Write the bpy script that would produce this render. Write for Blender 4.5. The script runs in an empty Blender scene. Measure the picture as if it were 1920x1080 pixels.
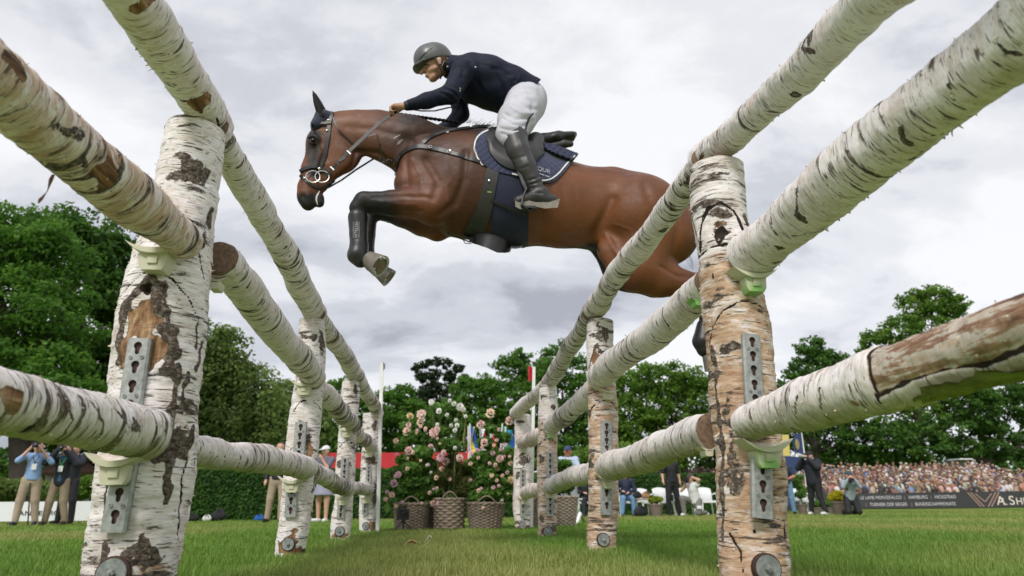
import bpy, bmesh, math, random
import numpy as np
from mathutils import Vector, Matrix
from mathutils.bvhtree import BVHTree
random.seed(7); rng = np.random.default_rng(11)
R = math.radians
scene = bpy.context.scene
COL = scene.collection
# ------------------------------------------------------------------ camera
F_PX = 1259.0; PITCH = 0.3174; YAW = 0.1017; ROLL = 0.0095; CAM_H = 0.252
_c, _s = math.cos(YAW), math.sin(YAW)
_r = np.array([_c, -_s, 0.0]); _f = np.array([_s, _c, 0.0]); _z = np.array([0, 0, 1.0])
_d = _f*math.cos(PITCH) + _z*math.sin(PITCH); _u = -_f*math.sin(PITCH) + _z*math.cos(PITCH)
_cr, _sr = math.cos(ROLL), math.sin(ROLL)
CX = _r*_cr - _u*_sr          # image right
CY = _r*_sr + _u*_cr          # image up
CO = np.array([0, 0, CAM_H])
cam_d = bpy.data.cameras.new('camera'); cam = bpy.data.objects.new('camera', cam_d); COL.objects.link(cam)
m = Matrix.Identity(4)
for i in range(3):
    m[i][0] = CX[i]; m[i][1] = CY[i]; m[i][2] = -_d[i]; m[i][3] = CO[i]
cam.matrix_world = m
cam_d.sensor_width = 36.0; cam_d.lens = 36.0*F_PX/1920.0; cam_d.clip_start = 0.05; cam_d.clip_end = 2000
cam_d.dof.use_dof = True; cam_d.dof.focus_distance = 3.0; cam_d.dof.aperture_fstop = (cam_d.lens/1000)/0.0072
scene.camera = cam
scene.render.resolution_x = 1024; scene.render.resolution_y = 576
# ------------------------------------------------------------------ light
SUN_EL, SUN_AZ = R(44), R(205)      # azimuth clockwise from +Y (behind the camera, slightly left)
world = bpy.data.worlds.new('World'); scene.world = world; world.use_nodes = True
nt = world.node_tree; nt.nodes.clear()
def N(nt, typ, **kw):
    n = nt.nodes.new(typ)
    for k, v in kw.items():
        if k.startswith('i_'): n.inputs[k[2:].replace('_', ' ')].default_value = v
        else: setattr(n, k, v)
    return n
out = N(nt, 'ShaderNodeOutputWorld')
sky = N(nt, 'ShaderNodeTexSky'); sky.sky_type = 'NISHITA'; sky.sun_disc = False
sky.sun_elevation = SUN_EL; sky.sun_rotation = SUN_AZ
bg1 = N(nt, 'ShaderNodeBackground'); bg1.inputs['Strength'].default_value = 0.10
nt.links.new(sky.outputs[0], bg1.inputs['Color'])
# overcast cloud deck: noise on the sky direction projected to a flat deck
tc = N(nt, 'ShaderNodeTexCoord')
sep = N(nt, 'ShaderNodeSeparateXYZ'); nt.links.new(tc.outputs['Generated'], sep.inputs[0])
def math_(nt, op, a, b=None, c=None, clamp=False):
    n = nt.nodes.new('ShaderNodeMath'); n.operation = op; n.use_clamp = clamp
    for i, v in enumerate((a, b, c)):
        if v is None: continue
        if isinstance(v, (int, float)): n.inputs[i].default_value = v
        else: nt.links.new(v, n.inputs[i])
    return n.outputs[0]
zz = math_(nt, 'ADD', math_(nt, 'MAXIMUM', sep.outputs[2], 0.0), 0.32)
px_ = math_(nt, 'DIVIDE', sep.outputs[0], zz); py_ = math_(nt, 'DIVIDE', sep.outputs[1], zz)
cmb = N(nt, 'ShaderNodeCombineXYZ'); nt.links.new(px_, cmb.inputs[0]); nt.links.new(py_, cmb.inputs[1])
def noise(nt, vec, scale, detail=5, rough=0.55, dist=0.0, lac=2.0):
    n = nt.nodes.new('ShaderNodeTexNoise'); n.inputs['Scale'].default_value = scale; n.inputs['Detail'].default_value = detail
    n.inputs['Roughness'].default_value = rough; n.inputs['Distortion'].default_value = dist; n.inputs['Lacunarity'].default_value = lac
    if vec is not None: nt.links.new(vec, n.inputs['Vector'])
    return n.outputs['Fac']
def ramp(nt, fac, stops, interp='LINEAR'):
    n = nt.nodes.new('ShaderNodeValToRGB'); cr = n.color_ramp; cr.interpolation = interp
    while len(cr.elements) < len(stops): cr.elements.new(0.5)
    for e, (p, c) in zip(cr.elements, stops):
        e.position = p; e.color = (c, c, c, 1) if isinstance(c, (int, float)) else (c[0], c[1], c[2], 1)
    nt.links.new(fac, n.inputs[0]); return n.outputs[0]
mp = N(nt, 'ShaderNodeMapping'); mp.inputs['Scale'].default_value = (0.8, 1.15, 1); mp.inputs['Location'].default_value = (3.3, 7.1, 0)
nt.links.new(cmb.outputs[0], mp.inputs[0])
n1 = noise(nt, mp.outputs[0], 1.5, 9, 0.52, 0.15)
n2 = noise(nt, mp.outputs[0], 4.6, 8, 0.62, 0.5)
nsum = math_(nt, 'ADD', math_(nt, 'MULTIPLY', n1, 0.80), math_(nt, 'MULTIPLY', n2, 0.20))
ccol = ramp(nt, nsum, [(0.37, (0.36, 0.375, 0.42)), (0.44, (0.54, 0.555, 0.60)), (0.50, (0.70, 0.71, 0.74)), (0.57, (0.82, 0.825, 0.84))], 'EASE')
bg2 = N(nt, 'ShaderNodeBackground'); bg2.inputs['Strength'].default_value = 0.97; nt.links.new(ccol, bg2.inputs['Color'])
mx = N(nt, 'ShaderNodeMixShader'); mx.inputs[0].default_value = 0.93
nt.links.new(bg1.outputs[0], mx.inputs[1]); nt.links.new(bg2.outputs[0], mx.inputs[2]); nt.links.new(mx.outputs[0], out.inputs[0])
sd = bpy.data.lights.new('sun', 'SUN'); sd.energy = 2.0; sd.angle = R(18); sd.color = (1.0, 0.96, 0.9)
sun = bpy.data.objects.new('sun', sd); COL.objects.link(sun)
sv = Vector((math.sin(SUN_AZ)*math.cos(SUN_EL), math.cos(SUN_AZ)*math.cos(SUN_EL), math.sin(SUN_EL)))
sun.rotation_euler = sv.to_track_quat('Z', 'Y').to_euler()
vs = scene.view_settings; vs.view_transform = 'Standard'; vs.look = 'None'; vs.gamma = 1; vs.exposure = 0.34; vs.use_curve_mapping = False
scene.render.engine = 'CYCLES'
# ------------------------------------------------------------------ helpers
def ray(px, py):
    v = _d*F_PX + CX*(px-960) - CY*(py-540)
    return v/np.linalg.norm(v)
def PY(px, py, Y):
    d = ray(px, py); return CO + d*(Y/d[1])
def PX(px, py, X):
    d = ray(px, py); return CO + d*(X/d[0])
def GP(px, Y, z=0.0):
    """point at world distance Y and height z that is seen in picture column px"""
    lo, hi = -3000.0, 3000.0
    d1, d2 = PY(px, 0, Y), PY(px, 1080, Y)
    t = (z-d1[2])/(d2[2]-d1[2]); p = d1 + (d2-d1)*t
    return p
def proj(P):
    X = np.asarray(P, float)-CO
    z = X@_d; return np.array([960+F_PX*(X@CX)/z, 540-F_PX*(X@CY)/z])
def depth(P): return float((np.asarray(P, float)-CO)@_d)
def mpp(P): return depth(P)/F_PX       # metres per photo pixel at P
def tag(o, label=None, cat=None, group=None, kind=None):
    if label: o['label'] = label
    if cat: o['category'] = cat
    if group: o['group'] = group
    if kind: o['kind'] = kind
    return o
def empty(name, loc=(0, 0, 0), label=None, cat=None, group=None):
    o = bpy.data.objects.new(name, None); COL.objects.link(o); o.location = Vector([float(a) for a in loc]); o.empty_display_size = 0.1
    return tag(o, label, cat, group)
def mesh_np(name, V, Fq, smooth=True):
    """V (n,3); Fq (m,4) or (m,3) int"""
    me = bpy.data.meshes.new(name); V = np.ascontiguousarray(V, np.float32); Fq = np.ascontiguousarray(Fq, np.int32)
    me.vertices.add(len(V)); me.vertices.foreach_set('co', V.ravel())
    k = Fq.shape[1]; me.loops.add(Fq.size); me.loops.foreach_set('vertex_index', Fq.ravel())
    me.polygons.add(len(Fq)); me.polygons.foreach_set('loop_start', np.arange(0, Fq.size, k, dtype=np.int32))
    try: me.polygons.foreach_set('loop_total', np.full(len(Fq), k, np.int32))
    except Exception: pass
    if smooth: me.polygons.foreach_set('use_smooth', np.ones(len(Fq), bool))
    me.update(calc_edges=True); return me
def link(name, me, mat=None, parent=None, loc=None):
    """parent: coordinates of me are world coordinates, re-expressed in the parent's frame"""
    o = bpy.data.objects.new(name, me); COL.objects.link(o)
    if mat is not None and me is not None and hasattr(me, 'materials') and len(me.materials) == 0: me.materials.append(mat)
    if loc is not None: o.location = Vector([float(a) for a in loc])
    if parent is not None:
        o.parent = parent
        if loc is None: o.matrix_parent_inverse = parent_world(parent).inverted()
    return o
def parent_world(o):
    m = o.matrix_basis.copy()
    while o.parent is not None:
        m = o.parent.matrix_basis @ (o.matrix_parent_inverse @ m) if False else (o.parent.matrix_basis @ o.matrix_parent_inverse @ m)
        o = o.parent
    return m
def attr(me, name, arr):
    arr = np.asarray(arr, np.float32)
    if arr.ndim == 2:
        a = me.attributes.new(name, 'FLOAT_VECTOR', 'POINT'); a.data.foreach_set('vector', np.ascontiguousarray(arr).ravel())
    else:
        a = me.attributes.new(name, 'FLOAT', 'POINT'); a.data.foreach_set('value', arr)
def _hash(ix, iy, iz):
    h = (ix*374761393 + iy*668265263 + iz*1274126177) & 0xffffffff
    h = ((h ^ (h >> 13))*1103515245) & 0xffffffff
    return ((h ^ (h >> 16)) & 0xffff)/65535.0
def vnoise(P):
    P = np.asarray(P, float); I = np.floor(P).astype(np.int64); Fr = P-I; Fr = Fr*Fr*(3-2*Fr)
    r = 0
    for a in (0, 1):
        for b in (0, 1):
            for c in (0, 1):
                w = (Fr[..., 0] if a else 1-Fr[..., 0])*(Fr[..., 1] if b else 1-Fr[..., 1])*(Fr[..., 2] if c else 1-Fr[..., 2])
                r = r + w*_hash(I[..., 0]+a, I[..., 1]+b, I[..., 2]+c)
    return r
def fbm(P, n=3):
    r = 0; a = 0.5; P = np.asarray(P, float)
    for i in range(n): r = r + a*(vnoise(P*2**i+i*17.3)-0.5); a *= 0.5
    return r
# mesh collector for small hard parts
def carve(me, lines):
    VV = arr(me).astype(float); vx, vy = px_of(VV); NN = np.empty(len(VV)*3, np.float32); me.vertices.foreach_get('normal', NN); NN = NN.reshape(-1, 3); D_ = np.zeros(len(VV))
    for pts, w_, dep in lines:
        dd = np.full(len(VV), 1e3); 
        for (x0, y0), (x1, y1) in zip(pts[:-1], pts[1:]):
            dx, dy = x1-x0, y1-y0; t = np.clip(((vx-x0)*dx+(vy-y0)*dy)/(dx*dx+dy*dy), 0, 1); dd = np.minimum(dd, np.hypot(vx-x0-t*dx, vy-y0-t*dy))
        D_ += dep*np.exp(-(dd/w_)**2)
    VV += NN*(D_*np.clip(np.abs(NN[:, 1])*1.6, 0, 1))[:, None]; me.vertices.foreach_set('co', VV.astype(np.float32).ravel()); me.update()
def px_of(V):
    X = V-CO; z = X@_d; return 960+F_PX*(X@CX)/z, 540-F_PX*(X@CY)/z
class MB:
    def __init__(s): s.v = []; s.f = []
    def add(s, V, Fs):
        b = len(s.v); s.v.extend([tuple(float(c) for c in v) for v in V]); s.f.extend([tuple(i+b for i in f) for f in Fs]); return s
    def box(s, c, d, M=None):
        V = [Vector((x*d[0]/2, y*d[1]/2, z*d[2]/2)) for x in (-1, 1) for y in (-1, 1) for z in (-1, 1)]
        if M is not None: V = [M @ v for v in V]
        V = [v+Vector([float(a) for a in c]) for v in V]
        return s.add(V, [(0, 1, 3, 2), (4, 6, 7, 5), (0, 4, 5, 1), (2, 3, 7, 6), (0, 2, 6, 4), (1, 5, 7, 3)])
    def tube(s, pts, rad, n=8, cap=True):
        pts = [Vector([float(a) for a in p]) for p in pts]
        if not hasattr(rad, '__len__'): rad = [rad]*len(pts)
        up = None; rings = []; V = []
        for i, p in enumerate(pts):
            t = (pts[min(i+1, len(pts)-1)]-pts[max(i-1, 0)]).normalized()
            if up is None: up = t.orthogonal().normalized()
            up = (up - t*up.dot(t)); up = up.normalized() if up.length > 1e-6 else t.orthogonal().normalized()
            b = t.cross(up)
            for k in range(n):
                a = 2*math.pi*k/n; V.append(p + (up*math.cos(a)+b*math.sin(a))*rad[i])
        Fs = [(i*n+k, i*n+(k+1) % n, (i+1)*n+(k+1) % n, (i+1)*n+k) for i in range(len(pts)-1) for k in range(n)]
        if cap: Fs += [tuple(range(n))[::-1], tuple((len(pts)-1)*n+k for k in range(n))]
        return s.add(V, Fs)
    def lathe(s, c, prof, n=16, M=None):
        """prof: list of (r, z)"""
        V = []; 
        for r, z in prof:
            for k in range(n):
                a = 2*math.pi*k/n; v = Vector((r*math.cos(a), r*math.sin(a), z)); v = M @ v if M is not None else v
                V.append(v+Vector([float(a) for a in c]))
        m = len(prof); Fs = [(i*n+k, i*n+(k+1) % n, (i+1)*n+(k+1) % n, (i+1)*n+k) for i in range(m-1) for k in range(n)]
        Fs += [tuple(range(n))[::-1], tuple((m-1)*n+k for k in range(n))]
        return s.add(V, Fs)
    def ell(s, c, r, M=None, nu=10, nv=7):
        V = []; 
        for j in range(nv+1):
            ph = math.pi*j/nv
            for k in range(nu):
                a = 2*math.pi*k/nu; v = Vector((r[0]*math.sin(ph)*math.cos(a), r[1]*math.sin(ph)*math.sin(a), r[2]*math.cos(ph)))
                v = M @ v if M is not None else v; V.append(v+Vector([float(q) for q in c]))
        Fs = [(j*nu+k, (j+1)*nu+k, (j+1)*nu+(k+1) % nu, j*nu+(k+1) % nu) for j in range(nv) for k in range(nu)]
        return s.add(V, Fs)
    def mesh(s, name, smooth=False):
        me = bpy.data.meshes.new(name); me.from_pydata(s.v, [], s.f); me.update()
        if smooth:
            me.polygons.foreach_set('use_smooth', np.ones(len(me.polygons), bool))
            try: me.set_sharp_from_angle(angle=R(42))
            except Exception: pass
        return me
    def build(s, name, mat, parent=None, smooth=False, loc=None):
        return link(name, s.mesh(name, smooth), mat, parent, loc)
# ---- signed-distance modelling: smooth-blended tapered capsules polygonised with surface nets
def surface_nets(G, org, h):
    S = G < 0
    nx, ny, nz = G.shape
    cnt = np.zeros((nx-1, ny-1, nz-1), np.int8)
    for a in (0, 1):
        for b in (0, 1):
            for c in (0, 1): cnt += S[a:nx-1+a, b:ny-1+b, c:nz-1+c]
    act = (cnt > 0) & (cnt < 8); idx = np.full(act.shape, -1, np.int64); ijk = np.argwhere(act); idx[act] = np.arange(len(ijk))
    acc = np.zeros((len(ijk), 3)); n = np.zeros(len(ijk))
    i, j, k = ijk.T
    cor = [(a, b, c) for a in (0, 1) for b in (0, 1) for c in (0, 1)]
    for ca in cor:
        for ax in range(3):
            if ca[ax]: continue
            cb = list(ca); cb[ax] = 1
            g0 = G[i+ca[0], j+ca[1], k+ca[2]]; g1 = G[i+cb[0], j+cb[1], k+cb[2]]
            w = (g0 < 0) != (g1 < 0); t = np.where(w, g0/np.where(w, g0-g1, 1), 0)
            p = np.stack([np.full(len(i), ca[0], float), np.full(len(i), ca[1], float), np.full(len(i), ca[2], float)], 1); p[:, ax] += t
            acc += p*w[:, None]; n += w
    V = (ijk + acc/np.maximum(n, 1)[:, None])*h + org
    Q = []
    for ax in range(3):
        o1, o2 = (ax+1) % 3, (ax+2) % 3
        sl0 = [slice(1, -1)]*3; sl0[ax] = slice(0, -1); sl1 = [slice(1, -1)]*3; sl1[ax] = slice(1, None)
        A = S[tuple(sl0)]; B = S[tuple(sl1)]; E = np.argwhere(A != B)
        if not len(E): continue
        base = E.copy(); base[:, o1] += 1; base[:, o2] += 1
        s = A[E[:, 0], E[:, 1], E[:, 2]]
        def cell(d1, d2):
            c = base.copy(); c[:, o1] -= d1; c[:, o2] -= d2; return idx[c[:, 0], c[:, 1], c[:, 2]]
        q = np.stack([cell(0, 0), cell(1, 0), cell(1, 1), cell(0, 1)], 1)
        q[~s] = q[~s][:, ::-1]; Q.append(q)
    return V, np.concatenate(Q)
class SDF:
    """prims: (a, b, ra, rb, k, ysc): capsule a-b, radii, blend k; ysc squeezes distance along world Y"""
    def __init__(s): s.p = []; s.cuts = []
    def cap(s, a, b, ra, rb, k=0.03, sc=(1, 1, 1)):
        s.p.append((np.array(a, float), np.array(b, float), ra, rb, k, np.array(sc, float), 1)); return s
    def sub(s, a, b, ra, rb, k=0.02, sc=(1, 1, 1)):
        s.p.append((np.array(a, float), np.array(b, float), ra, rb, k, np.array(sc, float), -1)); return s
    def chain(s, pts, k=0.03, sc=(1, 1, 1)):
        for (a, ra), (b, rb) in zip(pts[:-1], pts[1:]): s.cap(a, b, ra, rb, k, sc)
        return s
    def cut(s, p, n):      # keep the side n points away from
        s.cuts.append((np.array(p, float), np.array(n, float)/np.linalg.norm(n))); return s
    def mesh(s, name, h, smooth_it=2, inflate=0.0, warp=None):
        lo = np.min([np.minimum(p[0], p[1])-max(p[2], p[3])*p[5] for p in s.p if p[6] > 0], 0)-3*h-abs(inflate)
        hi = np.max([np.maximum(p[0], p[1])+max(p[2], p[3])*p[5] for p in s.p if p[6] > 0], 0)+3*h+abs(inflate)
        n = np.ceil((hi-lo)/h).astype(int)+1
        ax = [lo[i]+np.arange(n[i])*h for i in range(3)]
        G = np.full(n, 1.0, np.float32)
        for a, b, ra, rb, k, sc, sg in s.p:
            pad = max(ra, rb)*sc + 3.0*k + 2*h + inflate
            i0 = [max(0, int((min(a[i], b[i])-pad[i]-lo[i])/h)) for i in range(3)]; i1 = [min(n[i], int((max(a[i], b[i])+pad[i]-lo[i])/h)+2) for i in range(3)]
            sl = tuple(slice(i0[i], i1[i]) for i in range(3))
            X = (ax[0][sl[0]][:, None, None])/sc[0]; Y = (ax[1][sl[1]][None, :, None])/sc[1]; Z = (ax[2][sl[2]][None, None, :])/sc[2]
            A = a/sc; B = b/sc; D = B-A; L2 = max(float(D@D), 1e-9)
            t = np.clip(((X-A[0])*D[0]+(Y-A[1])*D[1]+(Z-A[2])*D[2])/L2, 0, 1)
            d = np.sqrt((X-A[0]-t*D[0])**2+(Y-A[1]-t*D[1])**2+(Z-A[2]-t*D[2])**2) - (ra+(rb-ra)*t)
            d = d*float(min(sc)) if min(sc) < 1 else d
            g = G[sl]
            if sg > 0:
                hh = np.maximum(k-np.abs(d-g), 0)/k if k > 0 else 0
                G[sl] = np.minimum(d, g) - hh*hh*k*0.25
            else:
                d = -d; hh = np.maximum(k-np.abs(d-g), 0)/k
                G[sl] = np.maximum(d, g) + hh*hh*k*0.25
        G -= inflate
        for p, nn in s.cuts:
            X = ax[0][:, None, None]; Y = ax[1][None, :, None]; Z = ax[2][None, None, :]
            G = np.maximum(G, ((X-p[0])*nn[0]+(Y-p[1])*nn[1]+(Z-p[2])*nn[2]).astype(np.float32))
        G[0], G[-1], G[:, 0], G[:, -1], G[:, :, 0], G[:, :, -1] = 1, 1, 1, 1, 1, 1
        V, Q = surface_nets(G, lo, h)
        for _ in range(smooth_it):
            acc = np.zeros_like(V); c = np.zeros(len(V))
            for a_, b_ in ((0, 1), (1, 2), (2, 3), (3, 0)):
                np.add.at(acc, Q[:, a_], V[Q[:, b_]]); np.add.at(c, Q[:, a_], 1)
            V = V*0.5+0.5*acc/np.maximum(c, 1)[:, None]
        return mesh_np(name, V, Q[:, ::-1] if False else Q)
def arr(me):
    V = np.empty(len(me.vertices)*3, np.float32); me.vertices.foreach_get('co', V); return V.reshape(-1, 3)
# ------------------------------------------------------------------ materials
def new_mat(name):
    m = bpy.data.materials.new(name); m.use_nodes = True; nt = m.node_tree
    return m, nt, nt.nodes['Principled BSDF']
def mixc(nt, fac, a, b, mode='MIX'):
    n = nt.nodes.new('ShaderNodeMix'); n.data_type = 'RGBA'; n.blend_type = mode
    for sock, v in ((n.inputs[0], fac), (n.inputs[6], a), (n.inputs[7], b)):
        if isinstance(v, (int, float)): sock.default_value = v
        elif isinstance(v, tuple): sock.default_value = (*v[:3], 1)
        else: nt.links.new(v, sock)
    return n.outputs[2]
def bump(nt, bs, h, strength=0.4, dist=0.01):
    b = nt.nodes.new('ShaderNodeBump'); b.inputs['Strength'].default_value = strength; b.inputs['Distance'].default_value = dist
    nt.links.new(h, b.inputs['Height']); nt.links.new(b.outputs[0], bs.inputs['Normal'])
def vmul(nt, v, s):
    n = nt.nodes.new('ShaderNodeVectorMath'); n.operation = 'MULTIPLY'; nt.links.new(v, n.inputs[0]); n.inputs[1].default_value = s; return n.outputs[0]
def getattr_(nt, name, out='Fac'):
    n = nt.nodes.new('ShaderNodeAttribute'); n.attribute_name = name; return n.outputs[out]
def plain(name, col, rough=0.6, var=0.12, scale=30, metal=0.0, bstr=0.15, spec=0.5, sheen=0.0, coat=0.0):
    m, nt, bs = new_mat(name)
    tc = nt.nodes.new('ShaderNodeTexCoord')
    f = noise(nt, tc.outputs['Object'], scale, 4, 0.6)
    f2 = noise(nt, tc.outputs['Object'], scale*0.17, 3, 0.6)
    s = math_(nt, 'ADD', math_(nt, 'MULTIPLY', f, 0.5), math_(nt, 'MULTIPLY', f2, 0.5))
    c = ramp(nt, s, [(0.3, tuple(v*(1-var*1.5) for v in col)), (0.7, tuple(min(1, v*(1+var*1.5)) for v in col))])
    nt.links.new(c, bs.inputs['Base Color']); bs.inputs['Roughness'].default_value = rough; bs.inputs['Metallic'].default_value = metal
    bs.inputs['Specular IOR Level'].default_value = spec
    if sheen: bs.inputs['Sheen Weight'].default_value = sheen
    if coat: bs.inputs['Coat Weight'].default_value = coat
    if bstr: bump(nt, bs, f, bstr, 0.003)
    return m
# ------------------------------------------------------------------ birch bark
def bark_mat():
    m, nt, bs = new_mat('birch_bark')
    bk0 = getattr_(nt, 'bk', 'Vector')
    oi = nt.nodes.new('ShaderNodeObjectInfo')
    off = nt.nodes.new('ShaderNodeVectorMath'); off.operation = 'ADD'
    cb = nt.nodes.new('ShaderNodeCombineXYZ'); nt.links.new(math_(nt, 'MULTIPLY', oi.outputs['Random'], 37.0), cb.inputs[2]); nt.links.new(math_(nt, 'MULTIPLY', oi.outputs['Random'], 3.1), cb.inputs[0])
    nt.links.new(bk0, off.inputs[0]); nt.links.new(cb.outputs[0], off.inputs[1]); bk = off.outputs[0]
    knot, bare, tan, green, crack, scuff = [getattr_(nt, a) for a in ('knot', 'bare', 'tan', 'green', 'crack', 'scuff')]
    # colours of the papery bark
    nlow = noise(nt, vmul(nt, bk, (7, 7, 9)), 1.0, 4, 0.6, 0.3)
    nstr = noise(nt, vmul(nt, bk, (10, 10, 120)), 1.0, 5, 0.65, 0.15)
    nfine = noise(nt, vmul(nt, bk, (38, 38, 420)), 1.0, 3, 0.6)
    base = ramp(nt, nlow, [(0.28, (0.62, 0.54, 0.51)), (0.44, (0.80, 0.745, 0.745)), (0.68, (0.89, 0.855, 0.88))])
    base = mixc(nt, ramp(nt, nstr, [(0.38, 0.55), (0.52, 0.0)]), base, (0.55, 0.46, 0.36))
    base = mixc(nt, ramp(nt, nfine, [(0.34, 0.38), (0.47, 0.0)]), base, (0.42, 0.35, 0.28))
    # orange-tan inner layer showing
    ntan = noise(nt, vmul(nt, bk, (9, 9, 26)), 1.0, 6, 0.7, 0.8)
    tanf = math_(nt, 'MULTIPLY', ramp(nt, math_(nt, 'ADD', ntan, math_(nt, 'MULTIPLY', tan, 0.30)), [(0.56, 0.0), (0.70, 1.0)]), math_(nt, 'MINIMUM', math_(nt, 'MULTIPLY', tan, 1.6), 1.0), clamp=True)
    tcol = ramp(nt, noise(nt, vmul(nt, bk, (14, 14, 70)), 1.0, 5, 0.6), [(0.3, (0.27, 0.13, 0.065)), (0.52, (0.50, 0.32, 0.20)), (0.68, (0.68, 0.56, 0.44))])
    base = mixc(nt, tanf, base, tcol)
    base = mixc(nt, math_(nt, 'MULTIPLY', tan, 0.30, clamp=True), base, (0.60, 0.46, 0.34))
    # lenticels: short dark dashes round the log
    nl = noise(nt, vmul(nt, bk, (16, 16, 170)), 1.0, 2, 0.5, 0.0)
    nlm = noise(nt, vmul(nt, bk, (5, 5, 6)), 1.0, 3, 0.6)
    len_ = ramp(nt, math_(nt, 'ADD', nl, math_(nt, 'MULTIPLY', nlm, 0.22)), [(0.735, 0.0), (0.775, 0.9)])
    base = mixc(nt, len_, base, (0.075, 0.05, 0.035))
    nl2 = noise(nt, vmul(nt, bk, (30, 30, 240)), 1.0, 2, 0.5, 0.0)
    base = mixc(nt, ramp(nt, nl2, [(0.66, 0.0), (0.70, 0.8)]), base, (0.12, 0.08, 0.055))
    # dark rings and scars
    nr = noise(nt, vmul(nt, bk, (3.6, 3.6, 26)), 1.0, 6, 0.62, 0.5)
    nrm = noise(nt, vmul(nt, bk, (9, 9, 40)), 1.0, 6, 0.75, 0.3)
    ringf = ramp(nt, math_(nt, 'ADD', math_(nt, 'ADD', math_(nt, 'MULTIPLY', nr, 0.72), math_(nt, 'MULTIPLY', nrm, 0.28)), math_(nt, 'MULTIPLY', scuff, 0.16)), [(0.615, 0.0), (0.65, 1.0)])
    rough_n = noise(nt, vmul(nt, bk, (60, 60, 90)), 1.0, 6, 0.75, 0.6)
    dcol = ramp(nt, rough_n, [(0.36, (0.022, 0.015, 0.011)), (0.52, (0.11, 0.085, 0.068)), (0.66, (0.34, 0.29, 0.24))])
    base = mixc(nt, ringf, base, dcol)
    # knots / rough bark, ragged edge
    edge = noise(nt, vmul(nt, bk, (26, 26, 30)), 1.0, 7, 0.75, 0.8)
    kf = ramp(nt, math_(nt, 'ADD', knot, math_(nt, 'MULTIPLY', math_(nt, 'SUBTRACT', edge, 0.5), 1.5)), [(0.47, 0.0), (0.56, 1.0)])
    base = mixc(nt, kf, base, dcol)
    # bare brown wood
    wood = ramp(nt, noise(nt, vmul(nt, bk, (30, 30, 5)), 1.0, 6, 0.7, 0.6), [(0.36, (0.06, 0.03, 0.016)), (0.48, (0.22, 0.115, 0.055)), (0.60, (0.40, 0.25, 0.14)), (0.68, (0.52, 0.40, 0.28))])
    edge2 = noise(nt, vmul(nt, bk, (14, 14, 22)), 1.0, 6, 0.7, 0.5)
    bf = ramp(nt, math_(nt, 'ADD', bare, math_(nt, 'MULTIPLY', math_(nt, 'SUBTRACT', edge2, 0.5), 0.7)), [(0.49, 0.0), (0.52, 1.0)])
    base = mixc(nt, bf, base, wood)
    rim = ramp(nt, math_(nt, 'ADD', bare, math_(nt, 'MULTIPLY', math_(nt, 'SUBTRACT', edge2, 0.5), 0.7)), [(0.44, 0.0), (0.49, 1.0), (0.53, 0.0)])
    base = mixc(nt, math_(nt, 'MULTIPLY', rim, 0.9), base, (0.05, 0.03, 0.02))
    strip = getattr_(nt, 'strip')
    sw = noise(nt, vmul(nt, bk, (34, 34, 4.5)), 1.0, 7, 0.72, 0.5); sw2 = noise(nt, vmul(nt, bk, (16, 16, 9)), 1.0, 6, 0.7, 0.9)
    scol = ramp(nt, math_(nt, 'ADD', math_(nt, 'MULTIPLY', sw, 0.6), math_(nt, 'MULTIPLY', sw2, 0.4)), [(0.36, (0.05, 0.028, 0.018)), (0.43, (0.19, 0.10, 0.06)), (0.49, (0.33, 0.21, 0.14)), (0.515, (0.54, 0.51, 0.46)), (0.58, (0.44, 0.32, 0.22)), (0.61, (0.62, 0.60, 0.56))])
    sf = ramp(nt, math_(nt, 'ADD', strip, math_(nt, 'MULTIPLY', math_(nt, 'SUBTRACT', edge2, 0.5), 0.35)), [(0.48, 0.0), (0.51, 1.0)])
    base = mixc(nt, sf, base, scol)
    # green tint over the bark, stronger where the log faces down
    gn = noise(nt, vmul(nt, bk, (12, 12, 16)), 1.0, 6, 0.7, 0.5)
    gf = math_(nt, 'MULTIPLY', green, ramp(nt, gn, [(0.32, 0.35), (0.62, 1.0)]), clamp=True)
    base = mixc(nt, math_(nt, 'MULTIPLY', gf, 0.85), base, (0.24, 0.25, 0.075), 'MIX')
    cf = ramp(nt, math_(nt, 'ADD', crack, math_(nt, 'MULTIPLY', math_(nt, 'SUBTRACT', edge, 0.5), 0.5)), [(0.45, 0.0), (0.6, 1.0)])
    base = mixc(nt, cf, base, (0.022, 0.014, 0.010))
    nt.links.new(base, bs.inputs['Base Color'])
    bs.inputs['Roughness'].default_value = 0.72; bs.inputs['Specular IOR Level'].default_value = 0.25
    h = math_(nt, 'SUBTRACT', math_(nt, 'ADD', math_(nt, 'MULTIPLY', nstr, 0.5), math_(nt, 'MULTIPLY', math_(nt, 'MULTIPLY', rough_n, math_(nt, 'MAXIMUM', kf, ringf)), 1.2)),
              math_(nt, 'ADD', math_(nt, 'MULTIPLY', math_(nt, 'MAXIMUM', cf, bf), 1.0), math_(nt, 'ADD', math_(nt, 'MULTIPLY', len_, 0.25), math_(nt, 'MULTIPLY', nfine, -0.18))))
    bump(nt, bs, h, 0.7, 0.005)
    return m
BARK = bark_mat()
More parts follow.
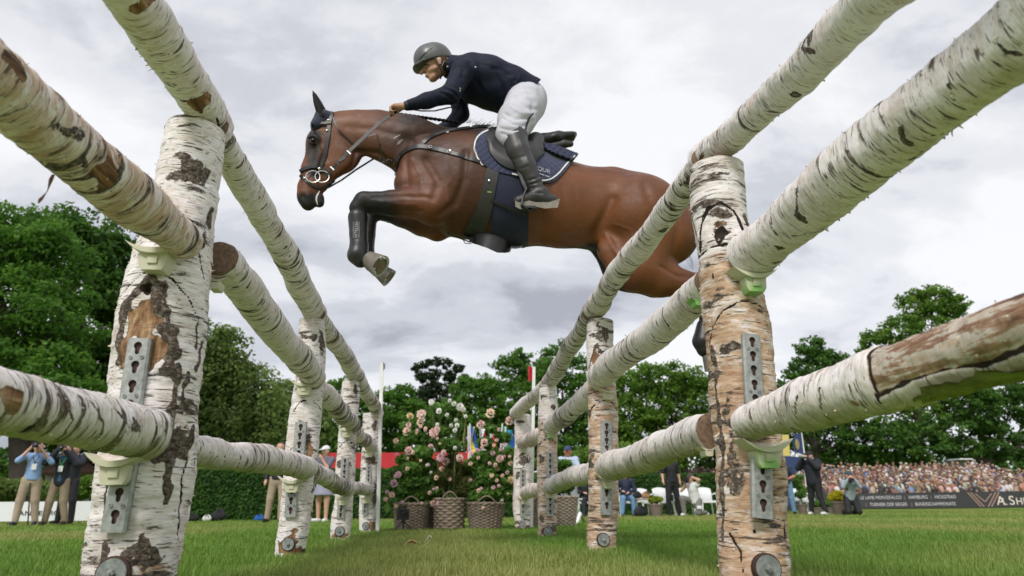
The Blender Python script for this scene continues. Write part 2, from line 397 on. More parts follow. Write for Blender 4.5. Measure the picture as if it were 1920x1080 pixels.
def endgrain_mat():
    m, nt, bs = new_mat('end_grain'); bk = getattr_(nt, 'bk', 'Vector')
    ln = nt.nodes.new('ShaderNodeVectorMath'); ln.operation = 'LENGTH'; nt.links.new(vmul(nt, bk, (1, 1, 0)), ln.inputs[0])
    w = math_(nt, 'SINE', math_(nt, 'MULTIPLY', math_(nt, 'ADD', ln.outputs['Value'], math_(nt, 'MULTIPLY', noise(nt, bk, 25, 4), 0.012)), 900.0))
    f = math_(nt, 'ADD', math_(nt, 'MULTIPLY', w, 0.07), noise(nt, bk, 60, 5, 0.7))
    nt.links.new(ramp(nt, f, [(0.3, (0.07, 0.04, 0.028)), (0.7, (0.26, 0.165, 0.105))]), bs.inputs['Base Color']); bs.inputs['Roughness'].default_value = 0.8
    bump(nt, bs, f, 0.3, 0.002); return m
ENDG = endgrain_mat()
FLAKE = plain('bark_peel', (0.62, 0.52, 0.40), 0.75, 0.35, 60)
FLAKE_D = plain('bark_strip_brown', (0.16, 0.07, 0.04), 0.7, 0.4, 60)
def seg_dist(U, L, pts):
    d = np.full(U.shape, 9.0)
    for (u0, l0), (u1, l1) in zip(pts[:-1], pts[1:]):
        du, dl = u1-u0, l1-l0; t = np.clip(((U-u0)*du+(L-l0)*dl)/max(du*du+dl*dl, 1e-9), 0, 1)
        d = np.minimum(d, np.hypot(U-u0-t*du, L-l0-t*dl))
    return d
class Log:
    """axis given by points with radii; theta 0 faces the camera"""
    def __init__(s, pts, rad, nu=96, nv=200, seed=0, tan=0.0, green=0.0, rough=1.0, rings=0.4):
        pts = np.array(pts, float); rad = np.array(rad, float); s.A = pts[0]; s.seed = seed
        seg = np.r_[0, np.cumsum(np.linalg.norm(np.diff(pts, axis=0), axis=1))]; s.len = seg[-1]
        s.ax = (pts[-1]-pts[0])/np.linalg.norm(pts[-1]-pts[0])
        mid = pts.mean(0); c = CO-mid; c -= s.ax*(c@s.ax); s.e1 = c/np.linalg.norm(c); s.e2 = np.cross(s.ax, s.e1)
        s.rseg = (seg, rad); s.ptsi = (seg, pts)
        Lv = np.linspace(0, s.len, nv+1); th = np.linspace(-math.pi, math.pi, nu, endpoint=False)
        s.L, s.T = np.meshgrid(Lv, th, indexing='ij'); s.nu, s.nv = nu, nv
        r = np.interp(s.L, seg, rad); s.R0 = r
        C = np.stack([np.interp(s.L, seg, pts[:, i]) for i in range(3)], -1)
        rs = np.random.default_rng(seed+100)
        # slow bend
        amp = 0.011*min(1, s.len/1.2); ph = rs.uniform(0, 6.28, 4)
        w = np.sin(math.pi*s.L/s.len)
        C = C + (s.e1*amp)*(np.sin(s.L*3.1+ph[0])*w)[..., None] + (s.e2*amp)*(np.sin(s.L*2.6+ph[1])*w)[..., None]
        s.C = C
        q = np.stack([np.cos(s.T)*r, np.sin(s.T)*r, s.L], -1)+seed*5.37
        s.q = q
        s.dr = rough*(0.042*fbm(q*np.array([7, 7, 4.0]), 2) + 0.010*fbm(q*np.array([22, 22, 30.]), 3) + 0.006*fbm(q*np.array([40, 40, 160.]), 2))
        ringn = vnoise(np.stack([np.cos(s.T)*0.25, np.sin(s.T)*0.25, s.L*17], -1)+seed*3.1)
        s.dr += -0.004*np.clip((ringn-0.72)*6, 0, 1)*rough
        s.knot = np.zeros(r.shape); s.bare = np.zeros(r.shape); s.crack = np.zeros(r.shape); s.strip = np.zeros(r.shape)
        s.w1 = fbm(q*24.0, 3)+.6*fbm(q*9+31.0, 1); s.w2 = fbm(q*24.0+77, 3)+.6*fbm(q*9+57.0, 1); s.w3 = vnoise(q*38.0+9)
        s.tan = np.full(r.shape, float(tan)); s.scuff = np.clip(np.full(r.shape, rings)*2*(vnoise(q*3.0)), 0, 1.2)
        up = np.array([0, 0, 1.0]); nrm = s.e1*np.cos(s.T)[..., None] + s.e2*np.sin(s.T)[..., None]; s.nrm = nrm
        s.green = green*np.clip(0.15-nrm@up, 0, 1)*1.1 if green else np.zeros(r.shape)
        s.flake_zones = []
    def uv(s, px, py):
        """picture point -> (theta, L) on the visible side"""
        d = ray(px, py); A = s.A-CO
        # closest approach in plane containing axis, facing e1, pushed out to the surface
        L0 = s.len/2
        for _ in range(4):
            r = np.interp(L0, *s.rseg); n = s.e1
            P0 = s.A + n*r*0.8
            t = ((P0-CO)@n)/(d@n); P = CO+d*t; L0 = (P-s.A)@s.ax
        lat = (P-s.A)@s.e2; r = np.interp(L0, *s.rseg)
        return math.asin(max(-0.98, min(0.98, lat/(r*1.0)))), L0
    def _U(s, th0=0):
        d = (s.T-th0+math.pi) % (2*math.pi)-math.pi
        return d*s.R0
    def spot(s, ch, px, py, wpx, hpx, str_=1.0, dr=0.0, rot=0.0):
        th, L = s.uv(px, py); mp = mpp(s.A+s.ax*L)
        ws = min(wpx, hpx)*mp; U = s._U(th)+s.w1*(ws*2.4+.008); V = s.L-L+s.w2*(ws*2.4+.008); c, sn = math.cos(rot), math.sin(rot); u = U*c+V*sn; v = -U*sn+V*c
        e = np.sqrt((u/(wpx*mp))**2+(v/(hpx*mp))**2)
        f = np.clip(1.5-e, 0, 1.0)*str_; a = getattr(s, ch); np.maximum(a, f, out=a)
        s.dr += dr*np.clip(1.2-e, 0, 1)
    def line(s, ch, pts, wpx, str_=1.0, dr=0.0):
        P = [s.uv(*p) for p in pts]; mp = mpp(s.A+s.ax*P[0][1]); th0 = P[0][0]; rr = np.interp(P[0][1], *s.rseg)
        ww = wpx*mp; U = s._U(th0)+s.w1*(ww*.9+.010); d = seg_dist(U, s.L+s.w2*(ww*.9+.010), [((t-th0)*rr, l) for t, l in P])/(0.12+1.0*s.w3+.5*s.w3**3)
        f = np.clip(1.5-d/(wpx*mp), 0, 1)*str_; a = getattr(s, ch); np.maximum(a, f, out=a)
        s.dr += dr*np.clip(1.2-d/(wpx*mp), 0, 1)
    def band(s, ch, pyA, pyB, px, str_=1.0, dr=0.0, th=None):
        """a stretch of the log between two picture points"""
        L1 = s.uv(px[0], pyA)[1]; L2 = s.uv(px[1], pyB)[1]; a_, b_ = min(L1, L2), max(L1, L2)
        wob = 0.02*fbm(s.q*np.array([9, 9, 1.0]), 2)
        f = np.clip(0.5+np.minimum(s.L-a_+wob, b_-s.L+wob)/0.012, 0, 1)
        if th is not None: f = f*np.clip(0.5+(th[1]-np.abs((s.T-th[0]+math.pi) % (2*math.pi)-math.pi))*4, 0, 1)
        f = f*str_; a = getattr(s, ch); np.maximum(a, f, out=a); s.dr += dr*f
    def mesh(s, name, cutplanes=()):
        rr = s.R0+s.dr
        P = s.C + s.nrm*rr[..., None]
        for p, n, dep in cutplanes:
            p = np.array(p, float); n = np.array(n, float)/np.linalg.norm(n); dd = (P-p)@n; k = dd > 0
            P = P - (np.where(k, dd, 0))[..., None]*n; s.bare = np.where(k & (dd > 0.004), dep, s.bare); s.knot = np.where(k, 0, s.knot); s.crack = np.where((dd > 0) & (dd < 0.006), 0.9, s.crack)
        nu, nv = s.nu, s.nv; V = P.reshape(-1, 3)
        i = np.arange(nv)[:, None]*nu; k = np.arange(nu)[None, :]; k2 = (k+1) % nu
        Q = np.stack([i+k, i+k2, i+nu+k2, i+nu+k], -1).reshape(-1, 4)
        bk = np.stack([np.cos(s.T)*s.R0, np.sin(s.T)*s.R0, s.L], -1).reshape(-1, 3)
        n0 = len(V); nq = len(Q); VV = [V]; BK = [bk]; QQ = [Q]; mats = [np.zeros(nq, np.int32)]; cnt = n0
        for e, ring in ((0, 0), (1, nv)):      # end caps: ring copies shrinking to the centre
            rb = P[ring]; c = rb.mean(0); rows = []; bks = []
            for q_ in (1.0, 0.97, 0.6, 0.25, 0.02):
                off = s.ax*((-1 if e == 0 else 1)*(0.004 if q_ < 0.99 else 0))
                rows.append(c+(rb-c)*q_+off); bks.append(np.stack([np.cos(s.T[ring])*s.R0[ring]*q_, np.sin(s.T[ring])*s.R0[ring]*q_, np.full(nu, 0.0)], -1))
            VV.append(np.concatenate(rows)); BK.append(np.concatenate(bks))
            ii = cnt+np.arange(4)[:, None]*nu; q4 = np.stack([ii+k, ii+nu+k, ii+nu+k2, ii+k2], -1).reshape(-1, 4)
            if e == 1: q4 = q4[:, ::-1]
            QQ.append(q4); mats.append(np.ones(len(q4), np.int32)); cnt += 5*nu
        V = np.concatenate(VV); Q = np.concatenate(QQ); me = mesh_np(name, V, Q)
        me.materials.append(BARK); me.materials.append(ENDG); me.polygons.foreach_set('material_index', np.concatenate(mats))
        pad = cnt-n0; attr(me, 'bk', np.concatenate(BK))
        for a in ('knot', 'bare', 'crack', 'tan', 'green', 'scuff', 'strip'): attr(me, a, np.r_[getattr(s, a).ravel(), np.zeros(pad)])
        s.P = P; return me
    def sheet(s, th0, th1, L0, L1, lift, nU=10, nL=24, seed=0, curl=0.0):
        """a sheet of bark still attached along th0, lifting off towards th1"""
        rs = np.random.default_rng(seed); V = []; rag = rs.normal(0, .12, nL+1)
        for i in range(nL+1):
            L = L0+(L1-L0)*i/nL; e = min(1, 3.5*min(i, nL-i)/nL); ex = (0.25+.75*e)*(1+rag[i])
            for k in range(nU+1):
                t = k/nU*ex; th = th0+(th1-th0)*t; r = np.interp(L, *s.rseg)+.004+lift*t**1.7+.004*math.sin(i*.9+k)
                C = np.array([np.interp(L, s.ptsi[0], s.ptsi[1][:, q]) for q in range(3)]); V.append(C+(s.e1*math.cos(th)+s.e2*math.sin(th))*r+s.ax*curl*t*t)
        w = nU+1; Fs = [(i*w+k, i*w+k+1, (i+1)*w+k+1, (i+1)*w+k) for i in range(nL) for k in range(nU)]
        V2 = [v+np.array([0, 0, -.0025]) for v in V]; n = len(V); mb = MB(); mb.add(V+V2, Fs+[tuple(q+n for q in f[::-1]) for f in Fs]); return mb
    def flakes(s, n, size=0.012, seed=1, sel=None):
        """thin curled peelings standing off the bark; sel(theta, t) -> weight"""
        rs = np.random.default_rng(seed); mb = MB(); k = 0
        while k < n:
            i = rs.integers(2, s.nv-2); j = rs.integers(0, s.nu); th = s.T[i, j]
            if sel is not None and rs.random() > sel(th, s.L[i, j]/s.len): k += 0.2; continue
            k += 1
            p = s.P[i, j]; nr = s.nrm[i, j]; tg = np.cross(nr, s.ax)
            a = rs.normal(0, 0.5)+(math.pi if rs.random() < .5 else 0); dr_ = tg*math.cos(a)+s.ax*math.sin(a); sd = np.cross(dr_, nr)
            ln = size*rs.uniform(0.2, .85)*(2.8 if rs.random() < .05 else 1); w = size*rs.uniform(0.12, 0.42); curl = rs.uniform(0.6, 2.6)
            q = p.copy(); ang = rs.uniform(0.1, 0.5); pts = []
            for t in range(5):
                ww = w*(1-t/5.5); pts.append(q-sd*ww); pts.append(q+sd*ww)
                q = q + (dr_*math.cos(ang)+nr*math.sin(ang))*ln/4; ang += curl/4
            mb.add(pts, [(2*t, 2*t+1, 2*t+3, 2*t+2) for t in range(4)])
        return mb
# ------------------------------------------------------------------ obstacle fences
STEEL = plain('galvanised_steel', (0.33, 0.34, 0.33), 0.5, 0.34, 55, metal=0.55, bstr=0.08)
STEEL_D = plain('zinc_washer', (0.27, 0.29, 0.28), 0.6, 0.36, 70, metal=0.5)
CUP = plain('cream_plastic', (0.60, 0.58, 0.43), 0.45, 0.06, 12, bstr=0.02)
CUP_G = None
def cup_green():
    m, nt, bs = new_mat('cream_plastic_green_paint'); tc = nt.nodes.new('ShaderNodeTexCoord'); sp = nt.nodes.new('ShaderNodeSeparateXYZ'); nt.links.new(tc.outputs['Object'], sp.inputs[0])
    f = math_(nt, 'ADD', noise(nt, tc.outputs['Object'], 22, 4, 0.6), math_(nt, 'MULTIPLY', sp.outputs[2], -5.0))
    c = ramp(nt, f, [(0.50, (0.60, 0.60, 0.45)), (0.80, (0.26, 0.50, 0.14))]); nt.links.new(c, bs.inputs['Base Color']); bs.inputs['Roughness'].default_value = 0.4
    return m
CUP_G = cup_green()
CUP_G2 = plain('lime_green_plastic', (0.24, 0.50, 0.14), 0.45, 0.1, 12, bstr=0.02)
HOLE = plain('dark_wood_hole', (0.05, 0.022, 0.015), 0.8, 0.3, 60)
YS = [None, 2.20, 4.47, 6.74, 9.02]
def plate_mesh(w, h, holes):
    """channel-shaped steel plate with keyhole slots, local x across, z up from 0 to -h, front face at y=0"""
    cu = bpy.data.curves.new('tmp', 'CURVE'); cu.dimensions = '2D'; cu.fill_mode = 'BOTH'; cu.extrude = 0.0025
    def poly(P):
        sp = cu.splines.new('POLY'); sp.points.add(len(P)-1)
        for q, (x, y) in zip(sp.points, P): q.co = (x, y, 0, 1)
        sp.use_cyclic_u = True
    poly([(-w/2, 0), (w/2, 0), (w/2, -h), (-w/2, -h)])
    for y in holes:
        r1, r2 = w*0.215, w*0.12; P = []
        for k in range(15):
            a = R(-60+ k*300/14 + 0); P.append((r1*math.sin(a-R(90)+R(0)), 0)) if False else None
        for k in range(13):
            a = R(235) - R(290)*k/12; P.append((r1*math.cos(a), y+r1*math.sin(a)))
        for k in range(7):
            a = R(0) - R(180)*k/6; P.append((r2*math.cos(a), y-r1*1.75+r2*math.sin(a)))
        poly(P)
    o = bpy.data.objects.new('tmp', cu); COL.objects.link(o); dg = bpy.context.evaluated_depsgraph_get(); dg.update()
    me = bpy.data.meshes.new_from_object(o.evaluated_get(dg)); bpy.data.objects.remove(o); bpy.data.curves.remove(cu)
    V = arr(me).copy(); V2 = np.stack([V[:, 0], -V[:, 2], V[:, 1]], 1); me.vertices.foreach_set('co', V2.ravel())
    bm = bmesh.new(); bm.from_mesh(me)
    fl = 0.016
    for sx in (-1, 1):   # folded-back flanges, bevelled
        P = [(sx*w/2, -0.0025), (sx*(w/2+0.006), 0.003), (sx*(w/2+0.006), fl), (sx*(w/2+0.003), fl), (sx*(w/2+0.003), 0.004), (sx*w/2, 0.0025)]
        vs_ = [[bm.verts.new((x, y, z)) for x, y in P] for z in (0, -h)]
        for k in range(6):
            bm.faces.new((vs_[0][k], vs_[0][(k+1) % 6], vs_[1][(k+1) % 6], vs_[1][k]))
        bm.faces.new(vs_[0]); bm.faces.new(vs_[1][::-1])
    bmesh.ops.recalc_face_normals(bm, faces=bm.faces); bm.to_mesh(me); bm.free(); me.materials.clear(); me.name = 'slot_plate'; return me
def cup_mesh(w, dep, h):
    """pole cup: shallow dished tray with flared wings on a tapered socket. local x across, y depth(-dep..0), z"""
    mb = MB(); n = 12; top = []; bot = []
    for k in range(n+1):
        x = -1+2*k/n; z = 0.30*h*abs(x)**2.2; top.append((x*w/2, z)); bot.append((x*w/2*0.96, z-0.16*h*(1.25-abs(x)**2)))
    V = []; 
    for (x, z) in top+bot[::-1]:
        for y in (-dep, 0.0): V.append((x, y*(1-0.12*(abs(x)/(w/2))**2), z))
    m_ = len(top)*2
    Fs = [(2*i, 2*i+1, 2*((i+1) % m_)+1, 2*((i+1) % m_)) for i in range(m_)]
    for k in range(n): a, b = k, k+1; c, d = m_-1-k, m_-2-k; Fs += [(2*a, 2*b, 2*d, 2*c), (2*a+1, 2*c+1, 2*d+1, 2*b+1)]
    mb.add(V, Fs)
    t = w*0.23
    P = [(-t, -0.12*h), (t, -0.12*h), (t*0.93, -0.55*h), (t*0.72, -0.72*h), (-t*0.72, -0.72*h), (-t*0.93, -0.55*h)]
    V = [(x, y, z) for y in (-dep*0.8, 0) for x, z in P]
    mb.add(V, [(0, 1, 2, 3, 4, 5), (11, 10, 9, 8, 7, 6)]+[(i, i+6, (i+1) % 6+6, (i+1) % 6) for i in range(6)])
    mb.box((0, -dep*0.8-0.003, -0.36*h), (t*0.7, 0.006, 0.3*h))
    me = mb.mesh('pole_cup'); bm = bmesh.new(); bm.from_mesh(me); bmesh.ops.recalc_face_normals(bm, faces=bm.faces)
    bmesh.ops.bevel(bm, geom=[e for e in bm.edges if e.is_manifold and e.calc_face_angle(0) > 0.5], offset=0.0025, segments=2, affect='EDGES', clamp_overlap=True)
    bm.to_mesh(me); bm.free(); me.polygons.foreach_set('use_smooth', np.ones(len(me.polygons), bool))
    try: me.set_sharp_from_angle(angle=R(40))
    except Exception: pass
    return me
CUPMESH = {}
def make_post(label, Y, axis, seed, feats, plates, cups, washer, tan=0.0, hi=False, cuts=None, tanband=None):
    """axis: list of (px,py,width_px) on plane Y, from foot to top"""
    P = [PY(x, y, Y) for x, y, w in axis]; rad = [w/2*mpp(p)*({1: .925, 5: .95}.get(seed, .96)) for p, (x, y, w) in zip(P, axis)]
    # extend foot into ground
    d = (P[0]-P[1])/abs(P[0][2]-P[1][2]); foot = P[0]+d*(P[0][2]+0.03); P = [foot]+P; rad = [rad[0]]+rad
    nu, nv = (128, 280) if hi else ((80, 150) if Y < 5 else (48, 80))
    lg = Log(P, rad, nu, nv, seed, tan=tan, rings=0.42)
    if tanband is not None:
        L1 = lg.uv(*tanband)[1]; lg.tan *= np.clip(0.5+(L1-lg.L)/0.01, 0.1, 1)
    for f in feats:
        getattr(lg, f[0])(*f[1:])
    root = empty('birch_post', (foot[0], foot[1], 0), label, 'post', 'upright birch posts of the two jump fences')
    cp = cuts(lg) if cuts else ()
    trunk = link('trunk', lg.mesh('trunk', cp), None, root)
    fl = lg.flakes(260 if hi else 60, 0.013 if hi else 0.012, seed+5)
    o = fl.build('bark_curl', FLAKE, root); o['kind'] = 'stuff'
    tilt = (np.array(P[-1])-np.array(P[0])); tl = math.atan2(tilt[0], tilt[2])
    def front(px, py, off):      # point on the post's front, off metres out of its surface
        th, L = lg.uv(px, py); c = lg.A+lg.ax*L; r = np.interp(L, *lg.rseg); x = PY(px, py, c[1]-r)
        return np.array([x[0], c[1]-math.sqrt(max(r*r-(x[0]-c[0])**2, (r*0.3)**2))-off, x[2]])
    for (px, py, py2, wpx, nh, lean) in plates:
        a = front(px, py, 0.026 if hi else .022); b = front(px+lean, py2, 0.020); w = wpx*mpp(a); h = float(np.linalg.norm(b-a))
        key = (nh, hi); holes = [-(w*0.42)-k*(h-w*0.25)/nh for k in range(nh)]
        me = plate_mesh(w, h, holes)
        o = link('slot_plate', me, STEEL, root); o.matrix_parent_inverse = parent_world(root).inverted()
        dx, dz = b[0]-a[0], b[2]-a[2]; ang = math.atan2(dx, -dz)
        Mx = Matrix.Translation(Vector(a)) @ Matrix.Rotation(-ang, 4, 'Y') @ Matrix.Rotation(-math.atan2(b[1]-a[1], b[2]-a[2]+1e-9) if False else 0, 4, 'X')
        o.matrix_basis = Mx
        mb = MB(); mb.box((0, 0.009, -h/2), (w*0.96, 0.006, h*0.98)); bo = mb.build('recess', HOLE, o); bo.matrix_parent_inverse = Matrix.Identity(4)
        ys = [-(w*0.42)-(k+0.62)*(h-w*0.25)/nh for k in ((0, nh-2) if nh > 2 else (nh-1,))]
        for z in ys:
            for sx in (-1, 1):
                mb = MB(); mb.lathe((sx*w*0.30, -0.003, z), [(w*0.10, 0), (w*0.10, 0.003), (w*0.05, 0.003), (w*0.045, 0.001)], 12, Matrix.Rotation(R(90), 3, 'X'))
                so = mb.build('screw', STEEL_D, o); so.matrix_parent_inverse = Matrix.Identity(4)
    for (px, py, wpx, kind, back) in [(c[0], c[1]+(5 if hi and not c[4] else 0), c[2], c[3], c[4]) for c in cups]:     # px,py: top centre of the tray
        if back:
            p = PY(px, py, Y+rad[0]*1.0); w = wpx*mpp(p); dep = 0.06
        else:
            p = front(px, py, 0.0); w = wpx*mpp(p); dep = 0.075
            th, L = lg.uv(px, py); p[1] = (lg.A+lg.ax*L)[1]-np.interp(L, *lg.rseg)+0.012
        me = cup_mesh(w*1.06, dep*1.15, w*0.56)
        o = link('pole_cup', me, {'c': CUP, 'g': CUP_G, 'l': CUP_G2}[kind], root); o.matrix_parent_inverse = parent_world(root).inverted()
        Mx = Matrix.Translation(Vector(p)) @ Matrix.Rotation(tl*0.9 + random.uniform(-.03, .03), 4, 'Y')
        if back: Mx = Mx @ Matrix.Rotation(math.pi, 4, 'Z')
        o.matrix_basis = Mx
    for (px, py, rpx) in washer:
        p = front(px, py, 0.0); r = rpx*mpp(p); mb = MB()
        th, L = lg.uv(px, py); p[1] = (lg.A+lg.ax*L)[1]-np.interp(L, *lg.rseg)-0.010
        mb.lathe(p, [(r*1.15, -0.02), (r*1.15, -0.002), (r*1.02, 0.001), (r, 0.001)], 28, Matrix.Rotation(R(90), 3, 'X'))
        ro = mb.build('bolt_recess', HOLE, root)
        mb = MB(); mb.lathe(p+np.array([0, -0.002, 0]), [(r, 0), (r*0.98, 0.005), (r*0.4, 0.004), (r*0.38, 0.003)], 28, Matrix.Rotation(R(90), 3, 'X')); wo = mb.build('washer', STEEL_D, root, True)
        mb = MB(); mb.lathe(p+np.array([0, -0.006, 0]), [(r*0.30, 0), (r*0.30, 0.010), (r*0.26, 0.013)], 6, Matrix.Rotation(R(90), 3, 'X'))
        mb.lathe(p+np.array([0, -0.012, 0]), [(r*0.14, 0), (r*0.13, 0.014)], 10, Matrix.Rotation(R(90), 3, 'X')); mb.build('bolt', STEEL, wo)
    lg.root = root; return lg
def rail(label, A, B, wA, wB, seed, feats=(), green=0.0, tan=0.05, rings=0.5, hi=0, flakes=150, group='birch rails of the two jump fences', rough=1.0):
    rA = wA/2*mpp(A); rB = wB/2*mpp(B) if wB > 0 else rA
    nu, nv = [(44, 80), (80, 150), (112, 270)][hi]
    lg = Log([A, B], [rA, rB], nu, nv, seed, tan=tan, green=green, rings=rings, rough=rough)
    for f in feats: getattr(lg, f[0])(*f[1:])
    o = link('birch_rail', lg.mesh('birch_rail'), None); o.location = (0, 0, 0)
    # origin at end A
    me = o.data; V = arr(me)-np.array(A, np.float32); me.vertices.foreach_set('co', V.ravel()); o.location = Vector([float(a) for a in A])
    tag(o, label, 'rail', group)
    if flakes:
        f = lg.flakes(flakes, [0.010, 0.012, 0.012][hi], seed+9); fo = f.build('bark_curl', FLAKE, None); fo.parent = o
        fo.matrix_parent_inverse = Matrix.Translation(o.location).inverted(); fo['kind'] = 'stuff'
    lg.o = o; return lg
# ---- left row posts
def cutL1(lg):
    b = PY(340, 1010, 2.05)
    return [(b, (0.85, -0.1, -0.45), 0.75)]
L1 = make_post('nearest left birch post with inverted V of rough black bark round an orange patch', YS[1],
    [(248, 1060, 178), (275, 900, 178), (298, 700, 172), (325, 500, 152), (352, 380, 122), (364, 300, 116), (368, 246, 112)], 1,
    [('spot', 'knot', 353, 312, 26, 22, .95, 0.004), ('spot', 'knot', 335, 330, 26, 18, .72), ('spot', 'knot', 372, 332, 22, 20, .72), ('spot', 'crack', 352, 306, 7, 5, .5),
     ('line', 'crack', [(335, 412), (365, 418), (392, 428)], 2.0, .9, -.004), ('spot', 'knot', 402, 405, 12, 22, .85), ('spot', 'knot', 390, 440, 6, 26, .7),
     ('line', 'crack', [(232, 560), (248, 535), (272, 516), (300, 512), (335, 530), (365, 560), (385, 600)], 2.1, 1, -.005),
     ('line', 'knot', [(288, 530), (258, 560), (240, 620), (232, 680)], 12, .95, .006), ('line', 'knot', [(296, 530), (318, 575), (332, 640), (330, 700)], 17, 1.0, .008),
     ('spot', 'bare', 285, 600, 25, 36, .9, -.006), ('spot', 'bare', 298, 660, 16, 40, .8, -.006), ('spot', 'bare', 246, 670, 9, 45, .8, -.005), ('spot', 'crack', 282, 546, 10, 9, 1.2, -.02),
     ('line', 'knot', [(355, 700), (345, 745)], 9, .9, .004), ('line', 'knot', [(340, 690), (330, 760), (306, 830), (312, 880), (305, 940)], 8, .9, .005), ('spot', 'knot', 318, 840, 22, 42, .88, .005),
     ('line', 'knot', [(360, 800), (352, 830), (340, 860)], 12, .9, .006), ('spot', 'crack', 357, 822, 5, 12, .6), ('line', 'crack', [(352, 850), (334, 900), (330, 1015)], 2.6, 1.2, -.01),
     ('line', 'crack', [(368, 830), (358, 920), (350, 1010)], 2.0, 1.1, -.006), ('line', 'knot', [(388, 640), (372, 690)], 8, .8), ('line', 'knot', [(383, 600), (374, 650)], 5, .7),
     ('spot', 'knot', 263, 1045, 30, 24, 1.0, .006), ('line', 'knot', [(262, 1035), (262, 1005)], 7, .9), ('line', 'knot', [(205, 880), (192, 960), (188, 985)], 5, .85), ('line', 'knot', [(195, 1020), (182, 1075)], 6, .8),
     ('line', 'knot', [(380, 470), (395, 520)], 4, .7), ('spot', 'tan', 285, 1070, 30, 14, .9)],
    [(268, 638, 790, 34, 4, -22), (243, 868, 998, 36, 3, -24)],
    [(303, 474, 100, 'c', False), (233, 862, 104, 'c', False), (402, 524, 44, 'c', True)], [(213, 1075, 27)], hi=True, cuts=cutL1)
def cutL2(lg): return [(PY(572, 985, 4.3), (0.9, -0.2, -0.35), 0.6)]
L2 = make_post('second left birch post from the camera, wood bared round its base bolt', YS[2],
    [(545, 1034, 56), (560, 930, 62), (568, 850, 64), (576, 760, 60), (583, 680, 54), (586, 602, 52)], 2,
    [('spot', 'knot', 600, 640, 8, 24, .8), ('line', 'crack', [(546, 770), (560, 752), (580, 750), (598, 768)], 1.4, 1, -.004), ('spot', 'knot', 560, 830, 16, 34, .62), ('spot', 'bare', 575, 850, 8, 34, .65),
     ('spot', 'knot', 585, 900, 8, 25, .7), ('spot', 'knot', 580, 965, 9, 9, .7), ('spot', 'bare', 540, 1015, 16, 20, .8, -.003), ('spot', 'bare', 548, 1035, 28, 8, .8), ('spot', 'knot', 575, 632, 18, 5, .8), ('spot', 'knot', 553, 702, 8, 14, .6)],
    [(566, 792, 862, 18, 4, -6), (549, 910, 970, 18, 3, -3)], [(573, 722, 52, 'c', False), (551, 902, 52, 'c', False)], [(541, 1020, 11)], cuts=cutL2)
L3 = make_post('third left birch post from the camera, slim and pale', YS[3],
    [(638, 1006, 36), (644, 930, 38), (650, 850, 38), (655, 780, 36), (659, 716, 34)], 3,
    [('line', 'crack', [(636, 838), (650, 826), (668, 836)], 1.2, 1, -.003), ('spot', 'knot', 645, 870, 16, 8, .8), ('spot', 'knot', 668, 730, 5, 12, .8), ('spot', 'knot', 652, 765, 8, 6, .8), ('spot', 'bare', 638, 1004, 20, 5, .8), ('spot', 'knot', 640, 955, 8, 4, .8)],
    [(648, 858, 903, 12, 4, -3), (641, 940, 972, 12, 3, -2)], [(652, 806, 36, 'c', False), (645, 932, 36, 'c', False)], [(637, 996, 8)], tan=0.15)
L4 = make_post('farthest left birch post, next to the tall white pole', YS[4],
    [(689, 994, 30), (692, 930, 34), (694, 870, 36), (695, 820, 34), (696, 776, 32)], 4,
    [('spot', 'knot', 703, 930, 7, 30, .7), ('spot', 'knot', 690, 860, 16, 12, .7), ('spot', 'knot', 703, 800, 8, 16, .8), ('spot', 'bare', 700, 985, 8, 12, .8)],
    [(692, 872, 905, 9, 4, -1), (685, 938, 965, 9, 3, -1)], [(693, 846, 28, 'c', False), (687, 932, 28, 'c', False)], [(686, 986, 6)])
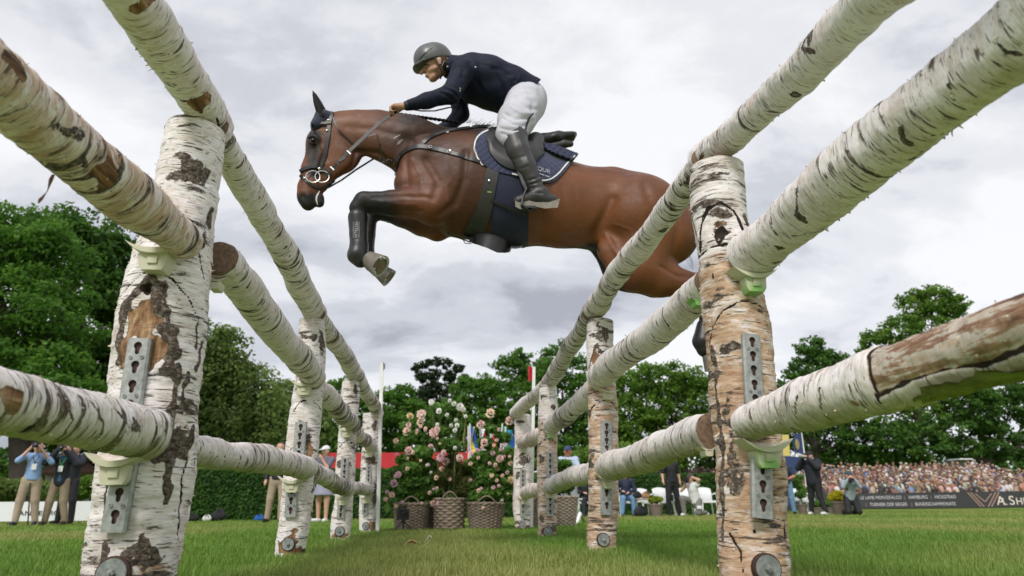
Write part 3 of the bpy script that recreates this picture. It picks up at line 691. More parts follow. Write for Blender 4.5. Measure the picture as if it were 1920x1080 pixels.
# ---- right row posts
def cutR1(lg): return [(PY(1352, 1010, 2.0), (-0.9, -0.35, -0.25), 0.7)]
R1 = make_post('nearest right birch post, tan and peeling below, with a dark knot near its top', YS[1],
    [(1412, 1065, 134), (1402, 900, 134), (1386, 700, 126), (1372, 580, 118), (1362, 480, 110), (1349, 400, 100), (1345, 315, 98)], 5,
    [('line', 'crack', [(1308, 468), (1315, 420), (1330, 396), (1352, 386), (1375, 398), (1392, 425), (1402, 452)], 3.6, 1.1, -.006), ('spot', 'knot', 1352, 404, 22, 14, .85), ('spot', 'crack', 1352, 445, 12, 11, 1.1, -.01), ('spot', 'bare', 1352, 436, 26, 22, .55),
     ('line', 'crack', [(1302, 476), (1340, 464), (1400, 458), (1418, 462)], 2.8, 1.2, -.009), ('spot', 'knot', 1352, 330, 40, 5, .55), ('line', 'knot', [(1400, 400), (1412, 440)], 8, .9, .004), ('line', 'knot', [(1300, 400), (1310, 460)], 6, .8),
     ('line', 'crack', [(1318, 655), (1325, 615), (1345, 585), (1380, 568), (1415, 570), (1435, 600)], 1.8, 1.2, -.005), ('spot', 'knot', 1415, 582, 8, 6, .9), ('spot', 'knot', 1358, 655, 20, 10, .85), ('spot', 'knot', 1345, 545, 14, 6, .5),
     ('line', 'knot', [(1326, 650), (1332, 750), (1340, 850), (1345, 950), (1350, 1010)], 7, .95, .008), ('spot', 'knot', 1352, 850, 14, 30, .6), ('spot', 'knot', 1362, 900, 22, 40, .62), ('spot', 'knot', 1350, 780, 10, 60, .56),
     ('line', 'crack', [(1398, 860), (1400, 900), (1406, 930)], 2.4, 1.1), ('spot', 'knot', 1352, 330, 4, 3, .9), ('spot', 'crack', 1385, 480, 3, 3, 1), ('spot', 'crack', 1330, 520, 2, 6, 1), ('line', 'crack', [(1358, 1000), (1380, 1030), (1392, 1075)], 2.4, 1.1, -.006),
     ('spot', 'knot', 1450, 985, 16, 5, .9), ('line', 'crack', [(1468, 980), (1470, 1010)], 2.4, 1), ('spot', 'crack', 1407, 996, 3, 3, 1), ('spot', 'bare', 1410, 1062, 60, 14, .35)],
    [(1403, 630, 770, 28, 5, 8), (1422, 860, 972, 33, 3, 2)],
    [(1403, 520, 80, 'g', False), (1425, 836, 92, 'g', False), (1310, 562, 26, 'l', True), (1330, 842, 32, 'c', True)], [(1437, 1066, 24)], tan=0.62, hi=True, cuts=cutR1, tanband=(1360, 476))
R2 = make_post('second right birch post from the camera, tan with an orange split knot near the top', YS[2],
    [(1128, 1030, 54), (1129, 930, 57), (1128, 850, 57), (1128, 750, 57), (1126, 680, 52), (1125, 603, 50)], 6,
    [('spot', 'bare', 1120, 672, 9, 14, 1.0, -.006), ('line', 'knot', [(1104, 692), (1112, 665), (1120, 650), (1132, 664), (1138, 685)], 5, .95, .005), ('spot', 'knot', 1128, 625, 20, 18, .62), ('line', 'crack', [(1100, 700), (1125, 698), (1150, 694)], 1.4, 1.1, -.004),
     ('line', 'crack', [(1101, 782), (1106, 764), (1125, 752), (1145, 754), (1155, 768)], 1.3, 1.1, -.003), ('spot', 'knot', 1106, 862, 7, 9, .9), ('spot', 'knot', 1102, 775, 4, 9, .9)],
    [(1136, 790, 850, 18, 4, 0), (1136, 890, 966, 18, 3, 0)], [(1139, 736, 38, 'c', False), (1138, 898, 44, 'c', False)], [(1131, 1012, 11)], tan=0.6, tanband=(1125, 700))
R3 = make_post('third right birch post from the camera, two dark knots low on its tan side', YS[3],
    [(1025, 1006, 34), (1028, 930, 40), (1028, 850, 40), (1028, 780, 37), (1028, 724, 35)], 7,
    [('line', 'crack', [(1010, 840), (1015, 828), (1030, 822), (1043, 832)], 1.2, 1.1, -.003), ('spot', 'knot', 1015, 858, 6, 9, .9), ('spot', 'knot', 1014, 970, 6, 10, .95), ('spot', 'bare', 1026, 997, 12, 9, .6), ('spot', 'knot', 1018, 744, 10, 6, .85), ('spot', 'knot', 1038, 763, 6, 4, .9), ('line', 'crack', [(1010, 786), (1045, 784)], 1.2, 1)],
    [(1031, 848, 905, 11, 5, 0), (1031, 930, 968, 11, 3, 0)], [(1031, 812, 26, 'g', False), (1030, 922, 28, 'c', False)], [(1027, 997, 8)], tan=0.55, tanband=(1028, 785))
R4 = make_post('farthest right birch post, dark grey mottling at mid height', YS[4],
    [(979, 994, 28), (980, 930, 36), (981, 870, 37), (981, 820, 34), (981, 778, 32)], 8,
    [('spot', 'knot', 982, 862, 17, 14, .64), ('line', 'crack', [(966, 862), (975, 852), (985, 850), (996, 860)], 1.1, 1), ('spot', 'knot', 975, 790, 10, 3, .9), ('spot', 'knot', 970, 890, 6, 10, .8), ('spot', 'bare', 979, 990, 16, 6, .8)],
    [(980, 880, 915, 9, 4, 0), (980, 935, 968, 9, 3, 0)], [(982, 838, 22, 'c', False), (982, 936, 22, 'c', False)], [(980, 985, 6)], tan=0.2)
# ---- rails. near rails reach back past the camera's side
def nearB(px, py, X, Yend, A):
    """second point of a rail through A and the picture point (px,py) at plane X, prolonged to Yend"""
    E_ = PX(px, py, X); d = E_-A; t = (Yend-A[1])/d[1]; return A+d*t, E_
YN = 0.15
def near(label, a, wa, e, we, X, Ya, seed, **kw):
    A = PY(a[0], a[1], Ya); B, E_ = nearB(e[0], e[1], X, YN, A)
    rA = wa/2*mpp(A); rE = we/2*mpp(E_); t = (YN-A[1])/(E_[1]-A[1]); rB = rA+(rE-rA)*t
    rB = min(max(rB, rA*0.9), rA*1.15)
    return rail(label, A, B, wa, 2*rB/mpp(B) if mpp(B) > 0 else -1, seed, **kw)
_orail = rail
def rail(label, A, B, wA, wB, seed, feats=(), green=0.0, tan=0.05, rings=0.5, hi=0, flakes=150, rB=None, rough=1.0):
    rA = wA/2*mpp(A)*.95; rBv = rB*.95 if rB else wB/2*mpp(B)*.95
    nu, nv = [(44, 80), (80, 150), (112, 270)][hi]
    lg = Log([A, B], [rA, rBv], nu, nv, seed, tan=tan, green=green, rings=rings, rough=rough)
    for f in feats: getattr(lg, f[0])(*f[1:])
    me = lg.mesh('birch_rail'); V = arr(me)-np.array(A, np.float32); me.vertices.foreach_set('co', V.ravel()); me.update()
    o = bpy.data.objects.new('birch_rail', me); COL.objects.link(o); o.location = Vector([float(a) for a in A])
    tag(o, label, 'rail', 'birch rails of the two jump fences')
    if flakes:
        fo = lg.flakes(flakes, [0.010, 0.012, 0.012][hi], seed+9).build('bark_curl', FLAKE, None); fo.parent = o
        fo.matrix_parent_inverse = Matrix.Translation(o.location).inverted(); fo['kind'] = 'stuff'
    lg.o = o; return lg
def near(label, a, wa, e, we, X, Ya, seed, ratio=1.1, **kw):
    A = PY(a[0], a[1], Ya); B, E_ = nearB(e[0], e[1], X, YN, A); rA = wa/2*mpp(A)
    return rail(label, A, B, wa, 0, seed, rB=rA*ratio, hi=2, **kw)
xL, xR = -0.894, 1.03
# left, nearest the camera
T0 = near('top left rail passing over the nearest left post, two cut branch scars', (404, 238), 72, (262, 20), 105, xL+0.02, 2.30, 11, ratio=1.12,
     feats=[('spot', 'bare', 370, 190, 17, 24, 1.0, .004), ('spot', 'bare', 262, 6, 28, 12, 1.0, .004), ('line', 'knot', [(340, 75), (325, 90), (305, 95)], 3.5, .9), ('spot', 'knot', 318, 133, 6, 4, .9), ('line', 'knot', [(295, 160), (315, 162), (335, 157)], 2.5, .9),
            ('spot', 'knot', 345, 190, 12, 5, .8), ('line', 'crack', [(402, 215), (408, 240)], 2.4, .9)], rings=0.2, flakes=220)
M0 = near('middle left rail ending on the nearest left post, brown where its bark is torn', (346, 452), 78, (0, 174), 108, xL-0.04, 2.08, 12, ratio=1.36, tan=.50,
     feats=[('spot', 'bare', 185, 318, 40, 32, .95, -.004), ('spot', 'bare', 22, 135, 26, 38, .75), ('spot', 'knot', 95, 230, 15, 22, .62), ('spot', 'knot', 125, 245, 16, 26, .6), ('line', 'knot', [(190, 300), (215, 325)], 4, .9), ('spot', 'knot', 140, 300, 10, 16, .62), ('spot', 'knot', 200, 398, 14, 6, .8)], rings=.55, flakes=420)
B0 = near('bottom left rail ending on the nearest left post, green underneath', (280, 813), 90, (0, 763), 150, xL-0.03, 2.06, 13, ratio=1.02, green=.75,
     feats=[('spot', 'bare', 8, 755, 22, 34, 1.0, -.004), ('spot', 'knot', 60, 805, 18, 22, .66), ('line', 'knot', [(100, 745), (120, 790), (110, 830)], 8, .72), ('line', 'knot', [(165, 755), (180, 800), (175, 840)], 6, .66), ('spot', 'knot', 235, 800, 20, 30, .58), ('line', 'knot', [(205, 762), (225, 800)], 5, .66), ('spot', 'crack', 45, 815, 14, 12, .8)], rings=.62, flakes=380)
FLK = FLAKE
mb = MB()
for (x, y), dr_, n in (((100, 352), (-.0015, -.001, -.0125), 7),):
    p = PY(x, y-25 if n == 7 else y, 1.35 if n != 7 else 1.45); pts = [p]
    for k in range(n): p = p+np.array(dr_)*(1-.05*k)+np.array([.0022*math.sin(k*1.1+x)-.0012*(k > 3)*1.0, .001*math.cos(k), 0]); pts.append(p)
    V = []
    for k, p in enumerate(pts): w_ = (.0034+.0012*math.sin(k*1.3))*(1 if k < len(pts)-1 else .3); a_ = k*.5; V += [p+np.array([math.cos(a_), math.sin(a_)*.5, 0])*w_, p-np.array([math.cos(a_), math.sin(a_)*.5, 0])*w_]
    mb.add(V, [(2*k, 2*k+1, 2*k+3, 2*k+2) for k in range(len(pts)-1)])
o = mb.build('hanging_bark_strip', FLAKE_D); o.parent = M0.o; o.matrix_parent_inverse = Matrix.Translation(M0.o.location).inverted(); o['kind'] = 'stuff'; sm_ = o.modifiers.new('s', 'SOLIDIFY'); sm_.thickness = .0015
# right, nearest the camera
T1 = near('top right rail passing over the nearest right post', (1316, 300), 56, (1636, 12), 82, xR, 2.38, 14, ratio=1.1,
     feats=[('spot', 'knot', 1515, 72, 22, 12, .8), ('line', 'knot', [(1500, 60), (1505, 90), (1540, 90)], 5, .9), ('spot', 'knot', 1490, 175, 12, 16, .8), ('line', 'knot', [(1395, 232), (1412, 252)], 5, .9), ('spot', 'bare', 1485, 200, 8, 8, .8), ('line', 'bare', [(1322, 280), (1318, 305)], 4, 1)], rings=.4, flakes=220)
M1 = near('middle right rail ending on the nearest right post, black cracks round it', (1404, 482), 86, (1920, 62), 130, xR+0.12, 2.08, 15, ratio=1.12,
     feats=[('line', 'knot', [(1500, 360), (1505, 395), (1515, 415)], 5, .95), ('spot', 'knot', 1512, 410, 9, 10, .9), ('line', 'knot', [(1445, 405), (1455, 430), (1468, 440)], 4, .95), ('line', 'knot', [(1600, 285), (1612, 310)], 3, .9), ('line', 'knot', [(1695, 240), (1700, 260), (1712, 275)], 7, .95), ('spot', 'knot', 1625, 210, 9, 12, .85), ('line', 'knot', [(1490, 440), (1530, 440)], 4, .95),
            ('spot', 'knot', 1462, 462, 12, 6, .8), ('line', 'knot', [(1700, 310), (1735, 300)], 5, .8), ('line', 'knot', [(1790, 150), (1800, 180)], 4, .85), ('spot', 'knot', 1445, 500, 18, 6, .7), ('line', 'knot', [(1865, 68), (1890, 85), (1920, 95)], 5, .95), ('line', 'knot', [(1745, 255), (1775, 262), (1800, 262)], 3, .85)], rings=.15, flakes=240)
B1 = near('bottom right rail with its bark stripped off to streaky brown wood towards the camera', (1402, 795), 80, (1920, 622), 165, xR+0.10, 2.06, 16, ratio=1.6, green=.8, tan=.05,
     feats=[('line', 'knot', [(1545, 725), (1550, 760), (1558, 790)], 4, .85), ('line', 'knot', [(1505, 740), (1505, 770)], 3, .85), ('line', 'knot', [(1600, 705), (1612, 740)], 3, .7), ('spot', 'bare', 1610, 748, 6, 8, .9)], rings=.15, flakes=260)

# the stripped stretch of the bottom right rail, with its torn bark edge and hanging sheets
GREENB = plain('green_bark_underside', (.19, .21, .07), .8, .45, 40, bstr=.4)  # plain green colour for the torn sheets below the rail
def add_strip(lg):
    Ls = lg.uv(1645, 730)[1]; wob = .03*fbm(np.stack([np.cos(lg.T), np.sin(lg.T), lg.L*2], -1)*2.2, 2)
    d = lg.L-Ls+wob
    up = np.array([0, 0, 1.0]); low = lg.nrm@up
    f = np.clip(.5+d/.014, 0, 1); lg.strip = f*np.clip(.5+(low+.58+.9*fbm(lg.q*5, 3))*6, 0, 1)
    lg.dr -= .007*lg.strip
    lg.crack = np.maximum(lg.crack, np.clip(1.3-np.abs(d-.006)/.006, 0, 1)*(low > -.75)*.9)
    lg.crack = np.maximum(lg.crack, np.clip(1.2-np.abs(low+.56+.9*fbm(lg.q*5, 3))/(.02+.16*lg.w3), 0, 1)*(d > 0)*.75)
def redo_B1():
    lg = B1; add_strip(lg); me = lg.mesh('birch_rail_b'); A = np.array(lg.o.location); V = arr(me)-A.astype(np.float32); me.vertices.foreach_set('co', V.ravel()); me.update(); lg.o.data = me
    Ls = lg.uv(1650, 730)[1]; n = 0
    up = np.array([0, 0, 1.0]); thd = math.atan2(-(lg.e2@up), -(lg.e1@up))      # theta of straight down
    sg = 1 if thd > 0 else -1; thc = 0.0
    for a0, a1, l0, l1, lift, mt, sd_ in ((thd, thd-sg*.85, Ls+.02, Ls+.42, .028, GREENB, 1), (thd, thd-sg*1.0, Ls+.34, Ls+.80, .04, GREENB, 2)):
        o = lg.sheet(a0, a1, l0, l1, lift, seed=sd_).build('torn_bark_sheet', mt, None, True); o.parent = lg.o; o.matrix_parent_inverse = Matrix.Translation(lg.o.location).inverted()
redo_B1()
def mid(label, a, wa, Ya, b, wb, Yb, seed, **kw):
    return rail(label, PY(a[0], a[1], Ya), PY(b[0], b[1], Yb), wa, wb, seed, **kw)
side = ['left', 'right']
def ringfeats(a, b, n, seed, ch='knot'):
    rs = random.Random(seed); fs = []
    for i in range(n):
        t = (i+rs.uniform(.15, .85))/n; x = a[0]+(b[0]-a[0])*t; y = a[1]+(b[1]-a[1])*t
        L = math.hypot(b[0]-a[0], b[1]-a[1]); nx, ny = -(b[1]-a[1])/L, (b[0]-a[0])/L; w = (22 if abs(a[1]-b[1]) > 60 else 16)*(1.2-0.8*t)*rs.uniform(.5, 1.0); o = rs.uniform(-8, 8)*(1-t*.5)
        fs.append(('line', ch, [(x+nx*(o-w), y+ny*(o-w)), (x+nx*o+rs.uniform(-2, 2), y+ny*o), (x+nx*(o+w), y+ny*(o+w))], rs.uniform(1.2, 4.0)*(1.1-.7*t), rs.uniform(.75, 1.0)))
    return fs
mid('top left rail between the first and second posts', (402, 240), 62, 2.22, (594, 590), 44, 4.56, 21, hi=1, rings=.4, flakes=160, feats=ringfeats((412, 268), (594, 590), 11, 1))
mid('top left rail between the second and third posts', (593, 587), 37, 4.46, (670, 706), 31, 6.86, 22, rings=.5, flakes=40, feats=ringfeats((603, 600), (670, 706), 6, 2))
mid('top left rail ending at the tall white pole', (669, 705), 28, 6.78, (709, 776), 24, 9.12, 23, rings=.5, flakes=20, feats=ringfeats((676, 716), (709, 776), 5, 3))
mid('middle left rail with brown cut end beside the nearest left post', (413, 484), 72, 2.32, (588, 706), 49, 4.39, 24, hi=1, rings=.4, flakes=160, tan=.1, feats=ringfeats((419, 488), (588, 706), 10, 4))
mid('middle left rail between the second and third posts', (584, 718), 42, 4.60, (662, 796), 32, 6.68, 25, rings=.6, flakes=40, feats=ringfeats((608, 738), (662, 796), 7, 5))
mid('middle left rail between the third and farthest posts', (654, 798), 28, 6.86, (695, 836), 24, 8.94, 26, rings=.6, flakes=20, tan=.2, feats=ringfeats((670, 808), (695, 836), 4, 6))
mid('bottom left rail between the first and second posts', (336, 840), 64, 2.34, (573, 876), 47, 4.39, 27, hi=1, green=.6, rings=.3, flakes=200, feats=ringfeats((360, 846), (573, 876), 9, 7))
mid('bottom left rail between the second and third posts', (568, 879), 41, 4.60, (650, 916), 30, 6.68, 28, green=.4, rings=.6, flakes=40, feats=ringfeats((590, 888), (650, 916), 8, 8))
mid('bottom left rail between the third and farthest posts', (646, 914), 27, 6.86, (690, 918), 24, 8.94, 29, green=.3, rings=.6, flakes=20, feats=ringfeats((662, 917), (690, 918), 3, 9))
mid('top right rail between the first and second posts, in front of the horse', (1320, 298), 52, 2.30, (1108, 588), 42, 4.58, 31, hi=1, rings=.5, flakes=200, tan=.1, feats=ringfeats((1312, 312), (1108, 588), 12, 10)+[('spot', 'knot', 1240, 430, 10, 14, .9), ('spot', 'knot', 1290, 335, 9, 18, .9), ('spot', 'knot', 1262, 385, 12, 8, .85)])
mid('top right rail between the second and third posts', (1110, 590), 36, 4.50, (1030, 716), 32, 6.86, 32, rings=.5, flakes=40, feats=ringfeats((1106, 616), (1030, 716), 5, 11))
mid('top right rail over the farthest right post', (1030, 718), 29, 6.80, (966, 776), 25, 9.14, 33, rings=.5, flakes=20, feats=ringfeats((1020, 736), (966, 776), 4, 12))
mid('middle right rail between the first and second posts, dark rings round it', (1334, 532), 70, 2.34, (1124, 706), 52, 4.39, 34, hi=1, rings=.35, flakes=160, feats=ringfeats((1306, 552), (1124, 706), 11, 13))
mid('middle right rail between the second and third posts, with a round cut knot', (1124, 724), 44, 4.60, (1034, 798), 34, 6.68, 35, rings=.5, flakes=40, tan=.1, feats=ringfeats((1098, 742), (1034, 798), 6, 14)+[('spot', 'bare', 1072, 778, 5, 9, .9)])
mid('middle right rail reaching the farthest right post', (1030, 811), 30, 6.86, (980, 828), 27, 8.94, 36, rings=.5, flakes=20, tan=.4, feats=ringfeats((1013, 818), (980, 828), 3, 15))
mid('bottom right rail between the first and second posts, green under its black rings', (1342, 808), 76, 2.34, (1138, 876), 53, 4.39, 37, hi=1, rings=.2, green=.8, flakes=220, feats=ringfeats((1326, 815), (1138, 876), 12, 16)+[('spot', 'bare', 1326, 800, 6, 50, 1)])
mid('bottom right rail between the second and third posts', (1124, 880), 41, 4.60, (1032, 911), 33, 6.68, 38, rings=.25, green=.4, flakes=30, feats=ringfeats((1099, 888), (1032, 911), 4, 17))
mid('bottom right rail reaching the farthest right post', (1032, 912), 28, 6.86, (984, 925), 25, 8.94, 39, rings=.4, tan=.3, flakes=20, feats=ringfeats((1015, 917), (984, 925), 3, 18))
# ------------------------------------------------------------------ ground and grass
def ground_mat():
    m, nt, bs = new_mat('lawn'); tc = nt.nodes.new('ShaderNodeTexCoord'); g = tc.outputs['Object']
    f = noise(nt, g, 0.35, 5, 0.6); f2 = noise(nt, vmul(nt, g, (9, 2.5, 1)), 1.0, 6, 0.7); f3 = noise(nt, g, 60, 3, 0.7)
    a = ramp(nt, f3, [(0.3, (0.05, 0.10, 0.013)), (0.7, (0.15, 0.26, 0.035))]); b = ramp(nt, f3, [(0.3, (0.13, 0.19, 0.03)), (0.7, (0.32, 0.38, 0.09))])
    c = mixc(nt, ramp(nt, math_(nt, 'ADD', math_(nt, 'MULTIPLY', f, 0.6), math_(nt, 'MULTIPLY', f2, 0.4)), [(0.42, 0.15), (0.62, 1.0)]), a, b)
    nt.links.new(c, bs.inputs['Base Color']); bs.inputs['Roughness'].default_value = 0.9; bs.inputs['Specular IOR Level'].default_value = 0.1
    bump(nt, bs, f3, 0.6, 0.02); return m
n_ = 60; xs = np.linspace(-1, 1, n_+1); xs = np.sign(xs)*np.abs(xs)**2.2*450
gx, gy = np.meshgrid(xs, xs, indexing='ij'); gz = 0.02*fbm(np.stack([gx*.2, gy*.2, gx*0], -1), 3); gz = gz*np.clip((np.hypot(gx, gy)-1)/6, 0, 1)
i = np.arange(n_)[:, None]*(n_+1); k = np.arange(n_)[None, :]
ground = link('lawn', mesh_np('lawn', np.stack([gx, gy, gz-0.01], -1).reshape(-1, 3), np.stack([i+k, i+n_+1+k, i+n_+2+k, i+k+1], -1).reshape(-1, 4)), ground_mat()); tag(ground, kind='structure')
def grass_mat():
    m, nt, bs = new_mat('grass_blade'); t = getattr_(nt, 'gt'); rr = getattr_(nt, 'gr'); yy = getattr_(nt, 'gy')
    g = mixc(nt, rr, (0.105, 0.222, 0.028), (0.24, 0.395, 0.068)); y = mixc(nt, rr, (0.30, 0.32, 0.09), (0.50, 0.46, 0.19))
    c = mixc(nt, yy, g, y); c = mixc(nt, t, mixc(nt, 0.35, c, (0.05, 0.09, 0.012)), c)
    nt.links.new(c, bs.inputs['Base Color']); bs.inputs['Roughness'].default_value = 0.55; bs.inputs['Specular IOR Level'].default_value = 0.3
    tr = nt.nodes.new('ShaderNodeBsdfTranslucent'); nt.links.new(c, tr.inputs['Color']); mx = nt.nodes.new('ShaderNodeMixShader'); mx.inputs[0].default_value = 0.35
    nt.links.new(bs.outputs[0], mx.inputs[1]); nt.links.new(tr.outputs[0], mx.inputs[2]); nt.links.new(mx.outputs[0], nt.nodes['Material Output'].inputs[0]); return m
def scatter(nn, d0, d1, power, ang=0.78):
    """points in the viewing wedge with areal density falling as d**-power"""
    u = rng.random(nn); e = 2-power
    d = (d0**e + u*(d1**e-d0**e))**(1/e) if abs(e) > 1e-6 else d0*(d1/d0)**u
    a = rng.uniform(-ang, ang, nn)+YAW
    return d*np.sin(a)/1.0, d*np.cos(a), d
def blades(nn, d0, d1, power, hbase, wbase, name, segs=2):
    x, y, d = scatter(nn, d0, d1, power)
    cl = vnoise(np.stack([x*2.3, y*2.3, x*0], -1)); keep = rng.random(nn) < 0.55+0.6*cl; x, y, d, cl = x[keep], y[keep], d[keep], cl[keep]; nn = len(x)
    h = hbase*(0.55+0.7*rng.random(nn))*(0.75+0.5*cl)*(1+0.0*d); w = wbase*(0.7+0.6*rng.random(nn))*np.maximum(1, d/4.5)
    az = rng.uniform(0, 2*np.pi, nn); lean = rng.uniform(0.05, 0.75, nn)*h; fx, fy = np.cos(az), np.sin(az); sx, sy = -fy, fx
    z0 = -0.012+0*x; lv = [0, 0.5, 1.0] if segs == 2 else [0, 1.0]
    V = []; T = []
    for t in lv[:-1]:
        for sg in (-1, 1):
            V.append(np.stack([x+fx*lean*t**2+sx*w*sg*(1-t*.35), y+fy*lean*t**2+sy*w*sg*(1-t*.35), z0+h*t*(1-.12*t)], 1)); T.append(np.full(nn, t))
    V.append(np.stack([x+fx*lean, y+fy*lean, z0+h*0.9], 1)); T.append(np.ones(nn))
    k = len(V); V = np.stack(V, 1).reshape(-1, 3); T = np.stack(T, 1).ravel(); b = np.arange(nn)[:, None]*k
    if segs == 2: Fq = np.concatenate([b+np.array([[0, 1, 3]]), b+np.array([[0, 3, 2]]), b+np.array([[2, 3, 4]])])
    else: Fq = b+np.array([[0, 1, 2]])
    me = mesh_np(name, V, Fq, False)
    yel = np.clip((vnoise(np.stack([x*.55, y*.35, x*0+4], -1))-.5)*2.6-.15+np.clip((d-5.5)/9, 0, .75), 0, 1)
    yel = np.clip(yel*0.8+0.25*(rng.random(nn) < .12), 0, 1)
    attr(me, 'gt', T); attr(me, 'gr', np.repeat(rng.random(nn)*.75+.25*vnoise(np.stack([x*1.3, y*1.3, x*0], -1)), k)); attr(me, 'gy', np.repeat(yel, k)); return me
GRASSM = grass_mat()
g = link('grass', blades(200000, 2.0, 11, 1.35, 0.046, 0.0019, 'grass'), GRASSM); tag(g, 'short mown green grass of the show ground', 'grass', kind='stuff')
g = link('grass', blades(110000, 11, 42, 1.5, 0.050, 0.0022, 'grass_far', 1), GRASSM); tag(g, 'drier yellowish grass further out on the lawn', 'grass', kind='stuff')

for (px, py, l, c, lb) in ((768, 1024, .075, (.48, .30, .15), 'curled orange brown bark chip lying in the grass between the fences'), (803, 1014, .03, (.62, .6, .56), 'tiny white fleck lying in the grass right of the bark chip')):
    p = CO+ray(px, py)*((.04-CO[2])/ray(px, py)[2]); mb = MB(); V = []
    for i in range(6):
        t = i/5; V += [p+np.array([l*(t-.5), .012, .018*math.sin(t*2.6)]), p+np.array([l*(t-.5)+.006, -.012, .03*math.sin(t*2.6)+.004])]
    mb.add(V, [(2*i, 2*i+2, 2*i+3, 2*i+1) for i in range(5)]); o = mb.build('bark_chip', plain('chip', c, .8, .2, 80)); sm_ = o.modifiers.new('s', 'SOLIDIFY'); sm_.thickness = .004; tag(o, lb, 'bark chip')
# ------------------------------------------------------------------ horse
YH = 4.25
def H(px, py, dy=0.0): return PY(px, py, YH+dy)
MP = mpp(H(950, 350))
hs = SDF()
def hp(px, py, r, dy=0.0): return (H(px, py, dy), r*mpp(H(px, py, dy)))
def hch(pts, k, sc=(1, 1, 1)):
    hs.chain([hp(*p) for p in pts], k, sc)
# barrel (wide), squeezed a little across
W8 = (1, .80, 1)
hs.chain([hp(812, 322, 62), hp(872, 342, 104), hp(955, 364, 101), hp(1050, 384, 80), hp(1125, 392, 77), hp(1190, 402, 82)], 0.05, W8)
hs.chain([hp(898, 262, 30), hp(960, 290, 30), hp(1080, 345, 34)], 0.06, (1, .7, 1))          # withers and back
for sd in (-1, 1):
    hs.cap(*[hp(1205, 402, 0, sd*.13)[0], hp(1242, 432, 0, sd*.12)[0]], 76*MP, 68*MP, 0.05, (1, .8, 1))   # haunch
hs.cap(hp(1150, 345, 0)[0], hp(1225, 372, 0)[0], 28*MP, 24*MP, 0.07)                          # croup
# neck
NK = (1, .50, 1)
hs.chain([hp(822, 300, 72), hp(762, 268, 53), hp(705, 250, 43), hp(655, 243, 35), hp(634, 237, 27)], 0.05, NK)
hs.cap(hp(770, 300, 0)[0], hp(700, 272, 0)[0], 24*MP, 14*MP, 0.03, (1, .6, 1))                # windpipe line
# head
HD = (1, .60, 1)
hs.chain([hp(616, 240, 25), hp(602, 266, 25), hp(588, 318, 21), hp(581, 352, 19)], 0.03, HD)
hs.chain([hp(640, 288, 31), hp(622, 310, 22), hp(602, 346, 15)], 0.04, (1, .52, 1))
hs.cap(hp(628, 262, 0)[0], hp(646, 300, 0)[0], 30*MP, 23*MP, 0.04, (1, .52, 1))
hs.chain([hp(578, 352, 19), hp(576, 370, 16.5), hp(578, 383, 13)], 0.03, (1, .85, 1))          # muzzle
hs.cap(hp(598, 372, 0)[0], hp(599, 380, 0)[0], 10*MP, 9.5*MP, 0.012, (1, .9, 1))               # chin
for sd in (-1, 1):
    hs.cap(hp(590, 262, 0, sd*.055)[0], hp(592, 268, 0, sd*.055)[0], 8*MP, 8*MP, 0.02)         # eye bulge
    hs.sub(hp(566, 367, 0, sd*.060)[0], hp(570, 374, 0, sd*.062)[0], 5.5*MP, 4.5*MP, 0.01)       # nostril
    hs.cap(hp(600, 280, 0, sd*.052)[0], hp(590, 316, 0, sd*.042)[0], 5*MP, 3.5*MP, 0.03)         # cheek ridge
    hs.sub(hp(584, 389, 0, sd*.045)[0], hp(596, 376, 0, sd*.055)[0], 2*MP, 2*MP, 0.008)         # mouth line
    # shoulder and triceps masses, breast
    hs.cap(hp(800, 292, 0, sd*.15)[0], hp(772, 345, 0, sd*.13)[0], 40*MP, 32*MP, 0.05, (1, .8, 1))
    hs.cap(hp(855, 330, 0, sd*.19)[0], hp(815, 380, 0, sd*.17)[0], 34*MP, 32*MP, 0.05, (1, .8, 1))
# forelegs  (near = -)
def foreleg(dy, P, elb):
    hs.cap(hp(800, 350, 0, dy*.8)[0], hp(*elb[:2], 0, dy)[0], 40*MP, elb[2]*MP, 0.05, (1, .9, 1))
    hs.chain([hp(*elb[:2], elb[2], dy)]+[hp(x, y, r, dy) for x, y, r in P], 0.022)
foreleg(-.17, [(772, 380, 29), (735, 381, 24), (705, 380, 20), (683, 379, 19.5), (671, 390, 15), (673, 410, 13), (674, 448, 11), (673, 474, 14), (680, 486, 12.5), (692, 492, 12)], (812, 385, 36))
foreleg(.15, [(790, 418, 24), (752, 405, 20), (722, 396, 18), (703, 392, 18), (694, 406, 14), (690, 440, 11), (684, 472, 13), (696, 496, 12), (706, 506, 11)], (820, 430, 22))
# hind legs
for sd, ox in ((-1, 0), (1, -16)):
    dy = sd*.14
    hs.chain([hp(1225+ox*.3, 440, 66, dy), hp(1200+ox, 500, 48, dy*1.1), hp(1236+ox*.5, 520, 37, dy), hp(1275, 530, 25, dy), hp(1312, 528, 16, dy*.8)], 0.035, (1, .78, 1))
    hs.cap(hp(1150+ox, 470, 0, dy*.9)[0], hp(1180+ox, 500, 0, dy)[0], 30*MP if sd < 0 else 24*MP, 40*MP, 0.04, (1, .6, 1))
    hs.chain([hp(1312, 528, 16, dy*.8), hp(1322, 560, 12, dy*.8), hp(1322, 615, 11, dy*.8), hp(1320, 640, 14, dy*.8), hp(1326, 660, 11, dy*.8)], 0.02)
hme = hs.mesh('horse_body', 0.0105, 3)
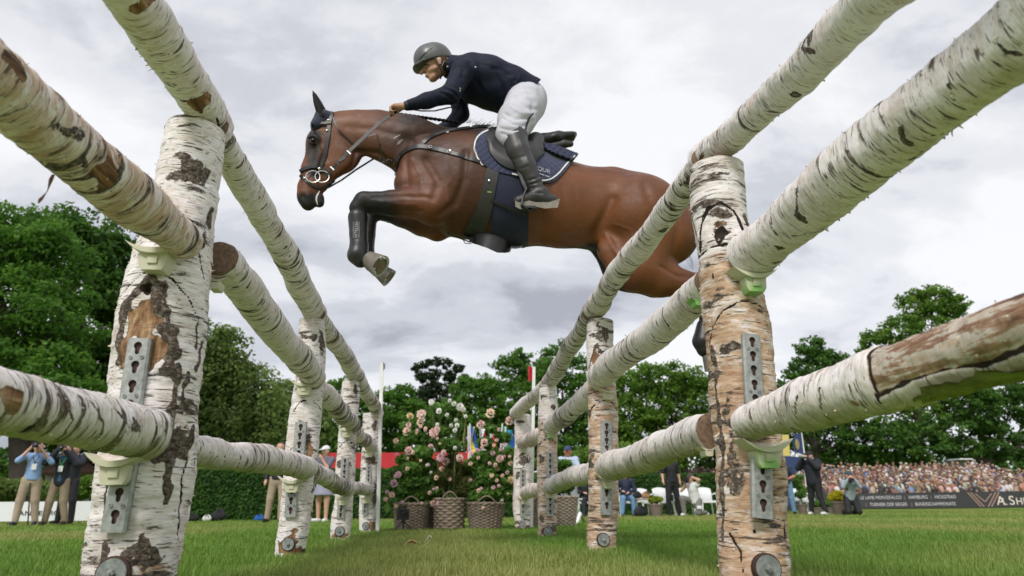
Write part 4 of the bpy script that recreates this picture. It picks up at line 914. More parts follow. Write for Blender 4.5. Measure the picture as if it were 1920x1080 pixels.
# muscle edges, veins and folds pressed into the surface along lines on both sides of the body
VV = arr(hme).astype(float); vx, vy = px_of(VV); NN = np.empty(len(VV)*3, np.float32); hme.vertices.foreach_get('normal', NN); NN = NN.reshape(-1, 3); D_ = np.zeros(len(VV))
for pts, w_, dep in (([(772, 262), (760, 296), (764, 345)], 6, -.010), ([(874, 285), (870, 335), (852, 382), (826, 404)], 7, -.014), ([(798, 300), (822, 340), (812, 372)], 7, -.008), ([(668, 284), (708, 286), (744, 314)], 5, -.010), ([(650, 238), (700, 242), (752, 256), (790, 272)], 7, -.006),
        ([(640, 252), (667, 285), (660, 312), (632, 336)], 4, -.007), ([(602, 286), (590, 320)], 3, .005), ([(598, 268), (606, 282), (612, 300)], 4, -.004), ([(808, 370), (752, 368), (700, 369)], 4, -.006), ([(790, 396), (745, 396), (700, 394)], 3, -.005), ([(780, 384), (730, 382)], 4, .004),
        ([(1108, 448), (1130, 410), (1148, 372)], 9, -.013), ([(1136, 440), (1160, 480), (1176, 508)], 6, .008), ([(1208, 345), (1224, 395), (1212, 450), (1196, 480)], 8, -.007), ([(1264, 372), (1272, 425), (1262, 480)], 7, -.007), ([(1240, 500), (1270, 518), (1300, 520)], 4, -.006), ([(950, 448), (1030, 446), (1095, 448)], 5, -.006),
        ([(1010, 345), (1016, 420)], 5, -.0025), ([(1032, 345), (1040, 420)], 5, -.0025), ([(1054, 350), (1064, 420)], 5, -.0025), ([(1076, 352), (1086, 418)], 5, -.0025), ([(772, 300), (790, 330), (788, 362)], 2.2, .003), ([(845, 420), (880, 424), (905, 410)], 2.2, .003), ([(1150, 420), (1180, 430), (1196, 470)], 2.2, .003), ([(610, 305), (620, 318), (612, 335)], 2, .003), ([(842, 300), (850, 330), (838, 352), (842, 380)], 2.2, .0025),
        ([(760, 372), (735, 377), (712, 380)], 1.8, .0025), ([(574, 345), (584, 356), (590, 366)], 2.5, -.004), ([(582, 256), (592, 254), (600, 262)], 2.5, .005)):
    dd = np.full(len(VV), 1e3)
    for (x0, y0), (x1, y1) in zip(pts[:-1], pts[1:]):
        dx, dy = x1-x0, y1-y0; t = np.clip(((vx-x0)*dx+(vy-y0)*dy)/(dx*dx+dy*dy), 0, 1); dd = np.minimum(dd, np.hypot(vx-x0-t*dx, vy-y0-t*dy))
    D_ += 1.35*dep*np.exp(-(dd/w_)**2)
VV += NN*(D_*np.clip(np.abs(NN[:, 1])*1.6, 0, 1))[:, None]; hme.vertices.foreach_set('co', VV.astype(np.float32).ravel()); hme.update()
HBV = BVHTree.FromPolygons([tuple(v) for v in arr(hme).astype(float)], [tuple(p.vertices) for p in hme.polygons])
V = arr(hme).astype(float); hx, hy = px_of(V)
def sm(a, b, x): t = np.clip((x-a)/(b-a), 0, 1); return t*t*(3-2*t)
def poly_d(pts):
    d = np.full(len(V), 1e3)
    for (x0, y0), (x1, y1) in zip(pts[:-1], pts[1:]):
        dx, dy = x1-x0, y1-y0; t = np.clip(((hx-x0)*dx+(hy-y0)*dy)/(dx*dx+dy*dy), 0, 1); d = np.minimum(d, np.hypot(hx-x0-t*dx, hy-y0-t*dy))
    return d
dark = np.zeros(len(V))
dark = np.maximum(dark, (1-sm(690, 790, hx+0.35*np.maximum(hy-380, 0)*-1))*(hy > 340)*(hx > 645))                     # forelegs below the forearm
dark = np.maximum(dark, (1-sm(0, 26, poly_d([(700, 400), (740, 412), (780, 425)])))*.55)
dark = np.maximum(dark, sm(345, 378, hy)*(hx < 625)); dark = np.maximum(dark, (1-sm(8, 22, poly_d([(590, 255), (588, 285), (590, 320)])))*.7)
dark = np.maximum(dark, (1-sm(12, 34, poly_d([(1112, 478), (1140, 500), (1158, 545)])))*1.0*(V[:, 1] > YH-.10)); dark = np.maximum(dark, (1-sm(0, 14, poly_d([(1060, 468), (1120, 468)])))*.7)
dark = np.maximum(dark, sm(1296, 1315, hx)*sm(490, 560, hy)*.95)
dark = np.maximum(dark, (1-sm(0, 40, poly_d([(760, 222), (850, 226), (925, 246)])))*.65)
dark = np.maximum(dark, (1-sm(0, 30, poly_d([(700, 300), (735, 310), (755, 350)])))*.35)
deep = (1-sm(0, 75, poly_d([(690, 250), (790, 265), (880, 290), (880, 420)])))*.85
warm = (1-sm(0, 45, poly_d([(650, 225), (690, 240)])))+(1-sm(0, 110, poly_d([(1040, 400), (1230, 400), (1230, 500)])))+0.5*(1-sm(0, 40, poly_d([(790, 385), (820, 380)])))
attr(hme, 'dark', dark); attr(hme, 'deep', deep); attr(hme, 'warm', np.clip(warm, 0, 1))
def coat_mat():
    m, nt, bs = new_mat('bay_coat'); tc = nt.nodes.new('ShaderNodeTexCoord'); g = tc.outputs['Object']
    big = noise(nt, g, 3.2, 4, 0.6, 0.4); hair = noise(nt, vmul(nt, g, (55, 160, 240)), 1.0, 4, 0.7); vein = noise(nt, vmul(nt, g, (8, 8, 11)), 1.0, 5, 0.6, .7)
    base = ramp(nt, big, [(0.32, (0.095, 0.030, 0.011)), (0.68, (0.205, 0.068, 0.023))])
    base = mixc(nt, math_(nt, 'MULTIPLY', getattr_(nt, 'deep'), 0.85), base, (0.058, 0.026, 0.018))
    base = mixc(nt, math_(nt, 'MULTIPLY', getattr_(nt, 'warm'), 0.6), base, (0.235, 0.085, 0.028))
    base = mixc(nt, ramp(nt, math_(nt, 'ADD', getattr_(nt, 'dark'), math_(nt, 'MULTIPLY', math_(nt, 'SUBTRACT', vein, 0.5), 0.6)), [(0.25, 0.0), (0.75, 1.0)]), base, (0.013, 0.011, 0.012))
    base = mixc(nt, math_(nt, 'MULTIPLY', hair, 0.35), base, (0.05, 0.02, 0.01), 'MULTIPLY')
    nt.links.new(base, bs.inputs['Base Color']); rgh = ramp(nt, noise(nt, vmul(nt, g, (12, 20, 20)), 1.0, 5, .6), [(.35, .34), (.65, .60)]); nt.links.new(rgh, bs.inputs['Roughness']); bs.inputs['Specular IOR Level'].default_value = 0.36
    h = math_(nt, 'ADD', math_(nt, 'MULTIPLY', vein, 0.35), math_(nt, 'MULTIPLY', hair, 0.22)); bump(nt, bs, h, 0.55, 0.018); return m
COAT = coat_mat()
horse = empty('horse', H(955, 470), 'bay horse with black legs jumping over the birch fences, forelegs tucked', 'horse')
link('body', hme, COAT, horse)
LEATHER = plain('black_leather', (0.016, 0.015, 0.016), 0.42, 0.3, 40, bstr=0.15)
LEATHER_B = plain('worn_leather', (0.034, 0.031, 0.033), 0.45, 0.25, 35, bstr=0.2)
BLACKHAIR = plain('black_hair', (0.008, 0.007, 0.008), 0.7, 0.4, 90, bstr=0.3, spec=.2)
METAL = plain('polished_metal', (0.75, 0.74, 0.70), 0.22, 0.05, 30, metal=0.95, bstr=0)
HOOF = plain('hoof_horn', (0.17, 0.145, 0.12), 0.55, 0.35, 30, bstr=0.3)
SHOE = plain('steel_horseshoe', (0.42, 0.42, 0.42), 0.4, 0.2, 40, metal=0.5)
SOLE = plain('hoof_sole', (0.20, 0.15, 0.09), 0.85, 0.4, 40)
EYE = plain('dark_eye', (0.006, 0.004, 0.004), 0.05, 0.2, 10, bstr=0)
NAVY = plain('navy_cloth', (0.010, 0.014, 0.042), 0.8, 0.3, 60, sheen=0.25, bstr=0.2)
WHITE = plain('white_piping', (0.72, 0.72, 0.72), 0.5, 0.05, 30, bstr=0)
def hit(bv, px, py, fb=None):
    d = Vector(ray(px, py)); p, n, i, t = bv.ray_cast(Vector(CO), d)
    if p is None:
        if fb is None: return None
        q = PY(px, py, fb); return q, np.array([0, -1.0, 0])
    n = np.array(n); 
    if n@np.array(d) > 0: n = -n
    return np.array(p), n
def densify(pts, step=4.0):
    out = []
    for (x0, y0), (x1, y1) in zip(pts[:-1], pts[1:]):
        m_ = max(1, int(math.hypot(x1-x0, y1-y0)/step))
        for i in range(m_): out.append((x0+(x1-x0)*i/m_, y0+(y1-y0)*i/m_))
    out.append(pts[-1]); return out
def smoothp(pts, it=2):
    for _ in range(it):
        q = [pts[0]]
        for a, b in zip(pts[:-1], pts[1:]): q += [(a[0]*.75+b[0]*.25, a[1]*.75+b[1]*.25), (a[0]*.25+b[0]*.75, a[1]*.25+b[1]*.75)]
        q.append(pts[-1]); pts = q
    return pts
def strap(mb, bv, pts, wpx, off=0.006, th=0.006, fb=None, smooth_=True):
    P = densify(smoothp(pts) if smooth_ and len(pts) > 2 else pts); rows = []; n = len(P); lastY = fb
    for i, (x, y) in enumerate(P):
        ax, ay = P[max(0, i-1)]; bx, by = P[min(n-1, i+1)]; L = math.hypot(bx-ax, by-ay) or 1; nx, ny = -(by-ay)/L, (bx-ax)/L
        w = wpx if not hasattr(wpx, '__len__') else np.interp(i/(n-1), np.linspace(0, 1, len(wpx)), wpx)
        row = []
        for sg in (-.5, .5):
            h = hit(bv, x+nx*w*sg, y+ny*w*sg, lastY if lastY is not None else YH-.1)
            row.append(h)
        lastY = float(row[0][0][1]) if abs(row[0][0][1]-row[1][0][1]) < .05 else lastY
        nm = row[0][1]+row[1][1]; nm /= np.linalg.norm(nm); 
        rows.append([row[0][0]+nm*off, row[1][0]+nm*off, row[1][0]+nm*(off-th), row[0][0]+nm*(off-th)])
    V = [v for r_ in rows for v in r_]; m_ = len(rows)
    Fs = [(4*i+k, 4*i+(k+1) % 4, 4*(i+1)+(k+1) % 4, 4*(i+1)+k) for i in range(m_-1) for k in range(4)]+[(3, 2, 1, 0), tuple(4*(m_-1)+k for k in range(4))]
    mb.add(V, Fs); return mb
def patch(bv, top, bot, off=0.01, th=0.008, nu=40, nv=16, fb=None, puff=0.0):
    def rs(P, n):
        P = np.array(smoothp(P), float); s_ = np.r_[0, np.cumsum(np.hypot(*np.diff(P, axis=0).T))]; t = np.linspace(0, s_[-1], n+1); return np.stack([np.interp(t, s_, P[:, 0]), np.interp(t, s_, P[:, 1])], 1)
    T, B = rs(top, nu), rs(bot, nu); mb = MB(); O = []; I = []
    for j in range(nv+1):
        for i in range(nu+1):
            q = T[i]+(B[i]-T[i])*j/nv; h = hit(bv, q[0], q[1], fb if fb is not None else YH-.2); u, v = i/nu, j/nv
            e = puff*min(1, 8*min(u, 1-u))*min(1, 6*min(v, 1-v)); O.append(h[0]+h[1]*(off+e)); I.append(h[0]+h[1]*(off-th))
    w = nu+1; n = len(O); Fs = []
    for j in range(nv):
        for i in range(nu):
            a = j*w+i; Fs.append((a, a+1, a+w+1, a+w)); Fs.append((n+a, n+a+w, n+a+w+1, n+a+1))
    loop = [i for i in range(w)]+[j*w+nu for j in range(1, nv+1)]+[nv*w+i for i in range(nu-1, -1, -1)]+[j*w for j in range(nv-1, 0, -1)]
    for a, b in zip(loop, loop[1:]+loop[:1]): Fs.append((a, a+n, b+n, b))
    mb.add(O+I, Fs); return mb
def curve_tube(pts3, r, n=6): mb = MB(); mb.tube(pts3, r, n); return mb
# ears, eyes
for i_, (dy, dx) in enumerate(((-.055, 0), (.06, 6))):
    mb = MB(); tip = H(586+dx*.3, 170+abs(dx), dy); pts = [(604+dx*.5, 222, 7.5), (600+dx*.5, 207, 8.2), (594+dx*.4, 192, 6.4), (589+dx*.3, 178, 3.2), (586.5+dx*.3, 170+abs(dx)*.4, .6)]
    mb.tube([H(x, y, dy) for x, y, r in pts], [r*MP for x, y, r in pts], 12); e = mb.build('ear', BLACKHAIR, horse, True)
bn = SDF(); bn.chain([(H(604, 218, -.03), 14*MP), (H(596, 236, -.03), 13*MP), (H(592, 246, -.02), 8*MP)], 0.02); bn.chain([(H(604, 218, .03), 14*MP), (H(596, 236, .03), 13*MP), (H(592, 246, .02), 8*MP)], 0.02); bn.cap(H(617, 225), H(613, 246), 17*MP, 14*MP, 0.02, (1, .9, 1))
link('ear_bonnet', bn.mesh('ear_bonnet', 0.008, 1), NAVY, horse)
for sd in (-1, 1):
    mb = MB(); c = hit(HBV, 587, 264)[0] if sd < 0 else H(587, 264, .085); mb.ell(c+np.array([0, 0.008*-sd*-1, 0]), (.017, .014, .014), nu=14, nv=10); mb.build('eye', EYE, horse, True)
    if sd < 0:
        lid = MB(); strap(lid, HBV, [(579, 260), (584, 256), (591, 257), (595, 263)], 2.6, .009, .008); strap(lid, HBV, [(580, 268), (586, 272), (593, 270)], 2.2, .007, .006); lid.build('eyelid', BLACKHAIR, horse, True)
# mane: row of small plaits along the crest
for k in range(27):
    t = k/26; x = 650+t*205; y = np.interp(x, [640, 700, 760, 850, 900], [207, 202, 209, 222, 231])
    h = H(x, y+5.5, -.015); mb = MB(); mb.ell(h+np.array([0,0,-.004]), (.020, .018, .010), nu=8, nv=6); mb.ell(h+np.array([.010, -.016, -.014]), (.010, .009, .012), nu=8, nv=6); mb.build('mane_plait', BLACKHAIR, horse, True)
mb = MB()
for k in range(34):
    x = 868+random.random()*60; y = np.interp(x, [860, 930], [226, 238]); a = H(x, y+2, random.uniform(-.03, .02)); l = random.uniform(.02, .06)
    mb.tube([a, a+np.array([.4*l, 0, .5*l]), a+np.array([l, -.01, .6*l+random.uniform(-.02, .02)])], [.0016, .0012, .0004], 3, False)
mb.build('loose_mane_hair', BLACKHAIR, horse)['kind'] = 'stuff'
# tail, streaming behind the near right post
tl = SDF(); tl.chain([(H(1290, 380), .04), (H(1322, 385), .05), (H(1352, 420), .07), (H(1372, 480), .075), (H(1385, 540), .06), (H(1392, 600), .03)], 0.03, (1, .7, 1)); link('tail', tl.mesh('tail', 0.012, 1), BLACKHAIR, horse)
mb = MB()
for k in range(9):
    a = H(1296+k*.8, 430+k*3, -.02); b = H(1284+random.random()*4, 455+k*4, -.03); c = H(1300, 492+k*2, -.03); mb.tube([a, b, c], [.0012, .001, .0007], 3, False)
mb.build('tail_hair', plain('grey_hair', (0.3, 0.28, 0.27), 0.6), horse)['kind'] = 'stuff'
# hooves
def hoof(a, b, ra, rb, sole=True, nrm=None):
    a, b = Vector([float(q) for q in a]), Vector([float(q) for q in b]); ax = (b-a).normalized(); Mx = ax.to_track_quat('Z', 'Y').to_matrix()
    L = (b-a).length; mb = MB(); mb.lathe(a, [(ra*.7, 0), (ra, L*.12), (ra*1.02, L*.2), (rb, L)], 20, Mx); ho = mb.build('hoof', HOOF, horse, True)
    mb = MB(); n = 22; V = []; Fs = []
    for k in range(n):
        an = R(-150+300*k/(n-1)); c, s_ = math.cos(an), math.sin(an)
        for rr, z in ((rb*1.0, L), (rb*1.0, L+.008), (rb*.72, L+.008), (rb*.72, L)): V.append(a+Mx @ Vector((rr*c, rr*s_, z)))
    Fs = [(4*i+k, 4*i+(k+1) % 4, 4*i+4+(k+1) % 4, 4*i+4+k) for i in range(n-1) for k in range(4)]+[(3, 2, 1, 0), tuple(4*(n-1)+k for k in range(4))]
    mb.add(V, Fs); mb.build('horseshoe', SHOE, ho)
    mb = MB(); mb.lathe(a, [(rb*.7, L+.001), (rb*.2, L+.004)], 16, Mx); mb.build('sole', SOLE, ho)
    mb = MB()
    for an in (-2.2, 2.2): p = a+Mx @ Vector((rb*.86*math.cos(an), rb*.86*math.sin(an), L+.008)); mb.lathe(p, [(.007, 0), (.003, .016)], 6, Mx)
    mb.build('stud', SHOE, ho)
hoof(H(687, 484, -.17), H(713, 499, -.205), 14.5*MP, 20*MP)
hoof(H(700, 499, .15), H(729, 521, .155), 12*MP, 17.5*MP)
for dy in (-.11, .11): hoof(H(1328, 662, dy), H(1338, 690, dy), 12*MP, 16*MP)
# leg boots
for nm, pts, dy in (('tendon_boot', [(671, 408, 17.0), (672, 440, 15), (673, 462, 15.5), (671, 478, 17.5), (676, 487, 14)], -.17), ('tendon_boot', [(692, 408, 15), (689, 440, 14.5), (685, 470, 16), (690, 484, 14)], .15),
                    ('fetlock_boot', [(1321, 612, 14), (1318, 640, 18), (1322, 654, 15)], -.11), ('fetlock_boot', [(1321, 612, 14), (1318, 640, 18), (1322, 654, 15)], .11)):
    s_ = SDF(); s_.chain([(H(x, y, dy), r*MP) for x, y, r in pts], 0.01); bt = link(nm, s_.mesh(nm, 0.007, 1), LEATHER, horse)
    if dy == -.17:
        bv = BVHTree.FromPolygons([tuple(v) for v in arr(bt.data).astype(float)], [tuple(p.vertices) for p in bt.data.polygons])
        mb = MB(); strap(mb, bv, [(668, 416), (668, 446)], 13, .003, .004); lab = mb.build('boot_label', plain('grey_label', (0.09, 0.08, 0.085), .5), bt)
        fc = bpy.data.curves.new('boot_text', 'FONT'); fc.body = 'VESTRUM'; fc.size = .026; fc.extrude = .0004; fc.align_x = 'CENTER'; fc.align_y = 'CENTER'
        to = bpy.data.objects.new('t', fc); COL.objects.link(to); dg = bpy.context.evaluated_depsgraph_get(); me = bpy.data.meshes.new_from_object(to.evaluated_get(dg)); bpy.data.objects.remove(to)
        p, n = hit(bv, 668, 431); p = p+n*.0065; vv = arr(me).copy(); up = np.array([1.0, 0, 0]); vert = np.array([0, 0, -1.0])
        W_ = p + vv[:, :1]*vert + vv[:, 1:2]*np.array([1, 0, 0])*1.0 + vv[:, 2:3]*np.array([0, -1, 0]); me.vertices.foreach_set('co', W_.astype(np.float32).ravel()); me.update(); me.materials.clear()
        link('boot_lettering', me, plain('grey_print', (.35, .35, .36), .5), bt)
mb = MB(); mb.ell(hit(HBV, 730, 415)[0], (.026, .008, .013)); mb.build('chestnut', plain('callus', (.09, .085, .08), .8), horse, True)
# white scratch marks on the neck: rein rubs
for a, b in (((738, 260), (751, 252)), ((746, 267), (756, 261)), ((744, 271), (752, 266))):
    mb = MB(); strap(mb, HBV, [a, b], [1.2, 2.6, 1.0], .0012, .001, smooth_=False); mb.build('rub_mark', plain('pale_rub', (.42, .36, .33), .7), horse)
# ---- saddle pad, saddle
pad = empty('saddle_pad', H(985, 300), 'quilted navy saddle pad with white piped edge under the saddle', 'saddle pad')
def quilt():
    m, nt, bs = new_mat('quilted_navy'); tc = nt.nodes.new('ShaderNodeTexCoord')
    sp = nt.nodes.new('ShaderNodeSeparateXYZ'); nt.links.new(tc.outputs['Object'], sp.inputs[0])
    w1 = math_(nt, 'ABSOLUTE', math_(nt, 'SINE', math_(nt, 'MULTIPLY', math_(nt, 'ADD', sp.outputs[0], sp.outputs[2]), 62.0))); w2 = math_(nt, 'ABSOLUTE', math_(nt, 'SINE', math_(nt, 'MULTIPLY', math_(nt, 'SUBTRACT', sp.outputs[0], sp.outputs[2]), 62.0)))
    h = math_(nt, 'POWER', math_(nt, 'MULTIPLY', w1, w2), 0.4); bs.inputs['Base Color'].default_value = (.014, .02, .07, 1); bs.inputs['Roughness'].default_value = .7; bs.inputs['Sheen Weight'].default_value = .3
    bump(nt, bs, h, .45, .008); return m
QUILT = quilt()
ptop = [(888, 268), (897, 250), (928, 238), (980, 262), (1040, 272), (1084, 290)]; pbot = [(890, 278), (898, 300), (915, 318), (950, 328), (1000, 338), (1024, 346), (1046, 338), (1083, 292)]
pm = patch(HBV, ptop, pbot, .016, .014, 60, 22); pmesh = pm.build('pad', QUILT, pad, True)
PBV = BVHTree.FromPolygons([tuple(v) for v in arr(pmesh.data).astype(float)], [tuple(p.vertices) for p in pmesh.data.polygons])
mb = MB(); strap(mb, PBV, [(929, 240), (899, 251), (888, 270), (893, 292), (906, 310)], 2.4, .006, .008); strap(mb, PBV, [(960, 326), (1000, 336), (1024, 340), (1044, 330), (1062, 308), (1078, 292)], 2.4, .006, .008); mb.build('piping', WHITE, pad, True)
def text_on(body, px, py, size, bv, mat, parent, name, ang=0, font_scale=1.0, off=.004):
    fc = bpy.data.curves.new('tt', 'FONT'); fc.body = body; fc.size = size; fc.extrude = .0006; fc.align_x = 'CENTER'; fc.align_y = 'CENTER'; fc.space_line = .9
    to = bpy.data.objects.new('t', fc); COL.objects.link(to); dg = bpy.context.evaluated_depsgraph_get(); me = bpy.data.meshes.new_from_object(to.evaluated_get(dg)); bpy.data.objects.remove(to)
    h = hit(bv, px, py, YH-.3); p, n = h; n = n/np.linalg.norm(n); xa = np.array([math.cos(ang), 0, math.sin(ang)]); xa -= n*(xa@n); xa /= np.linalg.norm(xa); ya = np.cross(n, xa); ya = ya if ya[2] > 0 else -ya
    vv = arr(me).copy(); W_ = p+n*off+vv[:, :1]*xa+vv[:, 1:2]*ya+vv[:, 2:3]*n; me.vertices.foreach_set('co', W_.astype(np.float32).ravel()); me.update(); me.materials.clear(); return link(name, me, mat, parent)
text_on('EQUR', 1016, 319, .046, PBV, plain('grey_stitching', (.40, .41, .45), .6), pad, 'pad_lettering', R(-6), off=.006)
text_on('horse wear', 1020, 329, .018, PBV, WHITE, pad, 'pad_small_lettering', R(-8), off=.006)
saddle = empty('saddle', H(975, 262), 'black leather jumping saddle with raised cantle behind the rider', 'saddle')
flap = patch(PBV, [(915, 246), (935, 236), (985, 262), (1020, 268)], [(912, 262), (918, 292), (948, 318), (985, 322), (1018, 290)], .016, .012, 34, 16, puff=.012).build('flap', LEATHER, saddle, True)
s_ = SDF(); s_.chain([(H(922, 250, -.06), 9*MP), (H(955, 262, -.05), 12*MP), (H(1000, 272, -.03), 12*MP), (H(1040, 266, 0), 11*MP), (H(1072, 258, 0), 7*MP)], .03, (1, 2.2, 1)); s_.chain([(H(1010, 262, 0), 8*MP), (H(1045, 258, 0), 7*MP), (H(1078, 253, 0), 4*MP)], .02, (1, 2.6, 1)); link('seat', s_.mesh('seat', .008, 2), LEATHER, saddle)
s_ = SDF(); s_.chain([(H(1030, 276, -.05), 8*MP), (H(1058, 270, -.05), 8*MP), (H(1070, 270, -.05), 6*MP)], .01); s_.chain([(H(1040, 288, -.06), 5*MP), (H(1080, 290, -.06), 4*MP)], .01, (1, 1.6, 1)); link('panel', s_.mesh('panel', .007, 1), LEATHER_B, saddle)
s_ = SDF(); s_.chain([(H(934, 246, -.20), 7*MP), (H(936, 266, -.26), 8*MP), (H(950, 290, -.30), 7*MP)], .02); link('knee_roll', s_.mesh('knee_roll', .007, 1), LEATHER, saddle)
s_ = SDF(); s_.chain([(H(1005, 262, -.18), 16*MP), (H(1006, 285, -.24), 14*MP)], .02, (1, .6, 1)); link('thigh_block', s_.mesh('thigh_block', .008, 1), LEATHER_B, saddle)
# girth with belly guard
girth = empty('girth', H(935, 455), 'black girth with broad stud guard under the horse belly', 'girth')
patch(HBV, [(926, 322), (960, 330), (992, 338)], [(920, 440), (945, 462), (965, 468), (990, 461)], .006, .006, 22, 26).build('belly_cloth', NAVY, girth, True)
mb = MB(); strap(mb, HBV, [(924, 318), (918, 350), (906, 400), (894, 425), (882, 448)], [24, 24, 28, 34, 36], .014, .010); mb.build('girth_strap', LEATHER_B, girth, True)
mb = MB(); strap(mb, HBV, [(880, 446), (910, 448), (935, 458), (958, 466)], [10, 26, 30, 8], .015, .010); strap(mb, HBV, [(920, 375), (950, 388), (985, 402)], 5, .018, .006); mb.build('stud_guard', LEATHER, girth, True)
mb = MB()
for x, y in ((917, 340), (891, 449)): p, n = hit(HBV, x, y, YH-.1); mb.ell(p+n*.018, (.010, .006, .010))
strap(mb, HBV, [(914, 360), (922, 361)], 3, .017, .002, smooth_=False); mb.build('buckle', METAL, girth, True)
# breastplate
bp = empty('breastplate', H(800, 290), 'thin black leather breastplate straps across the horse shoulder', 'breastplate')
mb = MB(); strap(mb, HBV, [(744, 308), (750, 292), (766, 280), (788, 274), (815, 279), (850, 288), (880, 298), (925, 312), (990, 325)], [4, 6, 7, 7, 6, 5, 5, 5, 5], .010, .007)
strap(mb, HBV, [(790, 272), (806, 258), (830, 249), (860, 243), (920, 236)], [6, 5, 4, 4, 4], .010, .006); strap(mb, HBV, [(744, 308), (742, 330)], 3, .008, .005, smooth_=False); mb.build('strap', LEATHER, bp, True)
mb = MB(); mb.tube([H(838, 437, -.02), H(860, 446, -.03), H(882, 454, -.05)], .0045, 6); mb.tube([H(868, 449, -.03), H(872, 456, -.03), H(884, 457, -.05)], .003, 6); mb.build('girth_tie', LEATHER, bp)
def ring(c, r, t, nrm=(0, -1, 0), n=20):
    Mx = Vector(nrm).to_track_quat('Z', 'Y').to_matrix(); mb = MB(); pts = [Vector([float(q) for q in c])+Mx @ Vector((r*math.cos(2*math.pi*k/n), r*math.sin(2*math.pi*k/n), 0)) for k in range(n+1)]; mb.tube(pts, t, 6, False); return mb
for x, y in ((843, 286), (840, 251), (883, 241), (807, 277)): p, n = hit(HBV, x, y, YH-.1); ring(p+n*.014, .010, .0028, tuple(n), 12).build('ring', METAL, bp, True)
# bridle
br = empty('bridle', H(605, 280), 'black leather bridle with two loose bit rings', 'bridle')
mb = MB(); o_ = .009
strap(mb, HBV, [(624, 212), (618, 232), (616, 250), (610, 285), (602, 312), (598, 325)], [5, 6, 8, 8, 6, 4], .012, .010)        # cheekpiece
strap(mb, HBV, [(585, 238), (602, 234), (622, 232)], 4, .02, .008); strap(mb, HBV, [(621, 212), (634, 246), (655, 262), (672, 280)], 2.6, .007, .006)
mb.build('cheekpiece', LEATHER, br, True)
mb = MB(); strap(mb, HBV, [(562, 322), (575, 315), (592, 312), (606, 316), (622, 330)], [4, 6, 5, 4, 4], .010, .010); strap(mb, HBV, [(563, 330), (575, 340), (590, 352), (604, 352)], 4, .010, .008); strap(mb, HBV, [(604, 352), (618, 345), (626, 338)], 4, .008, .007); mb.build('noseband', LEATHER, br, True)
for x, y in ((588, 334), (605, 334)):
    p, n = hit(HBV, x, y, YH-.05); p = p+np.array([0, -.022, 0]); ring(p, .046, .0042, (0.1, -1, 0.1), 28).build('bit_ring', METAL, br, True)
mb = MB()
for x, y in ((598, 317), (614, 247), (617, 228), (573, 337)): p, n = hit(HBV, x, y, YH-.08); mb.ell(p+n*.016, (.012, .006, .007))
mb.build('bridle_fitting', METAL, br, True)
mb = MB(); strap(mb, HBV, [(599, 358), (592, 372), (596, 384)], [2, 3, 1], .003, .003); mb.build('mouth_foam', plain('foam_white', (.6, .58, .55), .6), horse, True)
# reins
rp = [H(611, 330, -.14), H(632, 308, -.20), H(652, 286, -.22), H(682, 258, -.23), H(712, 230, -.24), H(743, 209, -.22)]
def ribbon(pts, w, t, mat, name, parent):
    mb = MB(); V = []; P = [Vector([float(q) for q in p]) for p in pts]
    for i, p in enumerate(P):
        d = (P[min(i+1, len(P)-1)]-P[max(i-1, 0)]).normalized(); vw = Vector((0, -1, .1)).normalized(); sd_ = d.cross(vw).normalized()
        ww = w[i] if hasattr(w, '__len__') else w
        for a, b in ((-1, 1), (1, 1), (1, -1), (-1, -1)): V.append(p+sd_*a*ww/2+vw*b*t/2)
    n = len(P); Fs = [(4*i+k, 4*i+(k+1) % 4, 4*i+4+(k+1) % 4, 4*i+4+k) for i in range(n-1) for k in range(4)]+[(3, 2, 1, 0), tuple(4*(n-1)+k for k in range(4))]
    mb.add(V, Fs); return mb.build(name, mat, parent)
ribbon(rp, [.018, .022, .024, .026, .024, .022], .005, LEATHER_B, 'rein', br)
ribbon([H(766, 204, -.2), H(790, 208, -.15), H(815, 208, -.05), H(840, 202, .1), H(862, 200, .15)], [.012]*5, .004, LEATHER, 'rein', br)
ribbon([H(615, 352, 0), H(640, 338, .02), H(668, 318, .04), H(700, 298, .05), H(716, 292, .05)], [.012]*5, .004, LEATHER, 'rein', br)
ribbon([H(650, 286, -.15), H(680, 258, -.17), H(706, 252, -.17), H(712, 270, -.16), H(716, 296, -.12)], [.010]*5, .004, LEATHER, 'martingale_strap', br)
mb = MB()
for k in range(7): c = H(714+k*4.4, 298+6*math.sin(k*1.1)+k*1.2, -.05); mb.v and None; r_ = ring(c, .010, .003, (0, -1, .3*(k % 2)), 10); mb.add(r_.v, r_.f)
mb.build('martingale_chain', LEATHER, br, True)
mb = MB(); c = H(641, 299, -.215); mb.box(c, (.05, .012, .022), Matrix.Rotation(R(-40), 3, 'Y')); mb.build('rein_stop', LEATHER, br)
for x, y in ((654, 286), (623, 316)):
    mb = MB(); mb.box(H(x, y, -.225), (.009, .010, .036), Matrix.Rotation(R(-45), 3, 'Y')); mb.build('rein_buckle', METAL, br)
